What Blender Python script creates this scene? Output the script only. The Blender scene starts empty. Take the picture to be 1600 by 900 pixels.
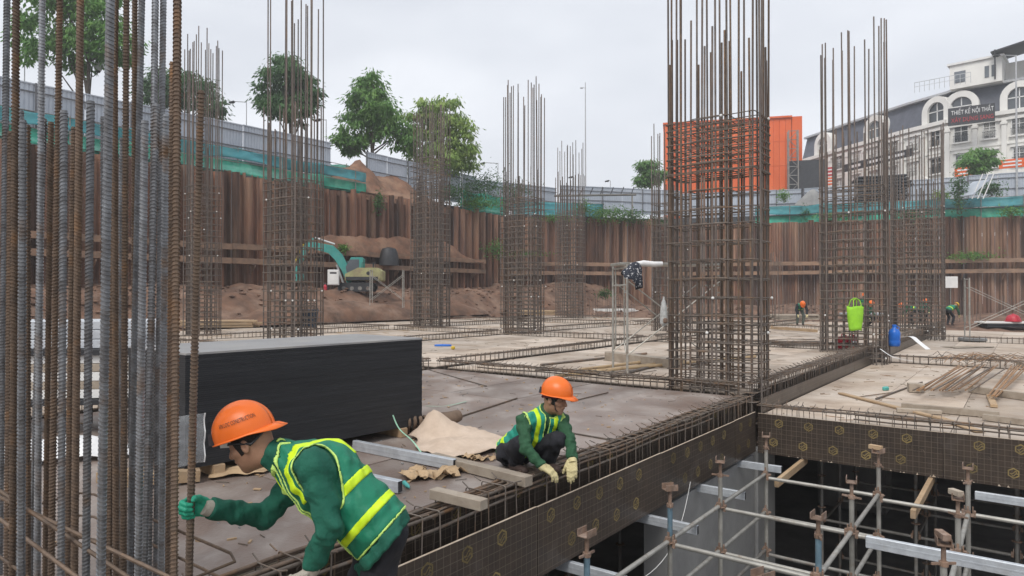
import bpy, bmesh, math, random
import numpy as np
from mathutils import Vector, Matrix, Euler

# ------------------------------------------------------------------ camera, sky, sun, exposure
SC = bpy.context.scene
COL = SC.collection
F, CX, CY0, H = 1050.0, 800.0, 460.0, 1.6          # focal length in photo pixels, horizon row, eye height
R = math.radians
cam = bpy.data.cameras.new('camera')
cam.sensor_width = 36.0
cam.lens = F / 1600.0 * 36.0
cam.clip_start, cam.clip_end = 0.05, 3000.0
camo = bpy.data.objects.new('camera', cam)
COL.objects.link(camo)
camo.location = (0, 0, H)
camo.rotation_euler = (R(90) + math.atan((CY0 - 450) / F), 0, 0)
SC.camera = camo

W = bpy.data.worlds.new('World'); SC.world = W; W.use_nodes = True
wn, wl = W.node_tree.nodes, W.node_tree.links
wn.clear()
SUN_EL, SUN_AZ = R(50), R(-152)
sky = wn.new('ShaderNodeTexSky'); sky.sky_type = 'NISHITA'; sky.sun_disc = False
sky.sun_elevation = SUN_EL; sky.sun_rotation = SUN_AZ; sky.dust_density = 6.0; sky.air_density = 1.0
wtc = wn.new('ShaderNodeTexCoord')
wmap = wn.new('ShaderNodeMapping'); wmap.inputs['Scale'].default_value = (1.0, 1.0, 2.6)
wno = wn.new('ShaderNodeTexNoise'); wno.inputs['Scale'].default_value = 1.9; wno.inputs['Detail'].default_value = 5.0; wno.inputs['Roughness'].default_value = 0.45
wramp = wn.new('ShaderNodeValToRGB')                # the even cloud deck of an overcast day
wramp.color_ramp.elements[0].position = 0.36; wramp.color_ramp.elements[0].color = (5.2, 5.45, 5.95, 1)
wramp.color_ramp.elements[1].position = 0.64; wramp.color_ramp.elements[1].color = (7.0, 7.2, 7.6, 1)
wmix = wn.new('ShaderNodeMixRGB'); wmix.inputs[0].default_value = 0.93
wbg = wn.new('ShaderNodeBackground'); wbg.inputs['Strength'].default_value = 0.1
wout = wn.new('ShaderNodeOutputWorld')
wl.new(wtc.outputs['Generated'], wmap.inputs['Vector']); wl.new(wmap.outputs['Vector'], wno.inputs['Vector'])
wl.new(wno.outputs['Fac'], wramp.inputs['Fac'])
wl.new(sky.outputs['Color'], wmix.inputs[1]); wl.new(wramp.outputs['Color'], wmix.inputs[2])
wl.new(wmix.outputs['Color'], wbg.inputs['Color']); wl.new(wbg.outputs['Background'], wout.inputs['Surface'])

sun = bpy.data.lights.new('sun', 'SUN'); sun.energy = 1.5; sun.angle = R(30); sun.color = (1.0, 0.96, 0.9)
suno = bpy.data.objects.new('sun', sun); COL.objects.link(suno)
sd = Vector((math.sin(SUN_AZ) * math.cos(SUN_EL), math.cos(SUN_AZ) * math.cos(SUN_EL), math.sin(SUN_EL)))
suno.rotation_euler = sd.to_track_quat('Z', 'Y').to_euler()
suno.location = (0, 0, 60)

SC.view_settings.view_transform = 'Standard'; SC.view_settings.look = 'None'
SC.view_settings.gamma = 1.0; SC.view_settings.use_curve_mapping = False
SC.view_settings.exposure = 0.56
SC.cycles.use_denoising = True
SC.cycles.max_bounces = 6; SC.cycles.transparent_max_bounces = 12

# ------------------------------------------------------------------ coordinates
TH = math.atan2(0.795, 0.606)                        # direction of the edge beam
AX, AY = math.cos(TH), math.sin(TH)
def at(px, py, d):                                   # a photo pixel at depth d -> a point
    return Vector(((px - CX) / F * d, d, H - (py - CY0) / F * d))
def onz(px, py, z):                                  # a photo pixel on the level z -> a point
    return at(px, py, (H - z) * F / (py - CY0))
def W3(a, c, z=0.0):                                 # building grid (a along the edge beam, c to its left)
    return Vector((AX * a - AY * c, AY * a + AX * c, z))
def to_ac(p):
    return (p[0] * AX + p[1] * AY, -p[0] * AY + p[1] * AX)

rng = random.Random(7)
def U(a, b): return rng.uniform(a, b)

# ------------------------------------------------------------------ objects
def finish(o, parent=None, loc=None, rot=None, label=None, cat=None, group=None, kind=None):
    COL.objects.link(o)
    if parent is not None: o.parent = parent
    if loc is not None: o.location = loc
    if rot is not None: o.rotation_euler = rot if hasattr(rot, '__len__') else (0, 0, rot)
    if label: o['label'] = label
    if cat: o['category'] = cat
    if group: o['group'] = group
    if kind: o['kind'] = kind
    return o
def empty(name, loc=(0, 0, 0), rot=0.0, label=None, cat=None, group=None, kind=None, parent=None):
    o = bpy.data.objects.new(name, None); o.empty_display_size = 0.1
    return finish(o, parent, loc, rot, label, cat, group, kind)
def obj(name, mesh, mat=None, parent=None, loc=None, rot=None, **k):
    if isinstance(mesh, MB): mesh = mesh.mesh(name)
    if mat is not None and not mesh.materials: mesh.materials.append(mat)
    o = bpy.data.objects.new(name, mesh)
    return finish(o, parent, loc, rot, **k)
def clone(o, parent=None, loc=None, rot=None, label=None, group=None):
    c = o.copy(); COL.objects.link(c)
    c.parent = parent
    if loc is not None: c.location = loc
    if rot is not None: c.rotation_euler = rot if hasattr(rot, '__len__') else (0, 0, rot)
    if label: c['label'] = label
    if group: c['group'] = group
    for ch in list(o.children): clone(ch, c)
    return c

class MB:
    def __init__(self): self.v, self.f, self.mi, self.cur = [], [], [], 0
    def add(self, vs, fs):
        n = len(self.v); self.v += [tuple(p) for p in vs]
        for f in fs: self.f.append(tuple(i + n for i in f)); self.mi.append(self.cur)
        return self
    def box(self, c, s, m=None):                     # centre, full size, optional 3x3/4x4 about the centre
        x, y, z = s[0] / 2, s[1] / 2, s[2] / 2
        vs = [Vector(p) for p in ((-x,-y,-z),(x,-y,-z),(x,y,-z),(-x,y,-z),(-x,-y,z),(x,-y,z),(x,y,z),(-x,y,z))]
        if m is not None: vs = [m @ p for p in vs]
        c = Vector(c)
        return self.add([p + c for p in vs], [(0,3,2,1),(4,5,6,7),(0,1,5,4),(1,2,6,5),(2,3,7,6),(3,0,4,7)])
    def b2(self, lo, hi): return self.box([(a + b) / 2 for a, b in zip(lo, hi)], [abs(b - a) for a, b in zip(lo, hi)])
    def cbox(self, c, s, ch=0.006, m=None):          # a box with chamfered edges
        h = [q / 2 for q in s]; ch = min(ch, min(h) * 0.8); vs, idx = [], {}
        for sx in (-1, 1):
            for sy in (-1, 1):
                for sz in (-1, 1):
                    for ax in range(3):
                        p = [sx * (h[0] - ch), sy * (h[1] - ch), sz * (h[2] - ch)]
                        p[ax] = (sx, sy, sz)[ax] * h[ax]
                        idx[(sx, sy, sz, ax)] = len(vs); vs.append(Vector(p))
        fs = []
        sg = (-1, 1)
        def key(ax, s0, u, v):
            k = [0, 0, 0]; k[ax] = s0; k[(ax + 1) % 3] = u; k[(ax + 2) % 3] = v; return tuple(k)
        for ax in range(3):
            for s0 in sg:
                q = [idx[key(ax, s0, u, v) + (ax,)] for u, v in ((-1,-1),(1,-1),(1,1),(-1,1))]
                fs.append(q if s0 > 0 else q[::-1])
            a1, a2 = (ax + 1) % 3, (ax + 2) % 3
            for u in sg:
                for v in sg:                          # edge along ax
                    q = [idx[key(ax, -1, u, v) + (a1,)], idx[key(ax, 1, u, v) + (a1,)], idx[key(ax, 1, u, v) + (a2,)], idx[key(ax, -1, u, v) + (a2,)]]
                    fs.append(q if u * v > 0 else q[::-1])
        for sx in sg:
            for sy in sg:
                for sz in sg:
                    q = [idx[(sx, sy, sz, i)] for i in range(3)]
                    fs.append(q if sx * sy * sz > 0 else q[::-1])
        if m is not None: vs = [m @ p for p in vs]
        c = Vector(c)
        return self.add([p + c for p in vs], fs)
    def bar(self, p0, p1, w, h, up=(0, 0, 1), ch=0.0):      # rectangular bar between two points
        p0, p1 = Vector(p0), Vector(p1); d = p1 - p0; L = d.length; d.normalize(); up = Vector(up)
        if abs(d.dot(up)) > 0.98: up = Vector((0, 1, 0))
        s = up.cross(d).normalized(); u = d.cross(s)
        m = Matrix((d, s, u)).transposed()
        return self.cbox((p0 + p1) / 2, (L, w, h), ch, m) if ch else self.box((p0 + p1) / 2, (L, w, h), m)
    def tube(self, pts, r, seg=8, cap=True, closed=False):
        pts = [Vector(p) for p in pts]; n = len(pts)
        rs = list(r) if hasattr(r, '__len__') else [r] * n
        T = []
        for i in range(n):
            a = pts[(i - 1) % n] if (closed or i > 0) else pts[0]
            b = pts[(i + 1) % n] if (closed or i < n - 1) else pts[-1]
            t = (b - a); T.append(t.normalized() if t.length > 1e-9 else Vector((0, 0, 1)))
        x = T[0].orthogonal().normalized(); vs = []
        for i in range(n):
            x = (x - T[i] * x.dot(T[i]))
            x = x.normalized() if x.length > 1e-6 else T[i].orthogonal().normalized()
            y = T[i].cross(x)
            for k in range(seg):
                an = 2 * math.pi * k / seg
                vs.append(pts[i] + (x * math.cos(an) + y * math.sin(an)) * rs[i])
        fs = []
        m = n if closed else n - 1
        for i in range(m):
            j = (i + 1) % n
            for k in range(seg):
                k2 = (k + 1) % seg
                fs.append((i * seg + k, i * seg + k2, j * seg + k2, j * seg + k))
        if cap and not closed:
            fs.append(tuple(range(seg))[::-1]); fs.append(tuple((n - 1) * seg + k for k in range(seg)))
        return self.add(vs, fs)
    def cyl(self, p0, p1, r, seg=12): return self.tube([p0, p1], r, seg)
    def lathe(self, prof, seg=20, c=(0, 0, 0), m=None):
        vs, fs = [], []
        for (r, z) in prof:
            for k in range(seg):
                an = 2 * math.pi * k / seg; p = Vector((r * math.cos(an), r * math.sin(an), z))
                vs.append((m @ p if m is not None else p) + Vector(c))
        for i in range(len(prof) - 1):
            for k in range(seg):
                k2 = (k + 1) % seg
                fs.append((i * seg + k, i * seg + k2, (i + 1) * seg + k2, (i + 1) * seg + k))
        fs.append(tuple(range(seg))[::-1]); fs.append(tuple((len(prof) - 1) * seg + k for k in range(seg)))
        return self.add(vs, fs)
    def prism(self, poly, z0, z1, m=None, c=(0, 0, 0)):     # polygon in xy, extruded along z
        n = len(poly); c = Vector(c)
        vs = [Vector((p[0], p[1], z0)) for p in poly] + [Vector((p[0], p[1], z1)) for p in poly]
        if m is not None: vs = [m @ p for p in vs]
        vs = [p + c for p in vs]
        return self.add(vs, [tuple(range(n))[::-1], tuple(range(n, 2 * n))] + [(i, (i + 1) % n, n + (i + 1) % n, n + i) for i in range(n)])
    def grid(self, pts):                                    # rows of points -> a sheet
        nr, nc = len(pts), len(pts[0])
        return self.add([p for row in pts for p in row], [(i * nc + j, i * nc + j + 1, (i + 1) * nc + j + 1, (i + 1) * nc + j) for i in range(nr - 1) for j in range(nc - 1)])
    def mesh(self, name, smooth=None, mats=None):
        me = bpy.data.meshes.new(name); me.from_pydata(self.v, [], self.f)
        if mats:
            for m in mats: me.materials.append(m)
            me.polygons.foreach_set('material_index', self.mi)
        if smooth is not None:
            me.polygons.foreach_set('use_smooth', [True] * len(me.polygons))
            me.set_sharp_from_angle(angle=R(smooth))
        me.update(); return me
def solid(o, t, off=0.0):                                    # real thickness for a thin sheet
    s = o.modifiers.new('thickness', 'SOLIDIFY'); s.thickness = t; s.offset = off
    return o

# ------------------------------------------------------------------ materials
def M(name, c1, c2=None, scale=4.0, rough=0.8, metal=0.0, bump=0.0, bscale=60.0, rnd=0.0, c3=None, scale3=1.0, p3=(0.5, 0.7), stretch=(1, 1, 1), detail=6.0, spec=0.4, coords='world', rough2=None, alpha=1.0, emit=0.0):
    m = bpy.data.materials.new(name); m.use_nodes = True
    nt = m.node_tree; N, L = nt.nodes, nt.links
    b = N['Principled BSDF']
    b.inputs['Roughness'].default_value = rough; b.inputs['Metallic'].default_value = metal
    b.inputs['Specular IOR Level'].default_value = spec
    if coords == 'world':
        tc = N.new('ShaderNodeNewGeometry').outputs['Position']
    else:
        tc = N.new('ShaderNodeTexCoord').outputs['Object']
    mp = N.new('ShaderNodeMapping'); mp.inputs['Scale'].default_value = stretch
    L.new(tc, mp.inputs['Vector']); vec = mp.outputs['Vector']
    if c2 is None: c2 = tuple(q * 0.8 for q in c1)
    no = N.new('ShaderNodeTexNoise'); no.inputs['Scale'].default_value = scale; no.inputs['Detail'].default_value = detail; no.inputs['Roughness'].default_value = 0.62
    L.new(vec, no.inputs['Vector'])
    cr = N.new('ShaderNodeValToRGB'); cr.color_ramp.elements[0].position = 0.36; cr.color_ramp.elements[1].position = 0.64
    cr.color_ramp.elements[0].color = (*c1, 1); cr.color_ramp.elements[1].color = (*c2, 1)
    L.new(no.outputs['Fac'], cr.inputs['Fac']); col = cr.outputs['Color']
    if c3 is not None:
        n3 = N.new('ShaderNodeTexNoise'); n3.inputs['Scale'].default_value = scale3; n3.inputs['Detail'].default_value = 8.0; n3.inputs['Roughness'].default_value = 0.65
        L.new(vec, n3.inputs['Vector'])
        r3 = N.new('ShaderNodeValToRGB'); r3.color_ramp.elements[0].position = p3[0]; r3.color_ramp.elements[1].position = p3[1]
        L.new(n3.outputs['Fac'], r3.inputs['Fac'])
        mx = N.new('ShaderNodeMixRGB'); mx.inputs[2].default_value = (*c3, 1)
        L.new(r3.outputs['Color'], mx.inputs[0]); L.new(col, mx.inputs[1]); col = mx.outputs['Color']
        if rough2 is not None:
            mr = N.new('ShaderNodeMapRange'); mr.inputs['To Min'].default_value = rough; mr.inputs['To Max'].default_value = rough2
            L.new(r3.outputs['Color'], mr.inputs['Value']); L.new(mr.outputs['Result'], b.inputs['Roughness'])
    if rnd:
        oi = N.new('ShaderNodeObjectInfo'); hs = N.new('ShaderNodeHueSaturation')
        mr = N.new('ShaderNodeMapRange'); mr.inputs['To Min'].default_value = 1 - rnd; mr.inputs['To Max'].default_value = 1 + rnd
        L.new(oi.outputs['Random'], mr.inputs['Value']); L.new(mr.outputs['Result'], hs.inputs['Value'])
        L.new(col, hs.inputs['Color']); col = hs.outputs['Color']
    L.new(col, b.inputs['Base Color'])
    if bump:
        nb = N.new('ShaderNodeTexNoise'); nb.inputs['Scale'].default_value = bscale; nb.inputs['Detail'].default_value = 4.0
        L.new(vec, nb.inputs['Vector'])
        bp = N.new('ShaderNodeBump'); bp.inputs['Strength'].default_value = bump; bp.inputs['Distance'].default_value = 0.02
        L.new(nb.outputs['Fac'], bp.inputs['Height']); L.new(bp.outputs['Normal'], b.inputs['Normal'])
    if alpha < 1: b.inputs['Alpha'].default_value = alpha
    if emit: b.inputs['Emission Strength'].default_value = emit
    m['col_out'] = ''
    return m

MT = {}
MT['rebar_grey'] = M('rebar_grey', (.27, .285, .305), (.16, .16, .165), 14, .36, .5, .1, 90, .25, c3=(.19, .125, .08), scale3=4, p3=(.54, .72), rough2=.8)
MT['rebar_rust'] = M('rebar_rust', (.175, .125, .09), (.115, .085, .066), 18, .65, .25, .2, 120, .25, c3=(.25, .14, .07), scale3=5, p3=(.55, .74))
MT['rebar_far'] = M('rebar_far', (.18, .15, .13), (.115, .1, .092), 6, .65, .3, 0, 60, .3, c3=(.22, .14, .095), scale3=1.5, p3=(.52, .75))
MT['tie_steel'] = M('tie_steel', (.19, .16, .135), (.125, .107, .095), 12, .6, .3, 0, 60, .2, c3=(.24, .15, .09), scale3=3, p3=(.5, .72))
MT['sheet'] = M('sheet_pile_rust', (.215, .105, .064), (.095, .058, .045), 1.7, .85, 0, .2, 9, .5, c3=(.35, .225, .15), scale3=.55, p3=(.5, .74), stretch=(1, 1, .14))
MT['wale'] = M('wale_rust', (.3, .185, .12), (.18, .12, .085), 1.5, .85, 0, .2, 12, .15, c3=(.1, .075, .06), scale3=.9, p3=(.55, .75))
MT['soil'] = M('soil', (.19, .105, .068), (.1, .062, .045), 1.3, .95, 0, 1.0, 8, 0, c3=(.25, .165, .12), scale3=.55, p3=(.48, .66))
MT['soil_red'] = M('soil_red', (.24, .125, .077), (.14, .08, .055), 1.4, .95, 0, 1.0, 8, 0, c3=(.29, .18, .12), scale3=.6, p3=(.48, .66))
MT['soil_grey'] = M('soil_grey', (.2, .155, .125), (.12, .092, .075), .5, .95, 0, .8, 4, 0)
MT['deck_wet'] = M('deck_brown_film', (.235, .178, .15), (.13, .092, .076), 3.4, .34, 0, .25, 45, .14, c3=(.37, .325, .295), scale3=1.7, p3=(.42, .68), rough2=.6, stretch=(1, .7, 1))
MT['deck_dust'] = M('deck_dusty', (.46, .375, .295), (.31, .24, .185), 1.6, .75, 0, .15, 30, .16, c3=(.53, .465, .4), scale3=.6, p3=(.42, .66))
MT['conc'] = M('concrete', (.3, .3, .295), (.22, .22, .22), 1.4, .85, 0, .1, 30)
MT['conc_dark'] = M('basement_concrete', (.26, .26, .26), (.18, .18, .18), 1.2, .9)
MT['galv'] = M('galvanised_steel', (.6, .64, .68), (.48, .51, .55), 9, .4, .35, .05, 40, .08, c3=(.38, .39, .4), scale3=3, p3=(.55, .75), rough2=.6)
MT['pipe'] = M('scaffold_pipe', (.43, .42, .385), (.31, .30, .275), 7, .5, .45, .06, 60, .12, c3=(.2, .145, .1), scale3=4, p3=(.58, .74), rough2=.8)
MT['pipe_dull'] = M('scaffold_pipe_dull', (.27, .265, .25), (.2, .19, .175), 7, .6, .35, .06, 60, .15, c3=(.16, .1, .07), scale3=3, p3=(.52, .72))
MT['jack'] = M('jack_rust', (.3, .2, .145), (.19, .135, .105), 16, .75, .3, .1, 90, .2, c3=(.38, .29, .24), scale3=9, p3=(.5, .7))
MT['jack_blue'] = M('jack_blue_paint', (.17, .27, .34), (.12, .19, .24), 12, .5, .3, 0, 60, .1, c3=(.25, .2, .17), scale3=8, p3=(.6, .75))
MT['timber'] = M('timber', (.48, .35, .22), (.38, .26, .155), 3, .75, 0, .15, 40, .15, c3=(.3, .22, .15), scale3=2, p3=(.52, .75), stretch=(1, 1, 3))
MT['timber_grey'] = M('timber_grey', (.4, .345, .28), (.29, .24, .19), 4, .8, 0, .15, 40, .15, c3=(.2, .155, .115), scale3=3, p3=(.52, .75))
MT['ply_edge'] = M('ply_edge', (.55, .47, .38), (.44, .35, .26), 8, .8)
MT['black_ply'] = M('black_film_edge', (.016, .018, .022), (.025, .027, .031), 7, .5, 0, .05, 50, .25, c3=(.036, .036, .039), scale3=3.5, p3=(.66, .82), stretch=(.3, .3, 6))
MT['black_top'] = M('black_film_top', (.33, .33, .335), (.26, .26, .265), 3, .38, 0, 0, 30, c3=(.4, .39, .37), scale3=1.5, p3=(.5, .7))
MT['cloth'] = M('canvas_cloth', (.62, .5, .4), (.52, .41, .32), 6, .9, 0, .25, 120, c3=(.38, .29, .22), scale3=4, p3=(.62, .75))
MT['card'] = M('cardboard', (.5, .36, .22), (.4, .28, .165), 5, .85, 0, .1, 60, c3=(.28, .19, .12), scale3=4, p3=(.55, .72))
MT['card_dark'] = M('cardboard_dark', (.2, .14, .1), (.13, .09, .065), 6, .85, 0, .2, 40)
MT['net'] = M('green_net', (.06, .42, .29), (.04, .3, .22), 2.2, .8, 0, .5, 6, .1, c3=(.16, .52, .38), scale3=1.2, p3=(.5, .72), alpha=.74)
MT['net_blue'] = M('blue_net', (.085, .34, .38), (.05, .25, .29), 2.0, .8, 0, .4, 6, .1, c3=(.17, .45, .45), scale3=1.0, p3=(.5, .75), alpha=.8)
MT['fence'] = M('fence_sheet', (.44, .48, .54), (.38, .42, .48), .6, .55, .1, 0, 60, .06, c3=(.5, .53, .58), scale3=.25, p3=(.5, .75))
MT['fence_rail'] = M('fence_rail', (.16, .165, .18), (.12, .12, .13), 3, .7, .2)
MT['bark'] = M('bark', (.12, .095, .075), (.075, .06, .05), 7, .95, 0, .6, 30)
MT['leaf'] = M('leaf_green', (.135, .3, .065), (.075, .185, .045), .55, .5, 0, 0, 60, .1, c3=(.24, .41, .1), scale3=1.1, p3=(.45, .68))
MT['leaf_dark'] = M('leaf_dark', (.08, .185, .058), (.05, .12, .04), .5, .55, 0, 0, 60, .1, c3=(.13, .26, .075), scale3=1.1, p3=(.5, .72))
MT['leaf_light'] = M('leaf_light', (.25, .38, .085), (.15, .26, .06), .5, .5, 0, 0, 60, .1, c3=(.38, .48, .14), scale3=.8, p3=(.45, .68))
for k in ('leaf', 'leaf_dark', 'leaf_light'):
    nt = MT[k].node_tree; b = nt.nodes['Principled BSDF']
    tr = nt.nodes.new('ShaderNodeBsdfTranslucent'); ms = nt.nodes.new('ShaderNodeMixShader'); ms.inputs[0].default_value = .38
    nt.links.new(b.inputs['Base Color'].links[0].from_socket, tr.inputs['Color'])
    nt.links.new(b.outputs[0], ms.inputs[1]); nt.links.new(tr.outputs[0], ms.inputs[2])
    nt.links.new(ms.outputs[0], nt.nodes['Material Output'].inputs['Surface'])
MT['white'] = M('white_paint', (.78, .78, .76), (.68, .68, .67), 2, .6)
MT['stone'] = M('building_stone', (.8, .79, .75), (.72, .71, .68), .8, .75, 0, 0, 60, .04, c3=(.62, .6, .56), scale3=.3, p3=(.58, .8), stretch=(1, 1, .4))
MT['slate'] = M('slate_roof', (.105, .115, .145), (.075, .082, .105), 1.2, .6, 0, .3, 8)
MT['glass'] = M('window_glass', (.1, .115, .13), (.06, .07, .08), .6, .15, 0, 0, 60, .5, spec=.6)
MT['dark'] = M('dark_metal', (.05, .052, .058), (.035, .036, .04), 4, .55, .3)
MT['orange_clad'] = M('orange_cladding', (.74, .125, .022), (.68, .11, .018), .35, .6, 0, 0, 60, .06, c3=(.78, .16, .04), scale3=.15, p3=(.5, .8))
MT['asphalt'] = M('street', (.09, .09, .09), (.06, .06, .06), 2, .9)
MT['steel_lamp'] = M('lamp_post', (.5, .51, .52), (.42, .43, .44), 3, .5, .4)
MT['ply_back'] = M('plain_ply', (.3, .22, .15), (.22, .16, .11), 3, .8)

# film-faced formwork board: brown-black film with its printed grid
def film_board(name):
    m = M(name, (.06, .044, .034), (.04, .03, .025), 5, .36, 0, .05, 30, .18, c3=(.095, .078, .067), scale3=2.2, p3=(.56, .8), rough2=.6)
    nt = m.node_tree; N, L = nt.nodes, nt.links
    tc = N.new('ShaderNodeTexCoord'); sp = N.new('ShaderNodeSeparateXYZ'); L.new(tc.outputs['Object'], sp.inputs[0])
    fac = None
    for ax, step in (('X', .071), ('Z', .071), ('X', .0355), ('Z', .0355)):
        mul = N.new('ShaderNodeMath'); mul.operation = 'DIVIDE'; mul.inputs[1].default_value = step; L.new(sp.outputs[ax], mul.inputs[0])
        fr = N.new('ShaderNodeMath'); fr.operation = 'FRACT'; L.new(mul.outputs[0], fr.inputs[0])
        lt = N.new('ShaderNodeMath'); lt.operation = 'LESS_THAN'; lt.inputs[1].default_value = .07 if step > .05 else .06; L.new(fr.outputs[0], lt.inputs[0])
        sc = N.new('ShaderNodeMath'); sc.operation = 'MULTIPLY'; sc.inputs[1].default_value = .55 if step > .05 else .16; L.new(lt.outputs[0], sc.inputs[0])
        if fac is None: fac = sc.outputs[0]
        else:
            mx = N.new('ShaderNodeMath'); mx.operation = 'MAXIMUM'; L.new(fac, mx.inputs[0]); L.new(sc.outputs[0], mx.inputs[1]); fac = mx.outputs[0]
    b = N['Principled BSDF']; src = b.inputs['Base Color'].links[0].from_socket
    mix = N.new('ShaderNodeMixRGB'); mix.inputs[2].default_value = (.2, .17, .13, 1)
    L.new(fac, mix.inputs[0]); L.new(src, mix.inputs[1]); L.new(mix.outputs[0], b.inputs['Base Color'])
    return m
MT['film'] = film_board('film_faced_board')
MT['film_logo'] = M('gold_film_print', (.28, .21, .08), (.17, .13, .06), 14, .45, rnd=.3, c3=(.055, .045, .038), scale3=9, p3=(.62, .76))
MT['film_script'] = M('pale_film_print', (.15, .115, .085), (.08, .064, .05), 20, .45, rnd=.4, c3=(.05, .042, .036), scale3=12, p3=(.45, .62))

def text_mesh(s, size, extrude=0.0):
    cu = bpy.data.curves.new('text', 'FONT'); cu.body = s; cu.size = size; cu.extrude = extrude
    cu.align_x = 'CENTER'; cu.align_y = 'CENTER'; cu.resolution_u = 2
    o = bpy.data.objects.new('text', cu); COL.objects.link(o)
    dg = bpy.context.evaluated_depsgraph_get(); me = bpy.data.meshes.new_from_object(o.evaluated_get(dg))
    bpy.data.objects.remove(o); bpy.data.curves.remove(cu); me.materials.clear()
    return me
# ================================================================== the pit: ground, soil, walls
PIT = [W3(-45, 39).xy, Vector((-0.6, 63.5)), Vector((15.5, 68.0)), Vector((48.0, 56.0)), Vector((80.0, 44.0)), Vector((80.0, -60.0)), Vector((-58.0, -60.0))]
STREET = 9.2
def ground_ring():
    n = len(PIT); cen = Vector((10, 10)); m = MB()
    vs = [(p.x, p.y, STREET) for p in PIT]
    out = [p + (p - cen).normalized() * 700 for p in PIT]
    vs += [(p.x, p.y, STREET) for p in out]
    m.add(vs, [(i, (i + 1) % n, n + (i + 1) % n, n + i) for i in range(n)])
    return m
obj('street_ground', ground_ring(), MT['asphalt'], kind='structure')

# terrain in the pit
DK_A0, DK_A1, DK_C0, DK_C1 = -9.0, 42.4, -16.2, 29.7
def smooth(t): t = max(0, min(1, t)); return t * t * (3 - 2 * t)
def fbm(x, y):
    return (math.sin(x * .61 + 1.3 * math.sin(y * .43)) * .5 + math.sin(y * .83 + 1.7 * math.sin(x * .37 + 1)) * .5 + math.sin(x * 1.9 + y * 1.3) * .22 + math.sin(x * 3.1 - y * 2.7) * .13)
def soil_h(a, c):
    if DK_A0 - .2 < a < DK_A1 + .2 and DK_C0 - .2 < c < DK_C1 + .2: return -4.45
    z = -.42
    z += 2.15 * smooth((c - 30.2) / 3.6) + .5 * smooth((c - 36.4) / 2.5)
    far = max(0, a - DK_A1)
    z += .9 * smooth((far - 3) / 9) * (1 if c > 5 else .35)
    return z + .2 * fbm(a * 1.3, c * 1.3) + .11 * fbm(a * 4.1 + 3, c * 3.7) + .07 * fbm(a * 9.3, c * 8.1 + 2)
def soil():
    m = MB(); rows = []
    na = [(-45 + .75 * i) for i in range(48)] + [-9 + .33 * i for i in range(230)]
    nc = [(-52 + .75 * i) for i in range(109)] + [29.85 + .3 * i for i in range(36)]
    na = sorted(na + [DK_A0 - .21, DK_A0 - .19, DK_A1 + .19, DK_A1 + .21]); nc = sorted(nc + [DK_C0 - .21, DK_C0 - .19, DK_C1 + .19, DK_C1 + .21])
    for a in na: rows.append([W3(a, c, soil_h(a, c)) for c in nc])
    m.grid(rows); return m.mesh('pit_soil', 60)
obj('pit_soil', soil(), MT['soil'], kind='structure')
m = MB(); m.add([W3(DK_A0 - .1, DK_C0 - .1, -4.3), W3(DK_A1 + .1, DK_C0 - .1, -4.3), W3(DK_A1 + .1, DK_C1 + .1, -4.3), W3(DK_A0 - .1, DK_C1 + .1, -4.3)], [(0, 1, 2, 3)])
obj('basement_floor', m, MT['conc_dark'], kind='structure')

# sheet pile walls
def pile_mesh(h):
    # a U-shaped pile: flange plate, two webs, two interlock lips, 12 mm steel
    w, dp, t = .46, .23, .016
    path = [(-w / 2, dp), (-w * .36, dp), (-w * .2, 0), (w * .2, 0), (w * .36, dp), (w / 2, dp)]
    m = MB(); vs = []
    for z in (0, h):
        for (x, y) in path: vs.append((x, y, z))
        for (x, y) in path: vs.append((x, y + t, z))
    n = len(path); fs = []
    for i in range(n - 1):
        fs += [(i, i + 1, 2 * n + i + 1, 2 * n + i), (n + i + 1, n + i, 3 * n + i, 3 * n + i + 1), (2 * n + i, 2 * n + i + 1, 3 * n + i + 1, 3 * n + i), (i + 1, i, n + i, n + i + 1)]
    fs += [(0, 2 * n, 3 * n, n), (n - 1, 2 * n - 1, 4 * n - 1, 3 * n - 1)]
    m.add(vs, fs); return m.mesh('sheet_pile')
PILE = pile_mesh(10.6); PILE.materials.append(MT['sheet'])
def sheet_wall(p0, p1, ztop0, ztop1, label, flip=True):
    p0, p1 = Vector(p0), Vector(p1); L = (p1 - p0).length; ang = math.atan2(p1.y - p0.y, p1.x - p0.x)
    root = empty('sheet_pile_wall', (p0.x, p0.y, 0), ang, label, 'retaining wall', 'rusty sheet pile walls round the pit')
    n = int(L / .46)
    for i in range(n):
        zt = ztop0 + (ztop1 - ztop0) * i / n + rng.choice((0, 0, .03, -.08, .14, -.04, .22))
        x = .23 + i * .46
        fl = i % 2
        obj('sheet_pile', PILE, None, root, (x, -.46 if not fl else 0, zt - 10.6), (U(-.003, .003), U(-.004, .004), 0 if not fl else math.pi))
    # two rows of H-section wales on brackets
    hb = MB()
    for (y, z, w, h) in ((-.74, 0, .05, .34), (-.9, .16, .28, .03), (-.9, -.16, .28, .03), (-1.03, 0, .03, .34)): hb.box((0, y, z), (5.96, w, h))
    hme = hb.mesh('wale_beam'); hme.materials.append(MT['wale'])
    br = MB(); br.prism([(-.55, 0), (-1.05, 0), (-1.05, -.12), (-.55, -.55)], -.02, .02, Matrix(((0, 0, 1), (1, 0, 0), (0, 1, 0)))); bme = br.mesh('bracket'); bme.materials.append(MT['wale'])
    k = int(L / 6)
    for i in range(k):
        for z in (4.5, 3.62):
            obj('wale_beam', hme, None, root, (3 + i * 6, 0, z + U(-.03, .03)))
        for j in range(2): obj('bracket', bme, None, root, (1.5 + i * 6 + j * 3, 0, 3.42))
    return root, L, ang
LW0, LW1 = W3(-8, 39).xy, PIT[1]
sheet_wall(LW0, LW1, 9.0, 9.0, 'long rusty sheet pile wall behind the teal excavator')
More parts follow.
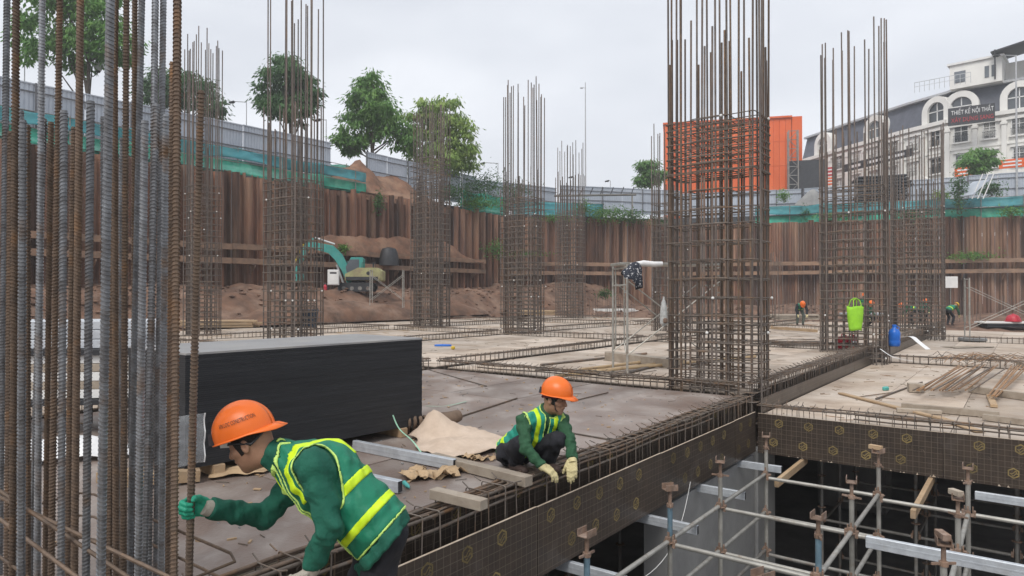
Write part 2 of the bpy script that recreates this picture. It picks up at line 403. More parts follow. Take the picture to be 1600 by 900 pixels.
sheet_wall(PIT[1], PIT[2], 9.0, 9.0, 'short rusty sheet pile wall below the leafy shrubs and sagging green net')
sheet_wall(PIT[2], PIT[3] + (PIT[3] - PIT[2]) * .12, 8.6, 8.2, 'rusty sheet pile wall below the white building')

# soil heaps against and above the long wall
def heap(name, pts, kind='structure', mat='soil_red', seed=1, **k):
    """mounds: (base point, half length, half width, height, direction, lean towards +y)"""
    m = MB()
    for (p, hl, hw, hh, ang, lean) in pts:
        rows = []; n = max(20, int(hl * 7)); nv = 18
        for i in range(n + 1):
            u = -1 + 2 * i / n; row = []
            for j in range(nv + 1):
                v = -1 + 2 * j / nv
                vv = (v - lean) / (1 + lean if v < lean else 1 - lean + 1e-3)
                rr = math.sqrt(u * u + vv * vv)
                z = hh * (1 - rr ** 1.35) * (1 + .22 * fbm(u * hl * 1.1 + seed, v * 4)) + .07 * hh * fbm(u * hl * 3.7, v * 9 + seed)
                if i in (0, n) or j in (0, nv): z = -.35
                x, y = u * hl, v * hw + .12 * fbm(u * hl * 2.1 + seed, 3)
                row.append(Vector(p) + Vector((x * math.cos(ang) - y * math.sin(ang), x * math.sin(ang) + y * math.cos(ang), max(z, -.35))))
            rows.append(row)
        m.grid(rows)
    return obj(name, m.mesh(name, 70), MT[mat], kind=kind, **k)
WANG = math.atan2((LW1 - LW0).y, (LW1 - LW0).x)
N_OUT = Vector((-math.sin(WANG), math.cos(WANG)))
def lw(px):                                                  # point on the long wall's line at a photo column
    u = (px - CX) / F; dirv = (LW1 - LW0).normalized()
    t = (u * LW0.y - LW0.x) / (dirv.x - u * dirv.y); return LW0 + dirv * t
def wp(px, out, z): p = lw(px) + N_OUT * out; return Vector((p.x, p.y, z))
heap('soil_mound', [(wp(640, 1.9, 9.0), 7.5, 2.1, 2.1, WANG, .3), (wp(590, 2.0, 9.0), 4.0, 2.1, 2.6, WANG, .3)], seed=3)
def soil_strip(px0, px1, seed):                               # earth lodged between wale and wall
    m = MB(); rows = []; n = 90
    for i in range(n + 1):
        t = i / n; p = lw(px0 + (px1 - px0) * t); env = smooth(t * 5) * smooth((1 - t) * 4)
        hgt = max(.05, env * (.95 + .4 * fbm(i * .1 + seed, 2) + .12 * fbm(i * .4, seed)))
        row = []
        for j in range(9):
            v = j / 8; off = -1.06 + .58 * v; q = p + N_OUT * (off + .05 * fbm(i * .9, j * 1.3)); row.append((q.x, q.y, 4.6 + (hgt * v ** .8 * 1.3 if j else -.2) + .07 * fbm(i * 1.1, j + seed)))
        rows.append(row)
    m.grid(rows); return m
obj('soil_ledge', soil_strip(455, 742, 5).mesh('soil_ledge', 60), MT['soil_red'], kind='structure')
heap('soil_spoil', [(wp(420, -7.2, .4), 7, 1.6, 1.0, WANG, 0), (wp(560, -6.6, .5), 6, 1.4, .9, WANG, 0), (wp(740, -5, .3), 6, 2.2, 1.0, WANG, 0)], seed=8, mat='soil')

# fence of corrugated grey sheets, panel by panel
def corr_mesh(w, h, pitch=.2, dep=.03):
    m = MB(); row0, row1 = [], []
    n = int(w / pitch)
    for i in range(n):
        x = -w / 2 + i * w / n; s = w / n
        for (q, y) in ((0, 0), (.62, 0), (.7, dep), (.92, dep)): row0.append((x + q * s, y, 0)); row1.append((x + q * s, y, h))
    row0.append((w / 2, 0, 0)); row1.append((w / 2, 0, h))
    m.grid([row0, row1]); return m.mesh('fence_panel')
FP = corr_mesh(2.36, 2.7); FP.materials.append(MT['fence'])
rm = MB(); rm.box((0, 0, 0), (2.4, .05, .06)); RAIL = rm.mesh('fence_rail'); RAIL.materials.append(MT['fence_rail'])
pm_ = MB(); pm_.box((0, 0, 1.45), (.09, .09, 2.9)); POST = pm_.mesh('fence_post'); POST.materials.append(MT['fence_rail'])
cm = MB(); cm.box((0, 0, 0), (2.4, .09, .07)); CAPM = cm.mesh('fence_cap'); CAPM.materials.append(MT['fence'])
def fence(p0, p1, zt0, zt1, label):
    p0, p1 = Vector(p0), Vector(p1); L = (p1 - p0).length; ang = math.atan2(p1.y - p0.y, p1.x - p0.x)
    root = empty('site_fence', (p0.x, p0.y, 0), ang, label, 'fence', 'grey corrugated fences along the street')
    n = max(1, round(L / 2.4))
    for i in range(n):
        x = (i + .5) * L / n; z = zt0 + (zt1 - zt0) * (i + .5) / n + U(-.02, .02)
        o = obj('fence_panel', FP, None, root, (x, 0, z - 2.7)); solid(o, .004); o.scale.x = L / n / 2.4
        for q in (.35, 1.3, 2.3): obj('fence_rail', RAIL, None, root, (x, -.06, z - 2.7 + q)).scale.x = L / n / 2.4
        obj('fence_cap', CAPM, None, root, (x, 0, z + .03)).scale.x = L / n / 2.4
        if i % 2 == 0: obj('fence_post', POST, None, root, (i * L / n, -.13, z - 2.85))
    return root
n_out = N_OUT
rk_ = random.Random(5); cm_ = MB()                          # clods and stones on the soil
for i in range(1500):
    a = rk_.uniform(5, 60); c = rk_.uniform(30.3, 38) if i % 3 else rk_.uniform(8, 36)
    if c < 30.2: a = rk_.uniform(43, 56)
    r_ = rk_.uniform(.05, .2) * (1.6 if i % 11 == 0 else 1); p = W3(a, c, soil_h(a, c) + r_ * .2)
    cm_.add([p + Vector((rk_.uniform(.7, 1.2) * r_ * x, rk_.uniform(.7, 1.2) * r_ * y, rk_.uniform(.6, 1) * r_ * z)) for (x, y, z) in ((1, 0, 0), (-1, 0, 0), (0, 1, 0), (0, -1, 0), (0, 0, .8), (0, 0, -.8))], [(0, 2, 4), (2, 1, 4), (1, 3, 4), (3, 0, 4), (2, 0, 5), (1, 2, 5), (3, 1, 5), (0, 3, 5)])
obj('soil_clods', cm_, MT['soil'], kind='stuff')
fence(lw(-120) + n_out * 1.2, lw(530) + n_out * 1.0, 12.25, 12.6, 'long grey fence above the green and blue netting')
fence(lw(598) + n_out * 2.0, lw(770) + n_out * 2.0, 12.75, 12.6, 'short grey fence behind the red soil mound')
fence(lw(762) + n_out * 2.6, PIT[1] + Vector((5.2, 6.2)), 12.4, 12.6, 'grey fence under hanging vines behind the pale green tree')
fence(PIT[1] + Vector((5.6, 6.2)), PIT[2] + Vector((3.0, 5.6)), 12.9, 12.9, 'grey fence with dark top rail beside the small bare-stemmed tree')
fence(PIT[2] + Vector((3.2, 5.6)), Vector((29.8, 69.1)), 12.6, 12.4, 'grey fence in front of the orange building')
fence(Vector((30.0, 69.0)), Vector((52.0, 60.0)), 12.4, 13.0, 'pale grey fence in front of the white building')

# nets on rails along the wall tops
def net(p0, p1, z0, z1, label, mat_lo, mat_hi=None, split=.5, droop=.0, amp=.12, seed=0):
    p0, p1 = Vector(p0), Vector(p1); L = (p1 - p0).length; dirv = (p1 - p0) / L; ang = math.atan2(dirv.y, dirv.x)
    root = empty('safety_net', (p0.x, p0.y, 0), ang, label, 'net', 'green nets along the wall tops')
    def sheet(za, zb, mat, nm):
        m = MB(); n = max(6, int(L / .35)); rows = []
        for j in range(7):
            v = j / 6; row = []
            for i in range(n + 1):
                x = L * i / n; k = math.sin(x * 1.26 + seed)
                z = za + (zb - za) * v - droop * (1 - abs(2 * ((x / 3.1 + seed) % 1) - 1)) * v
                y = -.1 + amp * fbm(x * 1.7 + seed, v * 3) * (1 - v * .7) - .25 * amp * k
                row.append((x, y, z + .05 * fbm(x * 2.3, v + seed)))
            rows.append(row)
        m.grid(rows); o = obj(nm, m.mesh(nm, 60), MT[mat], root); solid(o, .004)
    if mat_hi:
        zs = z0 + (z1 - z0) * split; sheet(z0, zs, mat_lo, 'lower_net'); sheet(zs + .03, z1, mat_hi, 'upper_net')
    else: sheet(z0, z1, mat_lo, 'net_sheet')
    for i in range(int(L / 3.1) + 1):
        mp = MB(); mp.cyl((i * 3.1, -.16, z0 - .3), (i * 3.1, -.16, z1 + .05), .035, 8); obj('net_post', mp, MT['pipe_dull'], root)
    for z in (z1 - .02, z0 + (z1 - z0) * .5):
        mp = MB(); mp.cyl((0, -.2, z - droop * .4), (L, -.2, z - droop * .4), .025, 8); obj('net_rail', mp, MT['pipe_dull'], root)
n_in = -n_out
net(lw(-140) + n_out * .25, lw(573) + n_out * .25, 9.05, 10.75, 'green and blue net along the long wall top', 'net', 'net_blue', .55, .1, .3)
net(lw(520) + n_out * 2.2, lw(585) + n_out * 2.6, 9.8, 11.6, 'torn green net in the fence gap beside the soil mound', 'net', None, .5, .25, .25, 2)
net(lw(722) + n_out * .1, PIT[1] + Vector((.3, .4)), 9.0, 10.9, 'sagging green net below the vines', 'net', None, .5, .35, .3, 4)
net(PIT[1] + Vector((.6, .7)), PIT[1] + (PIT[2] - PIT[1]) * .6 + Vector((0, .4)), 9.1, 10.6, 'bluish green net behind the tall column cages', 'net_blue', None, .5, .1, .2, 5)
net(PIT[2] + Vector((8.2, -2.6)), PIT[3] + (PIT[3] - PIT[2]) * .1 + Vector((0, .4)), 8.3, 10.15, 'pale green net above the wall below the white building', 'net', 'net_blue', .5, .12, .26, 7)

# ================================================================== decks of plywood panels
PANEL = {}
def panel_mesh(w, l, mat):
    k = (round(w, 3), round(l, 3), mat)
    if k not in PANEL:
        m = MB(); m.box((0, 0, -.009), (w, l, .018)); me = m.mesh('plywood_panel'); me.materials.append(MT[mat]); PANEL[k] = me
    return PANEL[k]
def deck(a0, a1, c0, c1, z, mat, lab=None):
    root = empty('deck', W3((a0 + a1) / 2, (c0 + c1) / 2, z), TH, kind='structure')
    na, nc = max(1, round((a1 - a0) / 2.44)), max(1, round((c1 - c0) / 1.22)); sa, sc = (a1 - a0) / na, (c1 - c0) / nc
    for i in range(na):
        for j in range(nc):
            obj('plywood_panel', panel_mesh(sa - .009, sc - .009, mat), None, root, (-(a1 - a0) / 2 + (i + .5) * sa, -(c1 - c0) / 2 + (j + .5) * sc, U(-.004, .003)), (U(-.003, .003), U(-.002, .002), 0))
ZR = -.28
CB = [(3.62, 10.05), (10.4, 16.45), (16.8, 22.9), (23.25, 29.3)]
AB = [(-8.5, 10.5), (10.85, 21.0), (21.35, 32.0), (32.35, 42.0)]
CR = [(-2.9, 3.282), (-9.4, -3.25), (-16.0, -9.75)]
for j, (c0, c1) in enumerate(CB):
    for i, (a0, a1) in enumerate(AB):
        deck(a0, a1, c0, c1, 0.0, 'deck_wet' if (i == 0 and j == 0) else 'deck_dust')
for (c0, c1) in CR:
    for (a0, a1) in AB[1:]: deck(a0, a1, c0, c1, ZR, 'deck_dust')

# printed marks of the film-faced boards
def logo_mesh():
    m = MB(); n = 6; ro, ri = .068, .052
    for k in range(n):
        a0, a1 = math.pi * (2 * k + 1) / n, math.pi * (2 * k + 3) / n
        m.add([(ro * math.cos(a0), 0, ro * math.sin(a0)), (ro * math.cos(a1), 0, ro * math.sin(a1)), (ri * math.cos(a1), 0, ri * math.sin(a1)), (ri * math.cos(a0), 0, ri * math.sin(a0))], [(0, 3, 2, 1)])
    for (s, o) in ((1, 0), (.9, .024)):
        p = []
        for k in range(7):
            t = -1 + 2 * k / 6; p.append((t * .035 * s + o * .5, .018 * math.sin(t * 2.6) - o))
        for k in range(6):
            (x0, z0), (x1, z1) = p[k], p[k + 1]; m.add([(x0, 0, z0), (x1, 0, z1), (x1, 0, z1 + .013), (x0, 0, z0 + .013)], [(0, 1, 2, 3)])
    me = m.mesh('printed_logo'); me.materials.append(MT['film_logo']); return me
def script_mesh():
    m = MB(); x = -.1
    for k in range(5):                                # slanting script strokes
        pts = []
        for q in range(9):
            t = q / 8; pts.append((x + .045 * t + .012 * math.sin(t * 7 + k), .06 * (1 if k % 2 == 0 else .6) * math.sin(t * 5.2 + k * 1.7) * .6 - k * .012 + .03))
        for q in range(8):
            (x0, z0), (x1, z1) = pts[q], pts[q + 1]; m.add([(x0, 0, z0), (x1, 0, z1), (x1 + .005, 0, z1 + .006), (x0 + .005, 0, z0 + .006)], [(0, 1, 2, 3)])
        x += .044
    me = m.mesh('printed_script'); me.materials.append(MT['film_script']); return me
LOGO, SCRIPT = logo_mesh(), script_mesh()
def film_panel(parent, length, height, loc, rotz, face=-1, edge=True, seed=0, rotx=0.0, name='side_board'):
    """board standing on local xz, prints on the -y (face=-1) side; top at loc.z"""
    m = MB(); m.box((0, 0, -height / 2), (length - .006, .018, height)); me = m.mesh(name); me.materials.append(MT['film'])
    o = obj(name, me, None, parent, loc, (rotx, 0, rotz))
    if edge:
        e = MB(); e.box((0, 0, .0015), (length - .01, .0175, .003)); obj('board_edge', e, MT['ply_edge'], o)
    n = int(length / .42)
    for i in range(n):
        for r, z in enumerate((.12, .42)):
            x = -length / 2 + .2 + i * .42 + (.0 if r == 0 else -.08) + seed * .13 % .2
            if abs(x) > length / 2 - .08 or z > height - .08: continue
            if rng.random() > .05: obj('printed_logo', LOGO, None, o, (x + U(-.008, .008), face * .0102, -z + U(-.008, .008)))
        x = -length / 2 + .4 + i * .42
        if abs(x) < length / 2 - .14: obj('printed_script', SCRIPT, None, o, (x, face * .0102, -.27 - .03 * (i % 2)))
    return o

# edge beam A: outer boards towards the open bay, inner boards, soffit
ea = empty('beam_formwork', W3(4, 3.46, -.8), 0, 'dark printed formwork of the edge beam under the crouching worker', 'formwork')
base = ea.location
def rel(v): return Vector(v) - base
for (a0, a1, dz, dc) in ((-.3, 2.2, 0, 0), (2.2, 4.64, .012, -.012), (4.66, 7.1, 0, 0), (7.1, 9.54, -.006, .002), (9.54, 10.46, 0, 0)):
    film_panel(ea, a1 - a0, .6 + dz, rel(W3((a0 + a1) / 2, 3.291 + dc, -.2 + dz)), TH, -1, True, a0)
for (a0, a1) in ((-.3, 2.1), (2.1, 4.5), (4.5, 6.9), (6.9, 9.3), (9.3, 10.46)):
    film_panel(ea, a1 - a0, .77, rel(W3((a0 + a1) / 2, 3.611, -.021)), TH, -1, False, a0 + 1)
m = MB(); m.box(rel(W3(5.1, 3.451, -.805)), (10.8, .296, .018), Matrix.Rotation(TH, 3, 'Z')); obj('soffit_board', m, MT['film'], ea)
# edge beam B
eb = empty('beam_formwork', W3(10.6, 0, -.8), 0, 'dark printed formwork facing the scaffold below the rebar pile', 'formwork')
base = eb.location
for (c0, c1, dz) in ((.86, 3.26, 0), (-1.58, .86, .006), (-4.0, -1.58, 0), (-6.44, -4.0, .004), (-8.9, -6.44, 0)):
    film_panel(eb, c1 - c0, .6 + dz, rel(W3(10.491, (c0 + c1) / 2, -.22 + dz)), TH - math.pi / 2, -1, True, c0)
m = MB(); m.box(rel(W3(10.841, -2.8, -.55)), (.018, 12.0, .52), Matrix.Rotation(TH, 3, 'Z')); m.box(rel(W3(10.666, -2.8, -.815)), (.33, 12.0, .018), Matrix.Rotation(TH, 3, 'Z')); obj('inner_boards', m, MT['film'], eb)
# drips of concrete slurry on the lower edge of both boards
dm = MB()
for i in range(60):
    c = U(-4, 3.2); s = U(.003, .016); p = W3(10.478, c, -.818)
    dm.prism([(-s, 0), (s, 0), (s * .2, s * U(.8, 2.2)), (-s * .2, s * U(.8, 2))], 0, .004, Matrix.Rotation(TH - math.pi / 2, 3, 'Z') @ Matrix(((1, 0, 0), (0, 0, 1), (0, 1, 0))), rel(p))
obj('slurry_drips', dm, MT['ply_edge'], eb, kind='stuff')

# trenches of the inner beams
def trench(a0, a1, c0, c1, along, label, zl=0.0, zr=0.0, depth=.62):
    ac, cc = (a0 + a1) / 2, (c0 + c1) / 2
    root = empty('beam_formwork', W3(ac, cc, -depth), TH, label, 'formwork', 'recessed beam forms between the decks')
    L, wd = (a1 - a0, c1 - c0) if along == 'a' else (c1 - c0, a1 - a0)
    rz = 0 if along == 'a' else math.pi / 2
    for s, zt in ((1, zl), (-1, zr)):
        m = MB(); h = depth + zt - .022; m.box((0, s * (wd / 2 - .011), h / 2), (L, .018, h)); obj('side_board', m, MT['film'], root, None, rz)
    m = MB(); m.box((0, 0, -.01), (L, wd - .04, .018)); obj('soffit_board', m, MT['film'], root, None, rz)
gaps_c = [(10.05, 10.4), (16.45, 16.8), (22.9, 23.25)]
gaps_a = [(10.5, 10.85), (21.0, 21.35), (32.0, 32.35)]
ordn = ['first', 'second', 'third']
for k, (c0, c1) in enumerate(gaps_c): trench(-8.5, 42, c0, c1, 'a', '%s long recessed beam form left of the crouching worker' % ordn[k])
trench(10.86, 42, 3.3, 3.62, 'a', 'long recessed beam form stepping down to the lower right deck', 0, -.02, .8)
for k, (a0, a1) in enumerate(gaps_a):
    for q, (c0, c1) in enumerate(CB): trench(a0, a1, c0 + .002, c1 - .002, 'c', 'recessed cross beam form, %s row past the edge beam, %s bay' % (ordn[k], ['crouching worker', 'plywood stack side', 'excavator side', 'soil berm side'][q]))
    if k:
        for q, (c0, c1) in enumerate(CR[:2]): trench(a0, a1, c0, c1 - .02, 'c', 'recessed cross beam form in the lower deck, %s row, %s bay' % (ordn[k], ['rebar pile', 'outer'][q]), ZR, ZR)

# shear wall and stub columns under the deck
m = MB(); m.box((0, 0, -.0), (3.2, .3, 3.4)); obj('concrete_wall', m, MT['conc'], None, W3(9.0, 3.5, -2.58), TH, label='grey concrete wall below the edge beam behind the scaffold', cat='wall')
# ================================================================== reinforcement
def ribbed_bar(L, r=.0135, pitch=.0175, seg=12, name='rebar'):
    """deformed bar from z=0 down to -L: slanting ribs and two long ridges"""
    m = MB(); n = int(L / pitch); prof = ((0, r), (.5, r), (.6, r + .004), (.82, r + .004), (.92, r))
    vs = []; rows = 0
    for i in range(n):
        for (q, rr) in prof:
            z = -(i + q) * pitch
            for k in range(seg):
                an = 2 * math.pi * k / seg
                rad = max(rr, r + .0022) if k in (0, seg // 2) else rr
                sl = .55 * r * math.cos(an * 1.0 + .5)
                vs.append((rad * math.cos(an), rad * math.sin(an), z + sl if 0 < i < n - 1 else z))
            rows += 1
    fs = []
    for i in range(rows - 1):
        for k in range(seg):
            k2 = (k + 1) % seg; fs.append((i * seg + k2, i * seg + k, (i + 1) * seg + k, (i + 1) * seg + k2))
    fs.append(tuple(range(seg))); fs.append(tuple((rows - 1) * seg + k for k in range(seg))[::-1])
    m.add(vs, fs); return m.mesh(name, 32)
def plain_bar(L, r, seg=6, name='rebar'):
    m = MB(); m.tube([(0, 0, 0), (0, 0, -L)], r, seg); return m.mesh(name, 60)
def two(me, a, b):
    x = me.copy(); me.materials.append(MT[a]); x.materials.append(MT[b]); return (me, x)

# ---- the near column's starter bars: measured column by column (top x, top y or None, foot x, width in photo pixels, rusty)
NEARB = [(8, None, 3, 10, 0), (22, None, 22, 12, 1), (63, None, 61, 11, 0), (92, None, 83, 11, 1), (123, None, 119, 11.5, 1), (170, None, 160, 14.5, 0), (178, None, 173, 10.5, 1), (195, None, 195, 11, 1),
         (222, None, 205, 10.5, 0), (241, None, 235, 11, 0), (275, None, 274, 13.5, 1), (34, 187, 36, 12.5, 0), (41, 195, 46, 10.5, 1), (67, 185, 51, 10.2, 0), (98, 172, 98, 12.5, 0), (114, 198, 108, 10.3, 1), (140, 157, 137, 12.5, 0),
         (177, 115, 184, 10.8, 1), (225, 188, 218, 12.5, 0), (243, 162, 228, 11.5, 0), (258, 178, 254, 11.2, 0), (268, 96, 264, 11, 1), (15, 205, 14, 10.4, 1), (190, 215, 191, 10, 0), (78, 190, 74, 10.2, 1),
         (208, None, 212, 10.4, 1), (254, None, 246, 10.2, 0), (160, 182, 167, 10.3, 0), (30, 172, 29, 11, 0)]
TALL, SHORT = two(ribbed_bar(6.2), 'rebar_grey', 'rebar_rust'), two(ribbed_bar(3.6), 'rebar_grey', 'rebar_rust')
cl_base = at(150, 900, 3.1); cl_base.z = -.9
nc_ = empty('rebar_column', cl_base, 0, 'thick ribbed starter bars of the near column beside the stooping worker', 'rebar column', 'column reinforcement cages')
near_feet = []
for (xt, yt, xb, w, rusty) in NEARB:
    d = .0365 * F / w
    yy = yt if yt is not None else -120 - 40 * ((xt * 7) % 5)
    top = at(xt + (xt - xb) * (.0 if yt else .1), yy, d); foot = at(xb, 900, d + .02)
    v = (top - foot).normalized()
    near_feet.append(foot)
    me = (TALL if yt is None else SHORT)[rusty]
    q = v.to_track_quat('Z', 'Y')
    o = obj('rebar', me, None, nc_, top - cl_base); o.rotation_mode = 'QUATERNION'; o.rotation_quaternion = q @ Euler((0, 0, U(0, 6.28))).to_quaternion()
# hoops and loose rusty ties at its foot
xs = [p.x for p in near_feet]; ys = [p.y for p in near_feet]
acs = [to_ac(p) for p in near_feet]; aM = sum(p[0] for p in acs) / len(acs); cM = sum(p[1] for p in acs) / len(acs)
ea_ = max(abs(p[0] - aM) for p in acs); ec_ = max(abs(p[1] - cM) for p in acs)
for k, z in enumerate((.05, .19, .33)):
    m = MB(); pts = []
    for (sa, s2) in ((-1, -1), (1, -1), (1, 1), (-1, 1)): pts.append(W3(aM + sa * (ea_ * .92), cM + s2 * (ec_ * .92), z + .02 * sa) - cl_base)
    loop = []
    for i in range(4):
        p, q = pts[i], pts[(i + 1) % 4]; loop += [p.lerp(q, .06), p.lerp(q, .5), p.lerp(q, .94)]
    m.tube(loop, .0075, 6, closed=True); obj('hoop', m.mesh('hoop', 50), MT['rebar_rust'], nc_)
for (y0, y1, x0, x1) in ((793, 895, -20, 150), (745, 900, -30, 240), (770, 905, -10, 330)):
    m = MB(); m.cyl(at(x0, y0, 3.45) - cl_base, at(x1, y1 + 25, 2.9) - cl_base, .0095, 6); obj('tie_bar', m.mesh('tie_bar', 50), MT['rebar_rust'], nc_)

HB_TOP, HB_FOOT = at(313, 141, 3.1), at(295, 1010, 3.05)
hv = (HB_TOP - HB_FOOT).normalized()
hb = obj('rebar', SHORT[1], None, None, HB_TOP, label='single rusty bar gripped in the green glove of the stooping worker', cat='rebar')
hb.rotation_mode = 'QUATERNION'; hb.rotation_quaternion = hv.to_track_quat('Z', 'Y')

# ---- column cages
def rect_loop(la, lc, r, rnd=.05):
    pts = []
    x, y = la / 2, lc / 2
    for (sx, sy, a0) in ((1, 1, 0), (-1, 1, 90), (-1, -1, 180), (1, -1, 270)):
        for k in range(3):
            an = R(a0 + 45 * k); pts.append((sx * (x - rnd) + rnd * math.cos(an), sy * (y - rnd) + rnd * math.sin(an), 0))
    m = MB(); m.tube(pts, r, 5, closed=True); return m
def column(px, d, la, lc, na, nc, bar_r, z_tall, z_short, tie_z, tie_r, label, lean=.006, seed=0, pairs=.5, spacers=3, upper_ties=()):
    """cage standing on the grid; na/nc bars along each side; bars are children"""
    rr = random.Random(seed)
    p = at(px, 0, d); p.z = -.75
    root = empty('rebar_column', p, TH, label, 'rebar column', 'column reinforcement cages')
    spots = []
    for i in range(na):
        x = -la / 2 + la * i / (na - 1); spots += [(x, -lc / 2), (x, lc / 2)]
    for j in range(1, nc - 1):
        y = -lc / 2 + lc * j / (nc - 1); spots += [(-la / 2, y), (la / 2, y)]
    Ls = {}
    def bar_of(L):
        L = round(L / .25) * .25
        if L not in Ls: Ls[L] = two(plain_bar(L, bar_r, 6 if d < 15 else 5), 'rebar_far', 'rebar_far' if d > 15 else 'rebar_rust')
        return L, Ls[L]
    ins = bar_r + tie_r
    for (x, y) in spots:
        x *= (la - 2 * ins) / la; y *= (lc - 2 * ins) / lc
        todo = []
        if rr.random() < pairs: todo = [(x, y, z_tall + rr.uniform(-.45, .45)), (x + (2 * bar_r if abs(x) < la / 2 - .1 else 0), y + (0 if abs(x) < la / 2 - .1 else 2 * bar_r * (1 if y < 0 else -1)), z_short + rr.uniform(-.35, .35))]
        else: todo = [(x, y, (z_tall if rr.random() < .6 else z_short) + rr.uniform(-.5, .5))]
        for (bx, by, zt) in todo:
            L, ms = bar_of(zt + .75)
            o = obj('rebar', ms[rr.random() < .4], None, root, (bx + rr.gauss(0, lean) * L * .4, by + rr.gauss(0, lean) * L * .4, zt + .75))
            o.rotation_euler = (rr.gauss(0, lean * .7), rr.gauss(0, lean * .7), 0)
    tm = rect_loop(la, lc, tie_r).mesh('tie', 50); tm.materials.append(MT['tie_steel'])
    t2 = rect_loop(la * .42, lc, tie_r).mesh('tie', 50); t2.materials.append(MT['tie_steel'])
    t3 = rect_loop(la, lc * .42, tie_r).mesh('tie', 50); t3.materials.append(MT['tie_steel'])
    for z in tie_z:
        obj('tie', tm, None, root, (rr.uniform(-.01, .01), rr.uniform(-.01, .01), z + .75), (rr.gauss(0, .006), rr.gauss(0, .006), rr.gauss(0, .004)))
        obj('tie', t2, None, root, (rr.uniform(-.06, .06), 0, z + .75 - 2 * tie_r), (rr.gauss(0, .008), 0, 0))
        obj('tie', t3, None, root, (0, rr.uniform(-.06, .06), z + .75 + 2 * tie_r), (0, rr.gauss(0, .008), 0))
    sm = MB(); sm.lathe([(.01, -.02), (.022, -.014), (.026, 0), (.022, .014), (.01, .02)], 8, m=Matrix.Rotation(R(90), 3, 'X')); sme = sm.mesh('spacer', 60); sme.materials.append(MT['white'])
    for k in range(spacers):
        z = rr.choice(list(tie_z)); obj('spacer', sme, None, root, (rr.uniform(-la / 2, la / 2), -lc / 2 - .02, z + .75))
        obj('spacer', sme, None, root, (-la / 2 - .02, rr.uniform(-lc / 2, lc / 2), z + .75), R(90))
    # cast column stub below the deck
    s = MB(); s.cbox((0, 0, 0), (la + .08, lc + .08, 3.4), .02); obj('concrete_column', s, MT['conc'], None, p + Vector((0, 0, -1.76)), TH, label='concrete stub under the ' + ' '.join(label.split()[:12]), cat='column')
    return root
def steps(*segs):
    out = []
    for (z0, z1, s) in segs:
        z = z0
        while z < z1: out.append(z); z += s * U(.88, 1.12)
    return out
p_main = W3(11.1, 4.1)
column(CX + F * p_main.x / p_main.y, p_main.y, .85, 1.5, 5, 8, .0165, 7.4, 5.75, steps((-.1, 1.2, .15), (1.25, 3.6, .29), (3.62, 4.5, .13)), .0085, 'tall rebar cage at the beam corner in front of the orange building', .004, 3, .55, 3)
column(457, 19.2, .95, 1.55, 6, 9, .019, 10.0, 6.6, steps((0, 1.6, .16), (1.7, 5.0, .24)), .009, 'tall rebar cage behind the black plywood stack, teal excavator boom behind it', .003, 5, .45, 6)
column(316, 26.5, .9, 1.4, 5, 7, .021, 11.6, 7.2, steps((0, 2.0, .18), (2.1, 6.0, .25)), .009, 'rebar cage between the near starter bars and the excavator', .003, 7, .4, 5)
column(672, 33.5, 1.05, 1.8, 6, 9, .024, 10.8, 7.3, steps((0, 2.0, .2), (2.1, 8.4, .27)), .012, 'rebar cage in front of the pale green tree and red soil mound', .003, 9, .45, 3)
column(816, 27.6, .95, 1.65, 6, 9, .021, 10.0, 6.4, steps((0, 1.6, .17), (1.7, 5.6, .24)), .011, 'rebar cage with bare bars rising straight against open sky, left of the lamp mast', .004, 11, .5, 6)
column(891, 46.0, 1.2, 1.7, 5, 8, .025, 11.8, 9.5, steps((0, 2.0, .22), (2.1, 7.4, .3)), .013, 'far rebar cage just left of the lamp mast', .004, 13, .4, 4)
column(1334, 18.6, .95, 1.6, 6, 9, .019, 8.7, 5.9, steps((-.1, 1.6, .16), (1.7, 4.6, .24)), .0095, 'rebar cage with the lime green bag hung on it', .004, 15, .5, 5)
column(1434, 28.5, 1.1, 1.9, 6, 9, .023, 8.4, 6.2, steps((-.1, 1.6, .18), (1.7, 5.4, .24)), .011, 'rebar cage under the dark shop sign of the white building', .004, 17, .45, 4)
column(1049, 29.5, .95, 1.5, 5, 8, .022, 8.8, 6.6, steps((0, 1.6, .2), (1.7, 5.6, .3)), .0095, 'rebar cage half hidden behind the main corner cage', .004, 19, .45, 3)
# low starter bars along the far decks
sb = two(plain_bar(3.2, .017, 5), 'rebar_far', 'rebar_far')
def starters(px0, px1, d, n, ztop, label):
    root = empty('starter_bars', at((px0 + px1) / 2, 0, d) * 1.0, 0, label, 'starter bars', 'clusters of low starter bars'); root.location.z = -.6
    for i in range(n):
        px = px0 + (px1 - px0) * (i + U(-.3, .3)) / max(1, n - 1); q = at(px, 0, d + U(-.8, .8))
        obj('rebar', sb[0], None, root, (q.x - root.location.x, q.y - root.location.y, ztop + U(-.3, .3) + .6), (U(-.03, .03), U(-.03, .03), 0))
starters(1204, 1222, 34, 9, 3.6, 'short rusty starter bars right of the corner cage')
starters(1560, 1598, 46, 14, 1.3, 'low starter bars behind the red helmet on the far deck')
starters(1490, 1530, 44, 10, 1.2, 'low starter bars left of the dark tarpaulin pile on the far deck')
starters(905, 990, 50, 22, 1.5, 'row of low starter bars at the foot of the back wall')
starters(1225, 1275, 47, 16, 1.7, 'row of low starter bars behind the bending far worker')

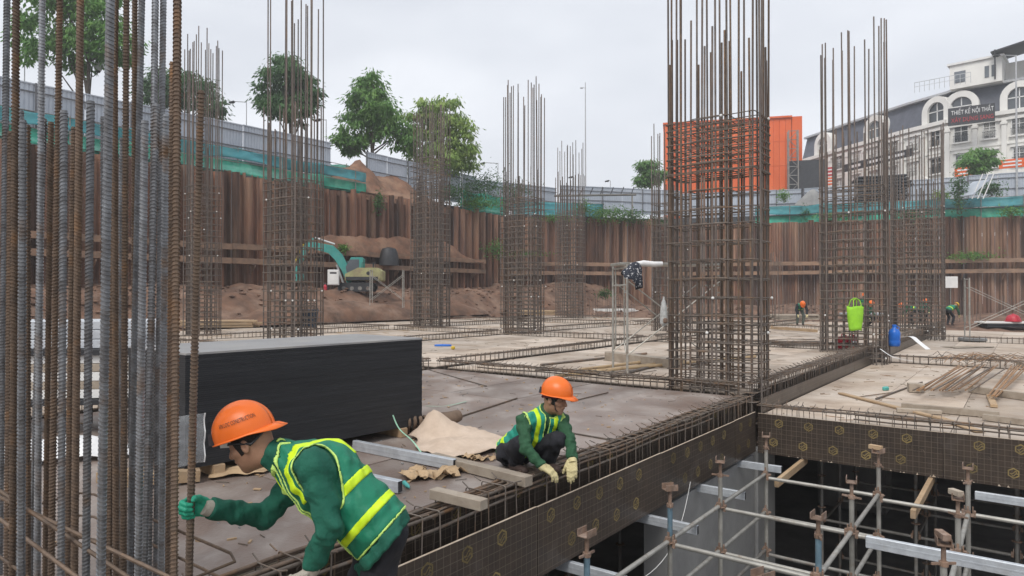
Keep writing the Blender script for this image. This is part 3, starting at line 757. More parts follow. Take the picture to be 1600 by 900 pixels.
# ---- beam cages
def stirrup_mesh(w, z0, z1, r, seg=5, hooks=True):
    """closed loop in the yz plane with two hooks at one top corner"""
    rn = .018; pts = []
    for (sx, zz, a0) in ((1, z1, 0), (-1, z1, 90), (-1, z0, 180), (1, z0, 270)):
        for k in range(3):
            an = R(a0 + 45 * k); pts.append((0, sx * (w / 2 - rn) + rn * math.cos(an), zz + (-rn if zz == z1 else rn) + rn * math.sin(an)))
    m = MB(); m.tube(pts, r, seg, closed=True)
    if hooks:
        m.tube([(.012, w / 2 - .02, z1 - .004), (.012, w / 2 - .075, z1 - .075)], r, seg); m.tube([(.012, w / 2 - .01, z1), (.012, w / 2 + .05, z1 + .035)], r, seg)
        m.tube([(-.012, -w / 2 + .0, z1 + .006), (-.012, -w / 2 - .07, z1 + .03)], r, seg)
    return m
def cage(a0, a1, c0, c1, z0, z1, along, label, sp=.2, near=True, top=3, r_long=.0125, r_st=.0055, sag=.012):
    ac, cc = (a0 + a1) / 2, (c0 + c1) / 2
    L, wd = (a1 - a0, c1 - c0) if along == 'a' else (c1 - c0, a1 - a0)
    root = empty('beam_rebar_cage', W3(ac, cc, z0), TH if along == 'a' else TH + math.pi / 2, label, 'rebar cage', 'beam reinforcement cages')
    h = z1 - z0
    seg = 7 if near else 5
    n = max(4, int(L / (.6 if near else 2.5)))
    def long_bar(y, z, r, mat, l0=-.5, l1=.5):
        m = MB(); ph = U(0, 6)
        m.tube([(L * (l0 + (l1 - l0) * i / n), y + U(-.004, .004), z + sag * math.sin(ph + i * 1.3)) for i in range(n + 1)], r, seg)
        obj('longitudinal_bar', m.mesh('longitudinal_bar', 60), MT[mat], root)
    for i in range(top):
        long_bar(-wd / 2 + .03 + (wd - .06) * i / max(1, top - 1), h - .022, r_long * U(.95, 1.15), 'rebar_rust' if i % 2 else 'rebar_bare')
    if near: long_bar(-wd / 2 + .03, h - .12, r_long, 'rebar_bare', -.5, .35); long_bar(-wd / 2 + .028, h - .06, r_long, 'rebar_rust', -.1, .5); long_bar(wd / 2 - .05, h - .05, r_long, 'rebar_rust', -.5, .1)
    for i in range(2): long_bar(-wd / 2 + .03 + (wd - .06) * i, .03, r_long, 'rebar_rust')
    k = int(L / sp)
    if near:
        me = stirrup_mesh(wd, 0, h, r_st).mesh('stirrup', 60); me.materials.append(MT['tie_steel'])
        me2 = stirrup_mesh(wd - .012, .02, h - .008, r_st).mesh('stirrup', 60); me2.materials.append(MT['tie_steel'])
        for i in range(k):
            o = obj('stirrup', me if i % 3 else me2, None, root, (-L / 2 + (i + .5) * L / k + U(-.02, .02), 0, U(-.006, .01)), (U(-.02, .02), U(-.04, .04), U(-.07, .07)))
            if i % 2: o.scale.y = -1
    else:
        m = MB(); w2 = wd / 2
        for i in range(k):
            x = -L / 2 + (i + .5) * L / k + U(-.03, .03); dz = U(-.012, .02); x2 = x + U(-.02, .02)
            m.tube([(x, -w2, 0), (x, -w2, h + dz), (x2, w2, h + dz), (x2, w2, 0)], r_st, 4, closed=True)
        obj('stirrups', m, MT['tie_steel'], root, kind='stuff')
    return root
MT['rebar_bare'] = M('rebar_pale', (.2, .17, .145), (.13, .105, .085), 14, .6, .45, .15, 90, .15, c3=(.22, .12, .06), scale3=5, p3=(.5, .7))
cage(-.2, 10.5, 3.34, 3.585, -.72, .045, 'a', 'rebar cage along the edge beam under the crouching worker\'s hands', .19, True, 4)
cage(10.54, 10.81, -5.5, 3.3, -.72, -.085, 'c', 'rebar cage along the cross beam above the scaffold', .145, True, 3, .011, .005)
cage(10.54, 10.81, 3.64, 10.1, -.45, .2, 'c', 'rebar cage behind the brown deck, left of the corner cage', .15, True, 3, .0125, .0055)
cage(10.9, 20.9, 3.34, 3.58, -.5, .2, 'a', 'rebar cage from the corner cage towards the lime green bag', .13, True, 4, .0125, .0055)
far_c = [(10.08, 10.37), (16.48, 16.77), (22.93, 23.22)]
cn = ['first', 'second', 'third']
for k, (c0, c1) in enumerate(far_c):
    for i, (a0, a1) in enumerate(((1.0, 10.4), (10.9, 20.9), (21.4, 31.9), (32.4, 41.9))):
        cage(a0, a1, c0, c1, -.42, .2, 'a', 'cage in the %s trench left of the edge beam, %s span' % (cn[k], ['nearest the stack', 'middle', 'far', 'farthest'][i]), .17, False, 3, .013, .0075)
for k, (a0, a1) in enumerate(((21.03, 21.32), (32.03, 32.32))):
    for q, (c0, c1) in enumerate(CB):
        cage(a0, a1, c0 + .1, c1 - .1, -.42, .2, 'c', 'far cross beam cage, %s row behind the corner cage, %s bay' % (cn[k], cn[q] if q < 3 else 'fourth'), .17, False, 3, .013, .0075)
    for q, (c0, c1) in enumerate(CR[:2]):
        cage(a0, a1, c0 + .1, c1 - .1, -.62, -.06, 'c', 'far cross beam cage in the lower deck, %s row, %s bay' % (cn[k], cn[q]), .17, False, 3, .013, .0075)
cage(10.54, 10.81, 10.5, 29.0, -.42, .2, 'c', 'rebar cage in the cross beam trench behind the black stack', .17, False, 3, .013, .0075)
cage(21.4, 41.9, 3.34, 3.58, -.5, .2, 'a', 'rebar cage in the long trench beyond the lime green bag', .17, False, 3, .013, .0075)
# ================================================================== scaffold in the open bay
rg = MB()                                                       # rosette
for k in range(8):
    a0, a1 = 2 * math.pi * k / 8, 2 * math.pi * (k + 1) / 8
rg.lathe([(.026, -.006), (.06, -.006), (.064, 0), (.06, .006), (.026, .006)], 16); RING = rg.mesh('rosette', 40); RING.materials.append(MT['jack'])
uh = MB(); uh.box((0, 0, 0), (.125, .1, .007)); uh.box((0, .046, .027), (.125, .007, .055)); uh.box((0, -.046, .027), (.125, .007, .055)); UH = uh.mesh('u_head'); UH.materials.append(MT['jack'])
sp_ = MB(); sp_.tube([(0, 0, -.3), (0, 0, 0)], .018, 10); SPIN = sp_.mesh('jack_screw', 60); SPIN.materials.append(MT['jack'])
nu = MB(); nu.lathe([(.022, -.02), (.034, -.02), (.034, .015), (.022, .015)], 8); nu.box((.05, 0, 0), (.09, .014, .018)); nu.box((-.05, 0, 0), (.09, .014, .018)); NUT = nu.mesh('jack_nut', 40); NUT.materials.append(MT['jack'])
lk = MB(); lk.box((0, 0, 0), (.03, .05, .07)); lk.box((.012, 0, .05), (.012, .02, .06)); LOCK = lk.mesh('wedge_lock'); LOCK.materials.append(MT['jack'])
STD = {}
def standard(a, c, zu, label, blue=False, dull=False, rot=0.0, head=True, group='scaffold standards in the open bay'):
    root = empty('scaffold_post', W3(a, c, -4.3), TH + rot, label, 'scaffold post', group)
    L = round((zu - .16) + 4.3, 2); k = (L, blue, dull)
    if k not in STD:
        m = MB(); m.tube([(0, 0, .05), (0, 0, L - .28)], .0245, 12); m.mesh
        me = m.mesh('tube', 60); me.materials.append(MT['pipe_dull' if dull else 'pipe'])
        u = MB(); u.tube([(0, 0, L - .28), (0, 0, L)], .0246 if not blue else .0255, 12); ue = u.mesh('tube_end', 60); ue.materials.append(MT['jack_blue' if blue else ('pipe_dull' if dull else 'pipe')])
        b = MB(); b.box((0, 0, .006), (.14, .14, .012)); b.tube([(0, 0, .01), (0, 0, .2)], .018, 8); be = b.mesh('base_plate'); be.materials.append(MT['jack'])
        STD[k] = (me, ue, be)
    me, ue, be = STD[k]
    obj('tube', me, None, root); obj('tube_end', ue, None, root); obj('base_plate', be, None, root)
    for z in (-.8, -1.3, -1.8, -2.8, -3.8):
        if z < zu - .2: obj('rosette', RING, None, root, (0, 0, z + 4.3))
    if head:
        obj('jack_screw', SPIN, None, root, (0, 0, zu + 4.3)); obj('jack_nut', NUT, None, root, (0, 0, L + .015), U(0, 3)); obj('u_head', UH, None, root, (0, 0, zu + 4.304), U(-.5, .5))
    return root
LED = {}
def ledger(a0, c0, a1, c1, z, label, dull=False):
    L = math.hypot(a1 - a0, c1 - c0) - .11; k = (round(L, 2), dull); ang = TH + math.atan2(c1 - c0, a1 - a0)
    if k not in LED:
        m = MB(); m.tube([(-L / 2, 0, 0), (L / 2, 0, 0)], .0225, 10); me = m.mesh('ledger_tube', 60); me.materials.append(MT['pipe_dull' if dull else 'pipe']); LED[k] = me
    root = empty('scaffold_ledger', W3((a0 + a1) / 2, (c0 + c1) / 2, z), ang, label, 'scaffold ledger', 'ledgers in the dark under the lower deck' if 'in the dark' in label else 'scaffold ledgers')
    obj('ledger_tube', LED[k], None, root)
    for s in (-1, 1): obj('wedge_lock', LOCK, None, root, (s * (L / 2 + .005), 0, .01), 0 if s > 0 else math.pi)
ZU = -.3
rowsA = {2.75: [3.1, 4.58, 6.14, 7.5, 9.2], 1.4: [4.6, 6.12, 7.5, 9.08], .5: [6.07, 7.47, 8.85], -1.2: [7.5, 9.0]}
rname = {2.75: 'beside the printed edge beam boards', 1.4: 'second row out from the edge beam boards', .5: 'third row out from the edge beam boards', -1.2: 'outer row of the open bay'}
on = ['first', 'second', 'third', 'fourth', 'fifth']
for c, lst in rowsA.items():
    for i, a in enumerate(lst):
        standard(a, c, ZU + (0 if c > 0 else -.1), '%s scaffold post %s, counted from the cross beam' % (on[len(lst) - 1 - i], rname[c]), blue=(c == 2.75 and a < 6.5) or (c == 1.4 and a == 6.12), rot=U(-.2, .2))
zl = -.8
for zz, zn in ((-.8, 'upper'), (-1.3, 'second'), (-1.8, 'middle'), (-2.8, 'low')):
    for c, lst in rowsA.items():
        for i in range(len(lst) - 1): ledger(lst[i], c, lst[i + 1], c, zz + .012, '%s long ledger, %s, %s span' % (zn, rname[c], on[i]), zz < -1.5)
    for i, (a, cs) in enumerate(((4.6, (2.75, 1.4)), (6.13, (2.75, 1.4)), (6.1, (1.4, .5)), (7.5, (2.75, 1.4)), (7.48, (1.4, .5)), (7.5, (.5, -1.2)), (9.1, (2.75, 1.4)), (8.95, (1.4, .5)), (8.95, (.5, -1.2)))):
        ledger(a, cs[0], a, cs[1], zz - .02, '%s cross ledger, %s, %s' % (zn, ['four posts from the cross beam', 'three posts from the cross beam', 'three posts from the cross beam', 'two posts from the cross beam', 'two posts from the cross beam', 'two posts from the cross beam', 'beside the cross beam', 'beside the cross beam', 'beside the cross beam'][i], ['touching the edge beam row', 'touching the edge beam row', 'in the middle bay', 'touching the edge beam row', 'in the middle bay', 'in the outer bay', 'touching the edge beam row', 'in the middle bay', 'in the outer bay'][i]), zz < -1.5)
# posts and ledgers in the dark under the decks
for i, a in enumerate((11.6, 12.9, 14.3)):
    for j, c in enumerate((2.6, 1.3, .1, -1.2, -2.4)):
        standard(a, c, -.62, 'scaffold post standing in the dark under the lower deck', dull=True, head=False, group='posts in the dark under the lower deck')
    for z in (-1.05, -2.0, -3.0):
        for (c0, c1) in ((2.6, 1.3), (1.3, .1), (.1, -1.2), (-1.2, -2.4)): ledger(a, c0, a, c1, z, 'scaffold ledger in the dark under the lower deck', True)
for j, c in enumerate((2.6, 1.3, .1, -1.2)):
    for z in (-1.1, -2.05):
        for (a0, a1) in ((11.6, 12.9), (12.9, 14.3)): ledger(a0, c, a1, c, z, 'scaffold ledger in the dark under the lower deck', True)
for i, a in enumerate((4.3, 5.6, 6.9, 8.2)):
    for j, c in enumerate((4.4, 5.6)):
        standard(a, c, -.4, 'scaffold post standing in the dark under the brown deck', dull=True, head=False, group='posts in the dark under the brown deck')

# galvanised box joists and timbers laid on the heads
def steel_joist(a, c, L, ang, z, label, h=.1, w=.05):
    root = empty('steel_joist', W3(a, c, z), ang, label, 'steel joist', 'galvanised joists')
    m = MB(); t = .003
    m.cbox((0, 0, -h / 2), (L, w, h), .005); obj('channel', m, MT['galv'], root)
    for q in (-1, 1): obj('end_shade_plate', MB().box((q * (L / 2 + .0012), 0, -h / 2), (.002, w - .014, h - .014)), MT['dark'], root)  # dark plates on the solid ends imitate the shade inside a hollow joist
    g = MB(); g.box((0, -w / 2 - .001, -h * .5), (L * .998, .002, .012)); obj('rolled_groove', g, MT['galv'], root)
BD = TH - math.pi / 2
for i, a in enumerate((5.2, 6.82, 8.32, 9.86)): steel_joist(a, 3.32, 1.16, BD + U(-.03, .03), -.826, 'galvanised joist sticking out under the edge beam boards, %s from the near end' % on[i])
steel_joist(7.1, -.1, 2.6, BD + .02, -.67, 'long galvanised joist across the third scaffold row', .11)
steel_joist(10.1, -.6, 2.2, BD, -.83, 'galvanised joist just under the cross beam boards')
def timber(p0, p1, w, h, label, mat='timber', cat='timber', group='loose timbers', ch=.004):
    p0, p1 = Vector(p0), Vector(p1); c = (p0 + p1) / 2
    m = MB(); m.bar(p0 - c, p1 - c, w, h, ch=ch); return obj('timber', m, MT[mat], None, c, label=label, cat=cat, group=group)
timber(W3(9.2, 2.62, -.9), W3(10.7, 2.62, -.88), .055, .1, 'pale timber sticking out under the boards by the beam corner')
timber(W3(8.85, 1.02, -.9), W3(10.7, 1.0, -.88), .055, .1, 'pale timber sticking out under the middle of the cross beam boards')
timber(W3(7.6, -.2, -.78), W3(7.3, -1.9, -.78), .05, .1, 'short pale timber lying on the third scaffold row')
timber(W3(9.06, 1.36, -.235), W3(9.1, 1.5, -.235), .06, .05, 'small timber block resting in a scaffold head', ch=.003)
timber(W3(7.42, .47, -.235), W3(7.5, .56, -.235), .06, .05, 'dark timber offcut resting in a scaffold head', 'timber_grey', ch=.003)
timber(W3(6.02, .47, -.235), W3(6.14, .54, -.235), .06, .05, 'reddish timber offcut resting in a scaffold head', 'jack', ch=.003)
# thin binding wire hanging from the boards
m = MB(); pts = []
P0, P1 = W3(7.9, 3.27, -.7), W3(4.55, 3.1, -.85)
for i in range(25):
    t = i / 24; p = P0.lerp(P1, t); p.z -= .35 * math.sin(math.pi * t) ; pts.append(p + (W3(0, -.25) * math.sin(math.pi * t)))
m.tube(pts, .0035, 5); obj('wire', m, MT['white'], label='thin pale wire sagging below the edge beam boards', cat='wire')
# walkway the stooping worker stands on, outside the picture
wk = empty('walkway', W3(1.9, 2.4, -.36), TH, 'plank walkway below the stooping worker', 'walkway')
for i in range(4):
    m = MB(); m.cbox((0, 0, 0), (3.4, .235, .04), .004); obj('plank', m, MT['timber_grey'], wk, (-.3, -.72 + i * .245, 0))
lnd = empty('deck', W3(-3.2, -.4, -.28), TH, kind='structure')
for i in range(3):
    for j in range(5): obj('plywood_panel', panel_mesh(2.434, 1.214, 'deck_dust'), None, lnd, (-2.44 + i * 2.44, -2.44 + j * 1.22 - .2, 0))
# ================================================================== beyond the pit: trees, lamps, buildings
def tree(name, base, h, crown, leafmat, label, seed, n_leaf=5200, leaf=.28, trunk_r=.16, droop=.3, group='street trees above the wall', cat='tree'):
    """crown: list of (dx, dy, dz, rx, ry, rz) lobes relative to the base"""
    rr = random.Random(seed); base = Vector(base)
    root = empty(name, base, 0, label, cat, group)
    m = MB(); zc = max(c[2] for c in crown)
    tp = []; x = y = 0
    for i in range(7):
        t = i / 6; tp.append((x, y, t * zc)); x += rr.uniform(-.12, .12); y += rr.uniform(-.12, .12)
    m.tube(tp, [trunk_r * (1 - .75 * i / 6) for i in range(7)], 8)
    for c in crown:
        for k in range(4):
            t = rr.uniform(.35, .85); s = Vector((0, 0, zc * t)) + Vector((tp[int(t * 6)][0], tp[int(t * 6)][1], 0))
            e = Vector(c[:3]) + Vector((rr.uniform(-.7, .7) * c[3], rr.uniform(-.7, .7) * c[4], rr.uniform(-.3, .6) * c[5]))
            mid = s.lerp(e, .5) + Vector((rr.uniform(-.2, .2), rr.uniform(-.2, .2), .15))
            m.tube([s, mid, e], [trunk_r * .34, trunk_r * .2, trunk_r * .07], 5)
    obj('trunk', m.mesh('trunk', 60), MT['bark'], root)
    m = MB(); tot = sum(c[3] * c[4] * c[5] for c in crown)
    # leaves sit on twig clumps so that the crown keeps gaps and dark hollows
    clumps = []
    crown = [(c[0], c[1], c[2], c[3] * .88, c[4] * .88, c[5] * .88) for c in crown]
    for c in list(crown):                              # small outlying sprays make the outline uneven
        for q in range(4):
            v = Vector((rr.uniform(-1, 1), rr.uniform(-1, 1), rr.uniform(-.6, 1))).normalized(); crown.append((c[0] + v.x * c[3], c[1] + v.y * c[4], c[2] + v.z * c[5], c[3] * .3, c[4] * .3, c[5] * .28))
    for c in crown:
        k = max(6, int(n_leaf / 15 * c[3] * c[4] * c[5] / tot))
        for q in range(k):
            while True:
                v = Vector((rr.uniform(-1, 1), rr.uniform(-1, 1), rr.uniform(-1, 1)))
                if .2 < v.length < 1: break
            clumps.append((Vector(c[:3]) + Vector((v.x * c[3], v.y * c[4], v.z * c[5])), v))
    for (p, v) in clumps:
        R0 = rr.uniform(.6, 1.3) * leaf * 1.55
        for q in range(26):
            o = Vector((rr.gauss(0, 1), rr.gauss(0, 1), rr.gauss(0, .55))) * R0 * .62
            l = leaf * rr.uniform(.7, 1.6)
            d = Vector((o.x + v.x * .3 * l, o.y + v.y * .3 * l, rr.uniform(-.9, .25) - droop)); d.normalize()
            s = d.cross(Vector((rr.uniform(-.4, .4), rr.uniform(-.4, .4), 1))); s.normalize(); c0 = p + o
            w = l * .42
            up = s.cross(d) * l * .12
            m.add([c0, c0 + d * l * .45 + s * w * .5 - up, c0 + d * l, c0 + d * l * .45 - s * w * .5 - up], [(0, 1, 2, 3)])
    obj('crown', m, MT[leafmat], root)
    return root
def street(px, d): p = at(px, 0, d); p.z = STREET; return p
def lobe_px(px, y, d, rx_px, ry_px, base, ry=None):
    c = at(px, y, d) - Vector(base); s = d / F
    return (c.x, c.y, c.z, rx_px * s, (ry or rx_px) * s, ry_px * s)
b = street(136, 47)
tree('tree', b, 9, [lobe_px(120, 30, 47, 75, 50, b), lobe_px(60, 60, 47, 45, 45, b), lobe_px(180, 70, 47, 38, 42, b), lobe_px(135, 75, 47, 60, 38, b), lobe_px(110, -25, 47, 70, 50, b)], 'leaf', 'large leafy tree behind the near starter bars', 1, 5600, .34, .2)
b = street(285, 62)
tree('tree', b, 7, [lobe_px(285, 140, 62, 55, 30, b), lobe_px(245, 150, 62, 35, 30, b), lobe_px(325, 165, 62, 30, 22, b)], 'leaf_dark', 'low dark round tree behind the long grey fence', 2, 3600, .36, .18)
b = street(455, 56)
tree('tree', b, 8, [lobe_px(445, 120, 56, 38, 32, b), lobe_px(420, 150, 56, 26, 24, b), lobe_px(478, 140, 56, 26, 30, b), lobe_px(455, 170, 56, 42, 24, b), lobe_px(440, 95, 56, 20, 12, b)], 'leaf_dark', 'dense tree behind the cage by the plywood stack', 3, 3800, .32, .2)
b = street(585, 57)
tree('tree', b, 9, [lobe_px(578, 135, 57, 26, 24, b), lobe_px(580, 165, 57, 42, 28, b), lobe_px(556, 200, 57, 34, 28, b), lobe_px(606, 195, 57, 36, 34, b), lobe_px(548, 225, 57, 26, 16, b), lobe_px(628, 215, 57, 20, 26, b)], 'leaf', 'tall cone shaped green tree behind the gap in the fence', 4, 4600, .34, .22)
b = street(690, 60)
tree('tree', b, 8, [lobe_px(684, 175, 60, 38, 26, b), lobe_px(655, 205, 60, 34, 36, b), lobe_px(700, 215, 60, 42, 38, b), lobe_px(680, 250, 60, 52, 26, b), lobe_px(722, 245, 60, 22, 26, b)], 'leaf_light', 'broad yellow green tree behind the red soil mound', 5, 5200, .34, .22, .5)
b = street(1016, 78)
tree('tree', b, 8, [lobe_px(1012, 258, 78, 12, 12, b), lobe_px(1022, 272, 78, 14, 14, b), lobe_px(1005, 285, 78, 8, 8, b)], 'leaf', 'small thin tree left of the orange building', 6, 1500, .36, .1)
b = street(1530, 66)
tree('tree', b, 6, [lobe_px(1530, 238, 66, 18, 6, b), lobe_px(1520, 250, 66, 14, 5, b), lobe_px(1545, 252, 66, 12, 5, b), lobe_px(1533, 262, 66, 8, 8, b)], 'leaf', 'small layered tree in front of the white building', 7, 1500, .3, .08)
def shrub(px, y, d, rx, ry, mat, label, seed, n=900, leaf=.26, group='shrubs and weeds along the wall tops'):
    rr = random.Random(seed); c = at(px, y, d); s = d / F; m = MB()
    root = empty('shrub', c - Vector((0, 0, ry * s)), 0, label, 'shrub', group)
    st = MB()
    for k in range(7): st.tube([(U(-.2, .2), U(-.2, .2), 0), (U(-.6, .6) * rx * s, U(-.5, .5), ry * s * U(.8, 1.6))], [.02, .008], 4)
    obj('stems', st, MT['bark'], root)
    for q in range(n):
        v = Vector((rr.gauss(0, .5), rr.gauss(0, .5), rr.gauss(0, .5)))
        p = Vector((v.x * rx * s, v.y * max(.5, rx * s * .5), ry * s + v.z * ry * s))
        l = leaf * rr.uniform(.5, 1.2); d0 = Vector((rr.uniform(-1, 1), rr.uniform(-1, 1), rr.uniform(-.9, .5))).normalized(); sd_ = d0.cross(Vector((.1, .2, 1))).normalized() * l * .25
        m.add([p, p + d0 * l * .5 + sd_, p + d0 * l, p + d0 * l * .5 - sd_], [(0, 1, 2, 3)])
    obj('foliage', m, MT[mat], root)
shrub(728, 300, 59, 34, 22, 'leaf_dark', 'dark creeper hanging over the short grey fence end', 21, 1300)
shrub(760, 288, 62, 30, 24, 'leaf_dark', 'ragged vine over the fence behind the sagging net', 22, 1000)
shrub(745, 318, 59, 36, 9, 'leaf', 'low weeds above the sagging green net', 23, 800)
shrub(805, 300, 64, 26, 18, 'leaf_dark', 'dark bush behind the bare bars against the sky', 24, 900)
shrub(950, 335, 65, 34, 12, 'leaf', 'bright leafy shrub over the short wall', 25, 1400)
shrub(985, 338, 66, 26, 10, 'leaf_dark', 'darker shrub beside the bright leafy shrub', 26, 900)
shrub(910, 325, 65, 14, 12, 'leaf', 'small shrub behind the far cage', 27, 500)
shrub(775, 390, 60, 16, 14, 'leaf', 'weed clump hanging on the long wall by the corner', 28, 500)
shrub(1500, 300, 58, 12, 34, 'leaf_dark', 'tall creeper climbing over the net below the layered tree', 29, 900)
shrub(1548, 295, 60, 22, 12, 'leaf_dark', 'rounded bush behind the pale green net', 30, 800)
shrub(1520, 400, 58, 38, 7, 'leaf', 'weeds growing on the right wall ledge', 31, 700)
shrub(1258, 335, 64, 7, 14, 'leaf_dark', 'small creeper hanging on the net by the orange building', 32, 400)
shrub(1470, 305, 60, 14, 8, 'leaf_light', 'pale weeds left of the tall creeper', 33, 350)
shrub(592, 315, 50, 7, 14, 'leaf_dark', 'fern growing from a gap in the long wall', 34, 250)
shrub(1225, 305, 66, 10, 10, 'leaf', 'bush under the orange building', 35, 350)
shrub(535, 388, 47, 10, 6, 'leaf', 'grass tuft above the excavator boom', 36, 260)
shrub(820, 396, 62, 40, 5, 'leaf', 'weeds on the ledge behind the sky cage', 37, 500)
shrub(945, 458, 58, 12, 6, 'leaf_dark', 'dark weeds at the foot of the back wall', 38, 300)

rw_ = random.Random(77)
for k, (px, y, d, rx, ry, mt, lab) in enumerate(((1300, 338, 62, 26, 7, 'leaf', 'weeds on the wall top behind the lime bag cage'), (1420, 336, 60, 22, 6, 'leaf_dark', 'dark weeds on the wall top behind the second right cage'), (1580, 330, 57, 20, 8, 'leaf', 'weeds on the wall top near the tall street lamp'), (1215, 345, 66, 16, 6, 'leaf_dark', 'weeds on the wall top beside the corner cage'), (870, 340, 64, 26, 7, 'leaf', 'weeds on the wall top behind the far cage'), (1030, 345, 66, 20, 7, 'leaf_dark', 'weeds under the small thin tree'), (700, 300, 57, 22, 9, 'leaf_dark', 'creeper on the right flank of the soil mound'))): shrub(px, y, d, rx, ry, mt, lab, 60 + k, 420)
# lamp posts
def lamp(px, ytop, d, arm, label, double=False, globe=False, r=.06, zb=STREET):
    p = at(px, ytop, d); hgt = p.z - zb
    root = empty('street_lamp', (p.x, p.y, zb), 0, label, 'street lamp', 'lamps along the street')
    m = MB(); m.tube([(0, 0, 0), (0, 0, hgt)], [r, r * .6], 8); obj('pole', m.mesh('pole', 60), MT['steel_lamp'], root)
    if globe:
        g = MB(); g.lathe([(.02, hgt - .5), (.2, hgt - .42), (.3, hgt - .2), (.3, hgt), (.2, hgt + .2), (.02, hgt + .28)], 14, (.75, 0, 0)); obj('globe', g.mesh('globe', 80), MT['white'], root)
        a_ = MB(); a_.tube([(0, 0, hgt - .6), (.4, 0, hgt - .85), (.75, 0, hgt - .5)], .035, 6); a_.lathe([(.12, hgt - .56), (.16, hgt - .46), (.1, hgt - .4)], 10, (.75, 0, 0)); obj('arm', a_, MT['dark'], root)
    else:
        for s in ((-1, 1) if double else ((1 if arm > 0 else -1),)):
            a_ = MB(); a_.tube([(0, 0, hgt - .05), (s * abs(arm), 0, hgt + .02)], .035, 6); obj('arm', a_, MT['steel_lamp'], root)
            h_ = MB(); h_.cbox((s * (abs(arm) + .2), 0, hgt - .05), (.5, .3, .14), .03, Matrix.Rotation(R(14 * s), 3, 'Y')); h_.box((s * (abs(arm) + .2), 0, hgt - .13), (.36, .2, .02)); obj('lamp_head', h_, MT['dark'], root)
lamp(384, 158, 60, -1.1, 'street lamp with dark head above the long fence')
lamp(647, 222, 58, -1.2, 'pale lamp arm in front of the yellow green tree')
lamp(722, 240, 60, -1.2, 'pale lamp arm right of the yellow green tree')
lamp(509, 186, 55, -.5, 'thin pale lamp post at the end of the long fence')
lamp(778, 254, 66, -1.3, 'low street lamp left of the bare bars against the sky')
lamp(135, 100, 48, 1, 'globe lamp hanging by the large leafy tree', globe=True)
lamp(36, 70, 47, 1, 'pale pole standing behind the near starter bars', globe=False, r=.05)
lamp(954, 282, 80, -.2, 'small lamp above the back fence')
lamp(897, 276, 78, -.2, 'small lamp behind the far cage')
lamp(1590, 85, 62, -1.6, 'tall white street lamp in front of the white building', r=.1)
p = at(915, 128, 74)
mast = empty('lamp_mast', (p.x, p.y, STREET), 0, 'very tall thin mast with a small camera arm', 'mast')
m = MB(); m.tube([(0, 0, 0), (0, 0, p.z - STREET)], [.1, .05], 8); obj('pole', m, MT['steel_lamp'], mast)
m = MB(); m.tube([(0, 0, p.z - STREET - .6), (-.35, 0, p.z - STREET - .55)], .03, 5); m.cbox((-.42, 0, p.z - STREET - .6), (.3, .16, .14), .02); obj('camera', m, MT['steel_lamp'], mast)

# orange clad building
ob_l, ob_r, d0 = at(1037, 0, 96), at(1238, 0, 92), 94
ang = math.atan2(ob_r.y - ob_l.y, ob_r.x - ob_l.x); Lo = (ob_r - ob_l).xy.length; ztop = at(0, 187, 94).z
root = empty('orange_building', (ob_l.x, ob_l.y, STREET), ang, 'windowless building clad in bright orange panels', 'building')
hz_ = ztop - STREET
m = MB(); m.box((Lo / 2, 6, hz_ / 2), (Lo - .2, 11.6, hz_ - .2)); obj('wall', m, MT['orange_clad'], root)
nw, nh = 22, 5
cl = MB(); cl.cbox((0, 0, 0), (Lo / nw - .03, .12, hz_ / nh - .03), .012); cme = cl.mesh('cladding_panel'); cme.materials.append(MT['orange_clad'])
for i in range(nw):
    for j in range(nh): obj('cladding_panel', cme, None, root, ((i + .5) * Lo / nw, .13 + U(0, .03), (j + .5) * hz_ / nh))
m = MB(); m.box((Lo / 2, 5.9, hz_ - .02), (Lo + .1, 12.1, .25)); obj('parapet', m, MT['orange_clad'], root)
m = MB(); m.box((Lo + .72, 5.2, hz_ * .5), (1.3, 10.1, hz_ * 1.0)); obj('end_wall', m, MT['orange_clad'], root)
hst = empty('lattice_tower', at(1240, 0, 90.5) * 1.0, ang, 'steel lattice tower on the orange building corner', 'tower'); hst.location.z = STREET
m = MB(); hh = at(0, 205, 91).z - STREET
for (x, y) in ((-.6, -.3), (.6, -.3), (-.6, .6), (.6, .6)): m.box((x, y, hh / 2), (.14, .14, hh))
obj('legs', m, MT['pipe_dull'], hst)
for k in range(int(hh / 1.2)):
    z = k * 1.2; s = 1 if k % 2 else -1; m = MB(); m.bar((-.6 * s, -.3, z), (.6 * s, -.3, z + 1.2), .08, .08); m.bar((-.6, -.3, z + 1.2), (.6, -.3, z + 1.2), .08, .08); obj('brace', m, MT['pipe_dull'], hst)
m = MB(); m.box((0, 0, 3.2), (4.6, .3, 6.4)); p = at(1263, 0, 90); obj('billboard', m, MT['dark'], None, (p.x, p.y, STREET + 4.0), -.3, label='dark blank billboard between orange and white buildings', cat='billboard')

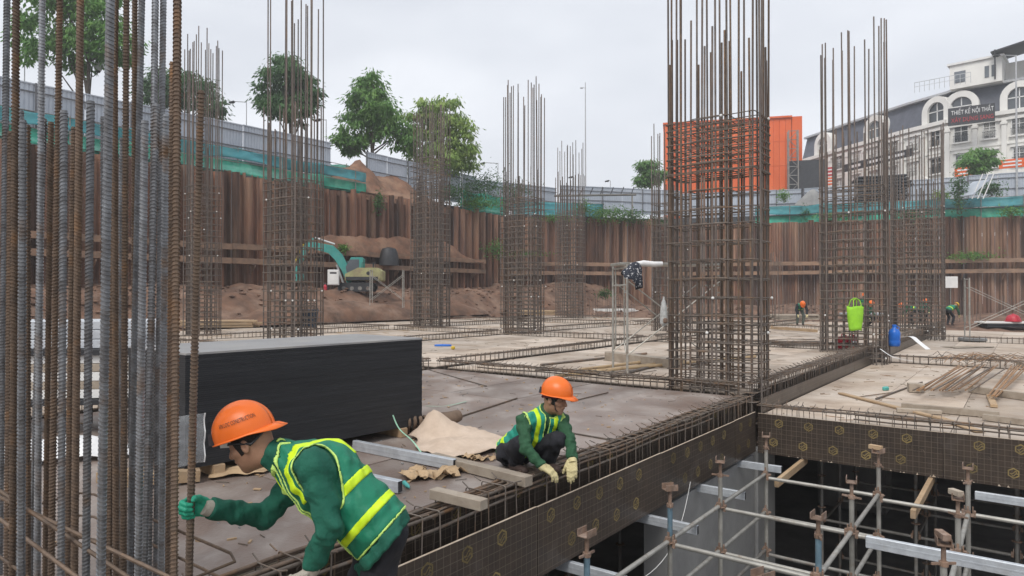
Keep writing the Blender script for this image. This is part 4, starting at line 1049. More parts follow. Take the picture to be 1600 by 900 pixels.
# white building with slate mansard
ROOF, EAVE = 27.6, 23.4                                     # ridge of the mansard slope and its eave
FAC = [Vector((48.0, 112.0)), Vector((50.6, 101.0)), Vector((53.3, 91.5)), Vector((55.6, 85.6)), Vector((62.0, 79.5)), Vector((72.0, 71.5))]
WB = empty('white_building', (FAC[2].x, FAC[2].y, STREET), 0, 'long white building with slate mansard roof and arched dormers', 'building')
o0 = Vector((FAC[2].x, FAC[2].y, STREET))
def unit_normal(d): return Vector((-d.y, d.x))              # away from the camera side
FL = [STREET + .2 + i * 3.55 for i in range(5)]
wm_cache = {}
def window_meshes(w, h):
    k = (w, h)
    if k not in wm_cache:
        g = MB(); g.box((0, .06, h / 2), (w, .04, h)); ge = g.mesh('pane'); ge.materials.append(MT['glass'])
        f = MB(); t = .1
        for (cx, cz, sx, sz) in ((-w / 2, h / 2, t, h + t), (w / 2, h / 2, t, h + t), (0, 0, w + t, t), (0, h, w + t, t), (0, h / 2, .07, h), (0, h * .68, w, .06)): f.box((cx, 0, cz), (sx, .1, sz))
        fe = f.mesh('window'); fe.materials.append(MT['white'])
        s = MB(); s.box((0, -.12, -.12), (w + .5, .34, .14)); s.box((0, -.1, h + .22), (w + .5, .3, .2)); se = s.mesh('sill'); se.materials.append(MT['stone'])
        r_ = MB()
        for q in range(int(w / .16) + 1): r_.box((-w / 2 + q * .16, -.28, .4), (.03, .03, .8))
        r_.box((0, -.28, .82), (w + .2, .05, .05)); re_ = r_.mesh('railing'); re_.materials.append(MT['dark'])
        wm_cache[k] = (fe, ge, se, re_)
    return wm_cache[k]
def window(p, ang, w, h, rail=False):
    fe, ge, se, re_ = window_meshes(w, h)
    o = obj('window', fe, None, WB, p - o0, ang); obj('pane', ge, None, o); obj('sill', se, None, o)
    if rail: obj('railing', re_, None, o)
def arch_ring(w, h, r0, r1, depth):
    m = MB(); pts_o, pts_i = [(-r1, 0)], [(-r0, 0)]
    for k in range(13):
        an = math.pi - math.pi * k / 12; pts_o.append((r1 * math.cos(an), h + r1 * math.sin(an))); pts_i.append((r0 * math.cos(an), h + r0 * math.sin(an)))
    pts_o.append((r1, 0)); pts_i.append((r0, 0))
    for k in range(len(pts_o) - 1):
        a, b2, c2, d2 = pts_o[k], pts_o[k + 1], pts_i[k + 1], pts_i[k]
        m.add([(a[0], 0, a[1]), (b2[0], 0, b2[1]), (c2[0], 0, c2[1]), (d2[0], 0, d2[1]), (a[0], depth, a[1]), (b2[0], depth, b2[1]), (c2[0], depth, c2[1]), (d2[0], depth, d2[1])], [(0, 1, 2, 3), (0, 4, 5, 1), (3, 2, 6, 7)])
    return m
ar = arch_ring(0, 1.5, 1.15, 1.9, 2.4); AR = ar.mesh('dormer', 50); AR.materials.append(MT['stone'])
dg_ = MB(); ds = [(-1.15, 0), (1.15, 0)] + [(1.15 * math.cos(math.pi * k / 12), 1.5 + 1.15 * math.sin(math.pi * k / 12)) for k in range(13)]
dg_.prism(ds, -.1, .1, Matrix(((1, 0, 0), (0, 0, -1), (0, 1, 0)))); DG = dg_.mesh('pane'); DG.materials.append(MT['glass'])
df = MB(); df.box((0, -.13, 1.3), (.12, .08, 2.6)); df.box((0, -.13, 1.5), (2.3, .08, .12)); df.box((0, -.13, 0), (2.6, .2, .2)); DF = df.mesh('mullion'); DF.materials.append(MT['white'])
for k in range(len(FAC) - 1):
    p0, p1 = FAC[k], FAC[k + 1]; d = (p1 - p0); L = d.length; d.normalize(); ang = math.atan2(d.y, d.x); nrm = unit_normal(d)
    if nrm.dot(p0) < 0: nrm = -nrm
    def P(x, off, z): q = p0 + d * x + nrm * off; return Vector((q.x, q.y, z))
    rotm = Matrix.Rotation(ang, 3, 'Z')
    m = MB(); m.box(P(L / 2, 3.02, (STREET + EAVE) / 2) - o0, (L, 6, EAVE - STREET), rotm); obj('wall', m, MT['stone'], WB)
    # mansard slope, eave cornice, roof edge, storey bands
    m = MB(); q = [P(0, .5, EAVE + .5), P(L, .5, EAVE + .5), P(L, 1.5, ROOF), P(0, 1.5, ROOF), P(0, 6, EAVE + .5), P(L, 6, EAVE + .5), P(L, 6, ROOF), P(0, 6, ROOF)]
    m.add([v - o0 for v in q], [(0, 1, 2, 3), (3, 2, 6, 7), (0, 3, 7, 4), (1, 5, 6, 2)]); obj('roof', m, MT['slate'], WB)
    for (z, hh, out, nm, mt) in ((EAVE + .25, .5, .5, 'cornice', 'stone'), (EAVE - .5, .3, .28, 'cornice', 'stone'), (ROOF + .12, .3, -1.15, 'roof_edge', 'steel_lamp'), (FL[1] - .1, .32, .2, 'band', 'stone'), (FL[2] - .1, .25, .15, 'band', 'stone'), (FL[3] - .1, .25, .15, 'band', 'stone')):
        m = MB(); m.box(P(L / 2, -out / 2 + (.2 if out > 0 else .6), z) - o0, (L + .1, out + .4 if out > 0 else .6, hh), rotm); obj(nm, m, MT[mt], WB)
    n = max(2, round(L / 3.3))
    for i in range(n):
        x = (i + .5) * L / n
        for f in range(1, 4): window(P(x, -.02, FL[f] + .75), ang, 1.5 if (i + f) % 2 else 1.25, 2.0, f in (2, 3))
        window(P(x, -.02, FL[0] + .3), ang, 1.9, 2.5)
        m = MB(); m.box(P(i * L / n, -.12, (STREET + EAVE) / 2) - o0, (.5, .4, EAVE - STREET - .9), rotm); m.box(P(i * L / n, -.16, EAVE - 1.0) - o0, (.7, .5, .3), rotm); m.box(P(i * L / n, -.16, FL[1] + .2) - o0, (.7, .5, .3), rotm); obj('pilaster', m, MT['stone'], WB)
        if i % 2 == (1 if k != 3 else 0) or k in (4,) and i % 2 == 0:
            o = obj('dormer', AR, None, WB, P(x, -.05, EAVE + .5) - o0, ang); obj('pane', DG, None, o, (0, .5, 0)); obj('mullion', DF, None, o, (0, .5, 0))
# arched doorway bay, roof hut, roof terrace canopy
k = 3; p0, p1 = FAC[2], FAC[3]; d = (p1 - p0).normalized(); ang = math.atan2(d.y, d.x)
m = arch_ring(0, 3.4, 1.7, 2.5, .6); q = at(1430, 0, 87.4); obj('archway', m, MT['stone'], WB, Vector((q.x, q.y, STREET + 2.0)) - o0, ang)
m = MB(); m.prism([(-1.7, 0), (1.7, 0)] + [(1.7 * math.cos(math.pi * t / 12), 3.4 + 1.7 * math.sin(math.pi * t / 12)) for t in range(13)], -.05, .05, Matrix(((1, 0, 0), (0, 0, -1), (0, 1, 0)))); obj('arch_glass', m, MT['glass'], WB, Vector((q.x, q.y + .2, STREET + 2.0)) - o0, ang)
d = (FAC[4] - FAC[3]).normalized(); ang = math.atan2(d.y, d.x)
q = at(1530, 0, 84.5)
hut = obj('roof_hut', MB().box((0, 0, 1.5), (5.4, 3.4, 3.0)), MT['stone'], WB, Vector((q.x, q.y, ROOF)) - o0, ang)
obj('hut_eave', MB().box((0, 0, 3.1), (5.9, 3.9, .25)), MT['white'], hut)
for x in (-1.6, 1.2, 1.9): obj('hut_window', MB().box((x, -1.74, 1.4), (1.2 if x < 0 else .45, .06, 1.4)), MT['glass'], hut)
rl = MB()
for i in range(12): rl.box((-4.8 + i * .55, 0, .6), (.05, .05, 1.3))
rl.box((-1.8, 0, 1.25), (6.1, .06, .06)); rl.box((-1.8, 0, .7), (6.1, .04, .04)); q = at(1500, 0, 83); obj('roof_railing', rl, MT['steel_lamp'], WB, Vector((q.x, q.y, ROOF)) - o0, ang)
q = at(1606, 0, 80.5); cp = MB(); cp.bar((-3.2, 0, 3.3), (4.5, 0, 4.5), 4.6, .16)
for (x, y) in ((-2.8, -2), (-2.8, 2), (1, -2), (1, 2)): cp.box((x, y, 1.8), (.16, .16, 3.6))
obj('roof_canopy', cp, MT['dark'], WB, Vector((q.x, q.y, ROOF)) - o0, ang)
m = MB(); m.box((0, 1, 1.4), (5, 2, 2.8)); obj('roof_room', m, MT['stone'], WB, Vector((q.x + 1.5, q.y + 1.5, ROOF)) - o0, ang)
# dark shop sign with white and red lettering
sl, sr = at(1478, 0, 83.2), at(1551, 0, 80.6); ang = math.atan2(sr.y - sl.y, sr.x - sl.x); Ls = (sr - sl).xy.length; sc = (sl + sr) / 2; zc = at(0, 181, 82).z
sg = empty('shop_sign', (sc.x, sc.y - .6, zc), ang, 'dark banner sign with white and red lettering under a dormer', 'sign')
obj('panel', MB().box((0, 0, 0), (Ls, .12, 2.15)), MT['dark'], sg)
MT['sign_white'] = M('sign_white', (.8, .8, .8), (.75, .75, .75)); MT['sign_red'] = M('sign_red', (.5, .05, .06), (.42, .04, .05))
for (s, z, sz, mt) in (('THIẾT KẾ NỘI THẤT', .42, .74, 'sign_white'), ('XÂY DỰNG SANG', -.5, .74, 'sign_red')):
    me = text_mesh(s, sz, .02); wd = max(v.co.x for v in me.vertices) - min(v.co.x for v in me.vertices)
    o = obj('lettering', me, MT[mt], sg, (.1, -.085, z), (R(90), 0, 0)); o.scale.x = Ls * .9 / wd
for (px, y, w, h, d, c, lab) in ((1507, 268, 24, 14, 76, 'orange_clad', 'small orange banner left of the layered tree'), (1583, 255, 34, 14, 72, 'orange_clad', 'orange banner behind the tall white street lamp'), (1296, 268, 13, 14, 96, 'sign_red', 'red shop banner at the dark end of the white building'), (1297, 283, 13, 12, 95, 'orange_clad', 'orange shop banner under the red one')):
    q = at(px, y, d); s = d / F; b_ = empty('banner', q, -.7, lab, 'banner', 'banners on the white building')
    obj('cloth', MB().cbox((0, 0, 0), (w * s, .08, h * s), .02), MT[c], b_)
    for t in range(2): obj('lettering', MB().box((0, -.05, h * s * (.2 - .4 * t)), (w * s * .7, .02, h * s * .16)), MT['sign_white'], b_)
for (px, y, w, h, d, lab) in ((1385, 247, 46, 12, 89, 'long dark shop board on the receding white facade'), (1345, 257, 30, 12, 94, 'second dark shop board on the receding white facade')):
    q = at(px, y, d); s = d / F; b_ = empty('shop_board', q, math.atan2(-9.5, 2.7), lab, 'sign', 'shop boards on the white building'); L = w * s * 2.2
    obj('panel', MB().box((0, 0, 0), (L, .1, h * s)), MT['dark'], b_); obj('lettering', MB().box((0, -.06, 0), (L * .7, .02, h * s * .35)), MT['sign_white'], b_)
# stacked dark sheets on the street edge, broken sheet hut by the right net
q = at(1378, 290, 63)
pl = empty('sheet_stack', (q.x, q.y, q.z - 1.6), -.35, 'pile of dark metal grating on the street edge behind the cage', 'stack')
for i in range(9): obj('grating', MB().box((U(-.15, .15), 0, i * .3), (4.6 + U(-.6, .6), 1.6, .13)), MT['dark'], pl, (0, 0, 0), U(-.03, .03))
for i in range(9): obj('spacer_board', MB().box((0, 0, i * .3 + .14), (4.2, .3, .1)), MT['white'], pl)
obj('plinth', MB().box((0, 0, -1.2), (4.6, 1.8, 2.3)), MT['conc'], pl)
q = at(1535, 300, 57.5)
hs = empty('broken_hut', (q.x, q.y, 8.4), .1, 'broken grey metal roof sheet leaning over the right net', 'hut')
obj('roof_sheet', MB().bar((-1.6, 0, 1.6), (.2, .3, 3.0), 1.6, .05), MT['fence'], hs)
for x in (-1.4, -.9, -.4): obj('rafter', MB().bar((x, -.6, 1.3), (x + .9, -.7, 3.4), .06, .06), MT['white'], hs)
q = at(1228, 300, 67)
heap('concrete_mound', [((q.x + 2.5, q.y - .4, 8.6), 3.0, 1.2, 2.9, -.3, 0)], mat='conc', seed=4)
q = at(930, 310, 66); st2 = empty('roof_frame', (q.x, q.y, 9.2), -.1, 'low dark roof frame behind the bluish net', 'roof frame')
for i in range(8): obj('strut', MB().bar((-3.5 + i, -.3, 2.2), (-3.2 + i, .3, 2.95), .07, .07), MT['dark'], st2)
obj('beam', MB().box((0, 0, 2.15), (8, .6, .12)), MT['pipe_dull'], st2); obj('leg_frame', MB().box((-3.6, 0, 1.05), (.12, .5, 2.1)).box((3.6, 0, 1.05), (.12, .5, 2.1)), MT['pipe_dull'], st2)
# ================================================================== things on the decks
# black plywood stack
SA = R(49.5); sd0 = Vector((math.cos(SA), math.sin(SA), 0)); sn0 = Vector((-math.sin(SA), math.cos(SA), 0))
pl0 = at(290, 0, 5.72); pl0.z = 0
SLN, SWD = 2.68, 1.24
sc0 = pl0 + sd0 * SLN / 2 + sn0 * SWD / 2
stk = empty('plywood_stack', sc0, SA, 'tall stack of black film faced plywood sheets on the brown deck', 'plywood stack')
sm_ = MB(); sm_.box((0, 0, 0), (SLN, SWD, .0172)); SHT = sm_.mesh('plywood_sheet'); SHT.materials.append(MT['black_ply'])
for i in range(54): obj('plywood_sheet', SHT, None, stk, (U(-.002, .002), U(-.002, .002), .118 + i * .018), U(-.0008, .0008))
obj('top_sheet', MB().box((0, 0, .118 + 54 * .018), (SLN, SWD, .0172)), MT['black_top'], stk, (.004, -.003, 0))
for x in (-1.05, 0, 1.05): obj('bearer', MB().cbox((x, 0, .054), (.1, 1.3, .1), .004), MT['timber'], stk)
# clear plastic wrap torn at its corner, pale pallet boards
MT['plastic'] = M('clear_plastic', (.75, .78, .8), (.6, .63, .66), 6, .2, 0, .6, 14, alpha=.2, spec=.6)
MT['plastic_grey'] = M('cloudy_plastic', (.6, .61, .6), (.4, .41, .4), 14, .3, 0, .8, 24, alpha=.75)
MT['plastic_white'] = M('white_plastic', (.78, .78, .78), (.68, .69, .7), 5, .4, 0, .4, 12)
m = MB(); rows = []
pw = pl0 - sn0 * .03 - sd0 * .02
for i in range(9):
    row = []
    for j in range(7): row.append(pw + sd0 * (-.16 + .32 * j / 6) - sn0 * (.03 + .012 * math.sin(i * 1.7 + j)) + Vector((0, 0, .16 + .42 * i / 8)))
    rows.append(row)
m.grid(rows); o = obj('plastic_wrap', m.mesh('plastic_wrap', 60), MT['plastic'], label='torn clear plastic wrap at the corner of the plywood stack', cat='plastic wrap'); solid(o, .002)
m = MB(); pts = [pw + sd0 * (.16) + Vector((0, 0, .16 + .42 * i / 8)) - sn0 * (.03 + .012 * math.sin(i * 1.7 + 6)) for i in range(9)]; m.tube(pts, .006, 5); obj('wrap_hem', m, MT['plastic_white'], o)
timber(pl0 - sd0 * .42 + sn0 * .12 + Vector((0, 0, .09)), pl0 + sd0 * .1 - sn0 * .06 + Vector((0, 0, .06)), .1, .1, 'pale pallet bearer at the corner of the plywood stack', 'timber')
timber(pl0 - sd0 * .5 + sn0 * .5 + Vector((0, 0, .07)), pl0 - sd0 * .16 + sn0 * .28 + Vector((0, 0, .07)), .1, .09, 'short pale pallet board beside the plywood stack', 'timber')

# rack of bright galvanised joists behind the starter bars
rk = empty('joist_rack', at(70, 0, 8.0) * 1, R(8), 'rack of bright galvanised joists behind the starter bars', 'joist rack'); rk.location.z = 0
jm = MB(); jm.cbox((0, 0, 0), (2.5, .062, .1), .006); JM = jm.mesh('joist'); JM.materials.append(MT['galv'])
for k in range(3):
    for i in range(9): obj('joist', JM, None, rk, (U(-.12, .12), -.35 + i * .075, 1.03 + k * .108), U(-.006, .006))
pm2 = MB(); pm2.cbox((0, 0, 0), (2.4, .1, .09), .004); PMT = pm2.mesh('timber'); PMT.materials.append(MT['timber_grey'])
pm3 = MB(); pm3.cbox((0, 0, 0), (2.5, .1, .1), .004); PMW = pm3.mesh('white_board'); PMW.materials.append(MT['white'])
for k in range(5):
    for i in range(6): obj('timber' if k % 2 else 'white_board', PMT if k % 2 else PMW, None, rk, (U(-.1, .1), -.35 + i * .115, .46 + k * .1), U(-.006, .006))
obj('skid', MB().cbox((0, -.05, .94), (2.6, .8, .07), .004), MT['dark'], rk); obj('skid', MB().cbox((0, -.05, .37), (2.6, .8, .06), .004), MT['dark'], rk)
for x in (-1.1, -.4, .4, 1.1):
    for y in (-.36, .28): obj('leg', MB().tube([(x, y, 0), (x, y, .94)], .014, 6), MT['dark'], rk)
def sheet_cloth(name, cen, lx, ly, ang, mat, label, cat, bumps, seed=0, t=.004, nx=26, ny=22, edge=.12, **k):
    m = MB(); rows = []; rr = random.Random(seed); ph = [rr.uniform(0, 6) for _ in range(6)]
    for i in range(nx + 1):
        row = []
        for j in range(ny + 1):
            u, v = -1 + 2 * i / nx, -1 + 2 * j / ny
            e = 1 + edge * math.sin(3 * math.atan2(v, u) + ph[0]) + edge * .6 * math.sin(5 * math.atan2(v, u) + ph[1])
            x, y = u * lx * e, v * ly * e; z = .012
            z += .016 * abs(math.sin(x * 9 + 3 * math.sin(y * 7 + ph[2]))) + .012 * abs(math.sin(y * 13 + 2 * math.sin(x * 11 + ph[3])))
            for (bx, by, br, bh) in bumps: z += bh * math.exp(-((x - bx) ** 2 + (y - by) ** 2) / (br * br))
            row.append((x, y, z))
        rows.append(row)
    m.grid(rows); o = obj(name, m.mesh(name, 70), MT[mat], None, cen, ang, label=label, cat=cat, **k); solid(o, t, 1)
    return o
p = onz(48, 745, 0); sheet_cloth('plastic_sheet', at(95, 0, 6.6) * 1 + Vector((0, 0, 0 - at(95, 0, 6.6).z)), .62, .3, .2, 'plastic_white', 'white plastic sheet on the deck below the joist rack', 'plastic sheet', [(0, .1, .3, .16), (-.4, 0, .2, .12), (.35, .05, .2, .1)], 3)

# canvas, sack roll, cardboard, loose timbers and joists in front of the stack
q = onz(722, 692, 0); sheet_cloth('canvas_cloth', q, .48, .62, R(35), 'cloth', 'crumpled beige canvas spread on the brown deck', 'cloth', [(-.12, .42, .17, .26), (.1, .3, .2, .1), (.0, -.2, .3, .06), (.3, .05, .12, .05), (-.3, -.1, .14, .06)], 5, edge=.14)
q = onz(655, 682, 0)
rb = empty('sack_roll', q + Vector((0, .25, 0)), R(30), 'dark brown folded sack bundle at the foot of the plywood stack', 'sack roll')
for i in range(6):
    m = MB(); pts = []
    for k in range(14):
        t = k / 13; an = t * 5.2 + i * .4; rr_ = .11 - .012 * i + .02 * math.sin(an * 3); pts.append((-.2 + i * .075, rr_ * math.cos(an), .12 + rr_ * .95 * math.sin(an)))
    m.tube(pts, [.016 + .01 * abs(math.sin(k * 1.3 + i)) for k in range(14)], 6); obj('fold', m.mesh('fold', 70), MT['card_dark'], rb)
m = MB(); m.tube([(.22, 0, .11), (.36, .02, .12), (.5, .06, .14)], [.1, .085, .07], 12); obj('roll', m.mesh('roll', 60), MT['card_dark'], rb)
def crumpled_card(cen, ang, s, label, seed, mat='card'):
    rr = random.Random(seed); root = empty('cardboard', cen, ang, label, 'cardboard', 'torn cardboard on the brown deck')
    for k, (x, y, l, w, up) in enumerate(((0, 0, 1, .7, .5), (.5, .15, .7, .5, -.4), (-.55, -.1, .6, .55, .35), (.1, -.3, .5, .35, -.6))):
        m = MB(); rows = []
        for i in range(9):
            row = []
            for j in range(6):
                u, v = i / 8 - .5, j / 5 - .5
                row.append((s * (x + u * l), s * (y + v * w * (1 + .2 * math.sin(i * 1.9 + k))), s * (.05 + .09 * k * .3 + up * .35 * (u * u * 2 - v * v) + .05 * math.sin(i * 1.4 + j + k) + .12 * abs(up) * (.5 - abs(u)))))
            rows.append(row)
        m.grid(rows); o = obj('flap', m.mesh('flap', 35), MT[mat], root); solid(o, .004)
q = onz(683, 742, 0); crumpled_card(q, R(20), .36, 'torn brown cardboard curled up beside the timbers', 3)
q = onz(748, 716, .0); crumpled_card(q, R(-30), .2, 'scrap of cardboard at the corner of the canvas', 5)
q = onz(650, 738, 0); crumpled_card(q + Vector((-.02, .02, 0)), R(60), .2, 'flat cardboard scrap by the galvanised joist end', 8)
q = onz(378, 738, 0); sheet_cloth('cardboard', q, .2, .16, R(20), 'card', 'flat pale cardboard piece in front of the stooping worker\'s face', 'cardboard', [(0, 0, .1, .03)], 9, edge=.2)
def joist_at(p0, p1, h, w, label):
    p0, p1 = Vector(p0), Vector(p1); L = (p1 - p0).length; ang = math.atan2(p1.y - p0.y, p1.x - p0.x)
    root = empty('steel_joist', (p0 + p1) / 2, ang, label, 'steel joist', 'galvanised joists')
    obj('channel', MB().cbox((0, 0, h / 2), (L, w, h), .005), MT['galv'], root)
    for q in (-1, 1): obj('end_shade_plate', MB().box((q * (L / 2 + .0012), 0, h / 2), (.002, w - .014, h - .014)), MT['dark'], root)  # hollow's inner shade put in as a dark plate on each closed end
    obj('rolled_groove', MB().box((0, -w / 2 - .001, h * .5), (L * .998, .002, .012)), MT['galv'], root)
joist_at((-1.62, 6.92, .003), (-.52, 6.12, .003), .1, .055, 'galvanised joist lying from the stack towards the canvas')
joist_at((-1.75, 6.0, .003), (-.9, 5.42, .003), .1, .06, 'galvanised joist behind the stooping worker, shade painted black on its end')
timber((-.76, 6.42, .045), (.14, 5.58, .052), .1, .085, 'grey timber lying towards the crouching worker', 'timber_grey')
timber((-.6, 5.13, .09), (-.2, 4.83, .092), .09, .075, 'short grey timber offcut resting on the edge beam cage', 'timber_grey')
m = MB(); q0, q1 = onz(632, 757, 0), onz(640, 765, 0); m.tube([q0 + Vector((0, 0, .02)), q0.lerp(q1, .7) + Vector((0, 0, .02)), q1 + Vector((0, 0, .02))], [.02, .018, .006], 8)
MT['teal'] = M('teal_paint', (.1, .42, .38), (.07, .32, .3), 4, .45); obj('marker', m.mesh('marker', 60), MT['teal'], label='small pale teal marker by the joist end', cat='marker')
MT['strap'] = M('green_strap', (.35, .6, .45), (.28, .5, .36), 5, .4)
def strap(pts, w, label, mat='strap', cat='strap'):
    m = MB(); n = 24; pts = [Vector(p) for p in pts]; rows = []
    for i in range(n + 1):
        t = i / n * (len(pts) - 1); k = min(int(t), len(pts) - 2); f = t - k
        g = [pts[max(0, k - 1)], pts[k], pts[k + 1], pts[min(len(pts) - 1, k + 2)]]
        p = .5 * ((2 * g[1]) + (g[2] - g[0]) * f + (2 * g[0] - 5 * g[1] + 4 * g[2] - g[3]) * f * f + (3 * g[1] - g[0] - 3 * g[2] + g[3]) * f ** 3)
        rows.append([p, p + Vector((w, w * .3, 0))])
    m.grid(rows); o = obj('strap', m, MT[mat], label=label, cat=cat); solid(o, .002); return o
strap([onz(600, 690, .0) + Vector((0, .4, .28)), at(622, 668, 6.9), at(645, 690, 6.6), at(667, 721, 6.4)], .014, 'pale green packing strap arching off the plywood stack')
strap([onz(664, 634, .01), onz(695, 634, .02), onz(727, 627, .01)], .03, 'green packing strap lying on the deck behind the stack')
def rod(px0, y0, px1, y1, z, r, label, mat='rebar_rust', cat='rod', group='rods lying on the decks'):
    p, q = onz(px0, y0, z), onz(px1, y1, z); c = (p + q) / 2; m = MB(); m.tube([p - c, (q - c) * .1, q - c], r, 6); obj('rod', m.mesh('rod', 60), MT[mat], None, c, label=label, cat=cat, group=group)
rod(690, 660, 808, 622, .012, .012, 'thin rod pointing from the canvas to the crouching worker\'s helmet')
rod(892, 627, 950, 613, .01, .009, 'short thin rod right of the crouching worker\'s helmet')
rod(893, 676, 962, 688, .01, .01, 'thin dark rod right of the crouching worker\'s elbow', 'tie_steel')
rod(668, 577, 760, 603, .01, .012, 'dark rod by the cage behind the stack', 'tie_steel')

# bamboo poles and boards behind the corner cage
MT['bamboo'] = M('bamboo', (.5, .37, .22), (.4, .28, .16), 3, .6, 0, 0, 60, c3=(.3, .22, .13), scale3=3)
for (a0, b0, a1, b1, lab) in ((868, 588, 1070, 563, 'long bamboo pole left of the corner cage'), (890, 583, 1180, 557, 'longest bamboo pole running behind the corner cage'), (905, 578, 1030, 562, 'short bamboo pole between two longer ones')): rod(a0, b0, a1, b1, .06, .035, lab, 'bamboo', 'pole', 'bamboo poles')
for (a0, b0, a1, b1, lab) in ((845, 570, 1010, 552, 'dark bar lying beside the bamboo poles'), (955, 588, 1030, 570, 'short dark bar under the scaffold frame'), (1080, 570, 1190, 552, 'dark bar behind the corner cage')): rod(a0, b0, a1, b1, .03, .03, lab, 'tie_steel')
p, q = onz(952, 556, .1), onz(1060, 569, .1); timber(p, q, .3, .2, 'low grey board box beside the bamboo poles', 'timber_grey')
p, q = onz(1206, 512, .1), onz(1275, 517, .1); timber(p, q, .16, .12, 'long pale plank in front of the bending far worker', 'timber')
# pile of dark bars right of the corner cage
pile = empty('rebar_bundle', onz(1238, 540, 0), R(12), 'bundle of dark bars right of the corner cage', 'rebar bundle', 'rebar bundles')
for i in range(26):
    y = U(-.5, .5); z = .03 + .22 * max(0, 1 - abs(y) * 2) * rng.random(); m = MB(); L = U(1.2, 2.4); x0 = U(-.5, .4); m.tube([(x0 - L / 2, y, z), (x0, y + U(-.05, .05), z + .03), (x0 + L / 2, y + U(-.2, .2), z)], .014, 5); obj('bar', m, MT['rebar_bare' if i % 3 else 'tie_steel'], pile)
MT['rebar_orange'] = M('rebar_orange', (.34, .2, .105), (.24, .15, .09), 12, .7, .2, .1, 90, .25, c3=(.42, .22, .09), scale3=5, p3=(.5, .7))
# rusty rebar pile on the lower deck
rp = empty('rebar_bundle', onz(1500, 595, ZR), 0, 'rusty rebar pile on the lower right deck', 'rebar bundle', 'rebar bundles')
o_ = rp.location
def rp_bar(px0, y0, px1, y1, z0, z1, r, mat):
    p, q = onz(px0, y0, z0), onz(px1, y1, z1); m = MB(); m.tube([p - o_, (p + q) / 2 - o_ + Vector((0, 0, U(-.01, .02))), q - o_], r, 6); obj('bar', m.mesh('bar', 60), MT[mat], rp)
for i in range(16): rp_bar(1422 + i * 6 + U(-4, 4), 612 + U(-3, 3) - i * .15, 1495 + i * 4.5 + U(-8, 8), 572 + U(-4, 4), ZR + .1 + U(0, .08), ZR + .16 + U(0, .1), .014, 'rebar_orange' if i % 3 else 'rebar_bare')
for i in range(6): rp_bar(1543 + i * 3, 617 + U(-3, 3), 1580 + i * 5, 572 + U(-2, 2), ZR + .12, ZR + .18, .014, 'rebar_orange')
tangle = empty('wire_tangle', onz(1530, 572, ZR), 0, 'tangled heap of thin rusty wire behind the rebar pile', 'wire tangle')
for i in range(46):
    m = MB(); x, y = U(-1.1, 1.1), U(-.5, .5); an = U(-.5, .5); L = U(.5, 1.3); pts = [(x + L * (t - .5) * math.cos(an), y + L * (t - .5) * math.sin(an), .05 + U(0, .22) + .1 * math.sin(t * 3.1)) for t in (0, .33, .66, 1)]
    m.tube(pts, .007, 4); obj('wire', m, MT['rebar_orange' if i % 2 else 'tie_steel'], tangle)
for (x0, y0, x1, y1, w, h, lab, mt) in ((1418, 605, 1442, 606, .22, .16, 'short timber block under the rebar pile ends', 'timber_grey'), (1515, 607, 1612, 621, .12, .13, 'grey timber beam under the rebar pile', 'timber_grey'), (1408, 634, 1560, 648, .1, .1, 'long grey timber along the cross beam cage', 'timber_grey'), (1312, 614, 1475, 655, .1, .03, 'long pale plank slanting across the lower deck', 'timber'),
        (1400, 640, 1470, 644, .1, .06, 'grey board beside the cross beam cage', 'timber_grey'), (1460, 650, 1530, 674, .14, .02, 'pale plank end hanging over the cross beam', 'timber'), (1535, 651, 1605, 660, .08, .09, 'thin grey timber at the outer cross beam cage', 'timber_grey'), (1545, 618, 1552, 634, .1, .05, 'short pale offcut on the lower deck', 'timber'), (1590, 568, 1640, 580, .1, .12, 'grey timber behind the wire tangle', 'timber_grey')):
    timber(onz(x0, y0, ZR + h / 2 + .01), onz(x1, y1, ZR + h / 2 + .01), w, h, lab, mt)
rod(1368, 623, 1440, 597, ZR + .02, .018, 'dark bar lying left of the rebar pile', 'tie_steel')
rod(1340, 620, 1400, 612, ZR + .02, .01, 'thin rusty bar on the lower deck', 'rebar_rust')
p = onz(1383, 610, ZR); m = MB(); m.cbox((0, 0, .04), (.14, .07, .08), .02); obj('rag', m, MT['teal'], None, p, .4, label='small teal rag on the lower deck', cat='rag')
q = onz(1515, 543, ZR); sheet_cloth('sheet_scrap', q, .8, .3, .1, 'timber_grey', 'flat grey sheet scrap on the far lower deck', 'sheet', [], 4, .01, 10, 8)

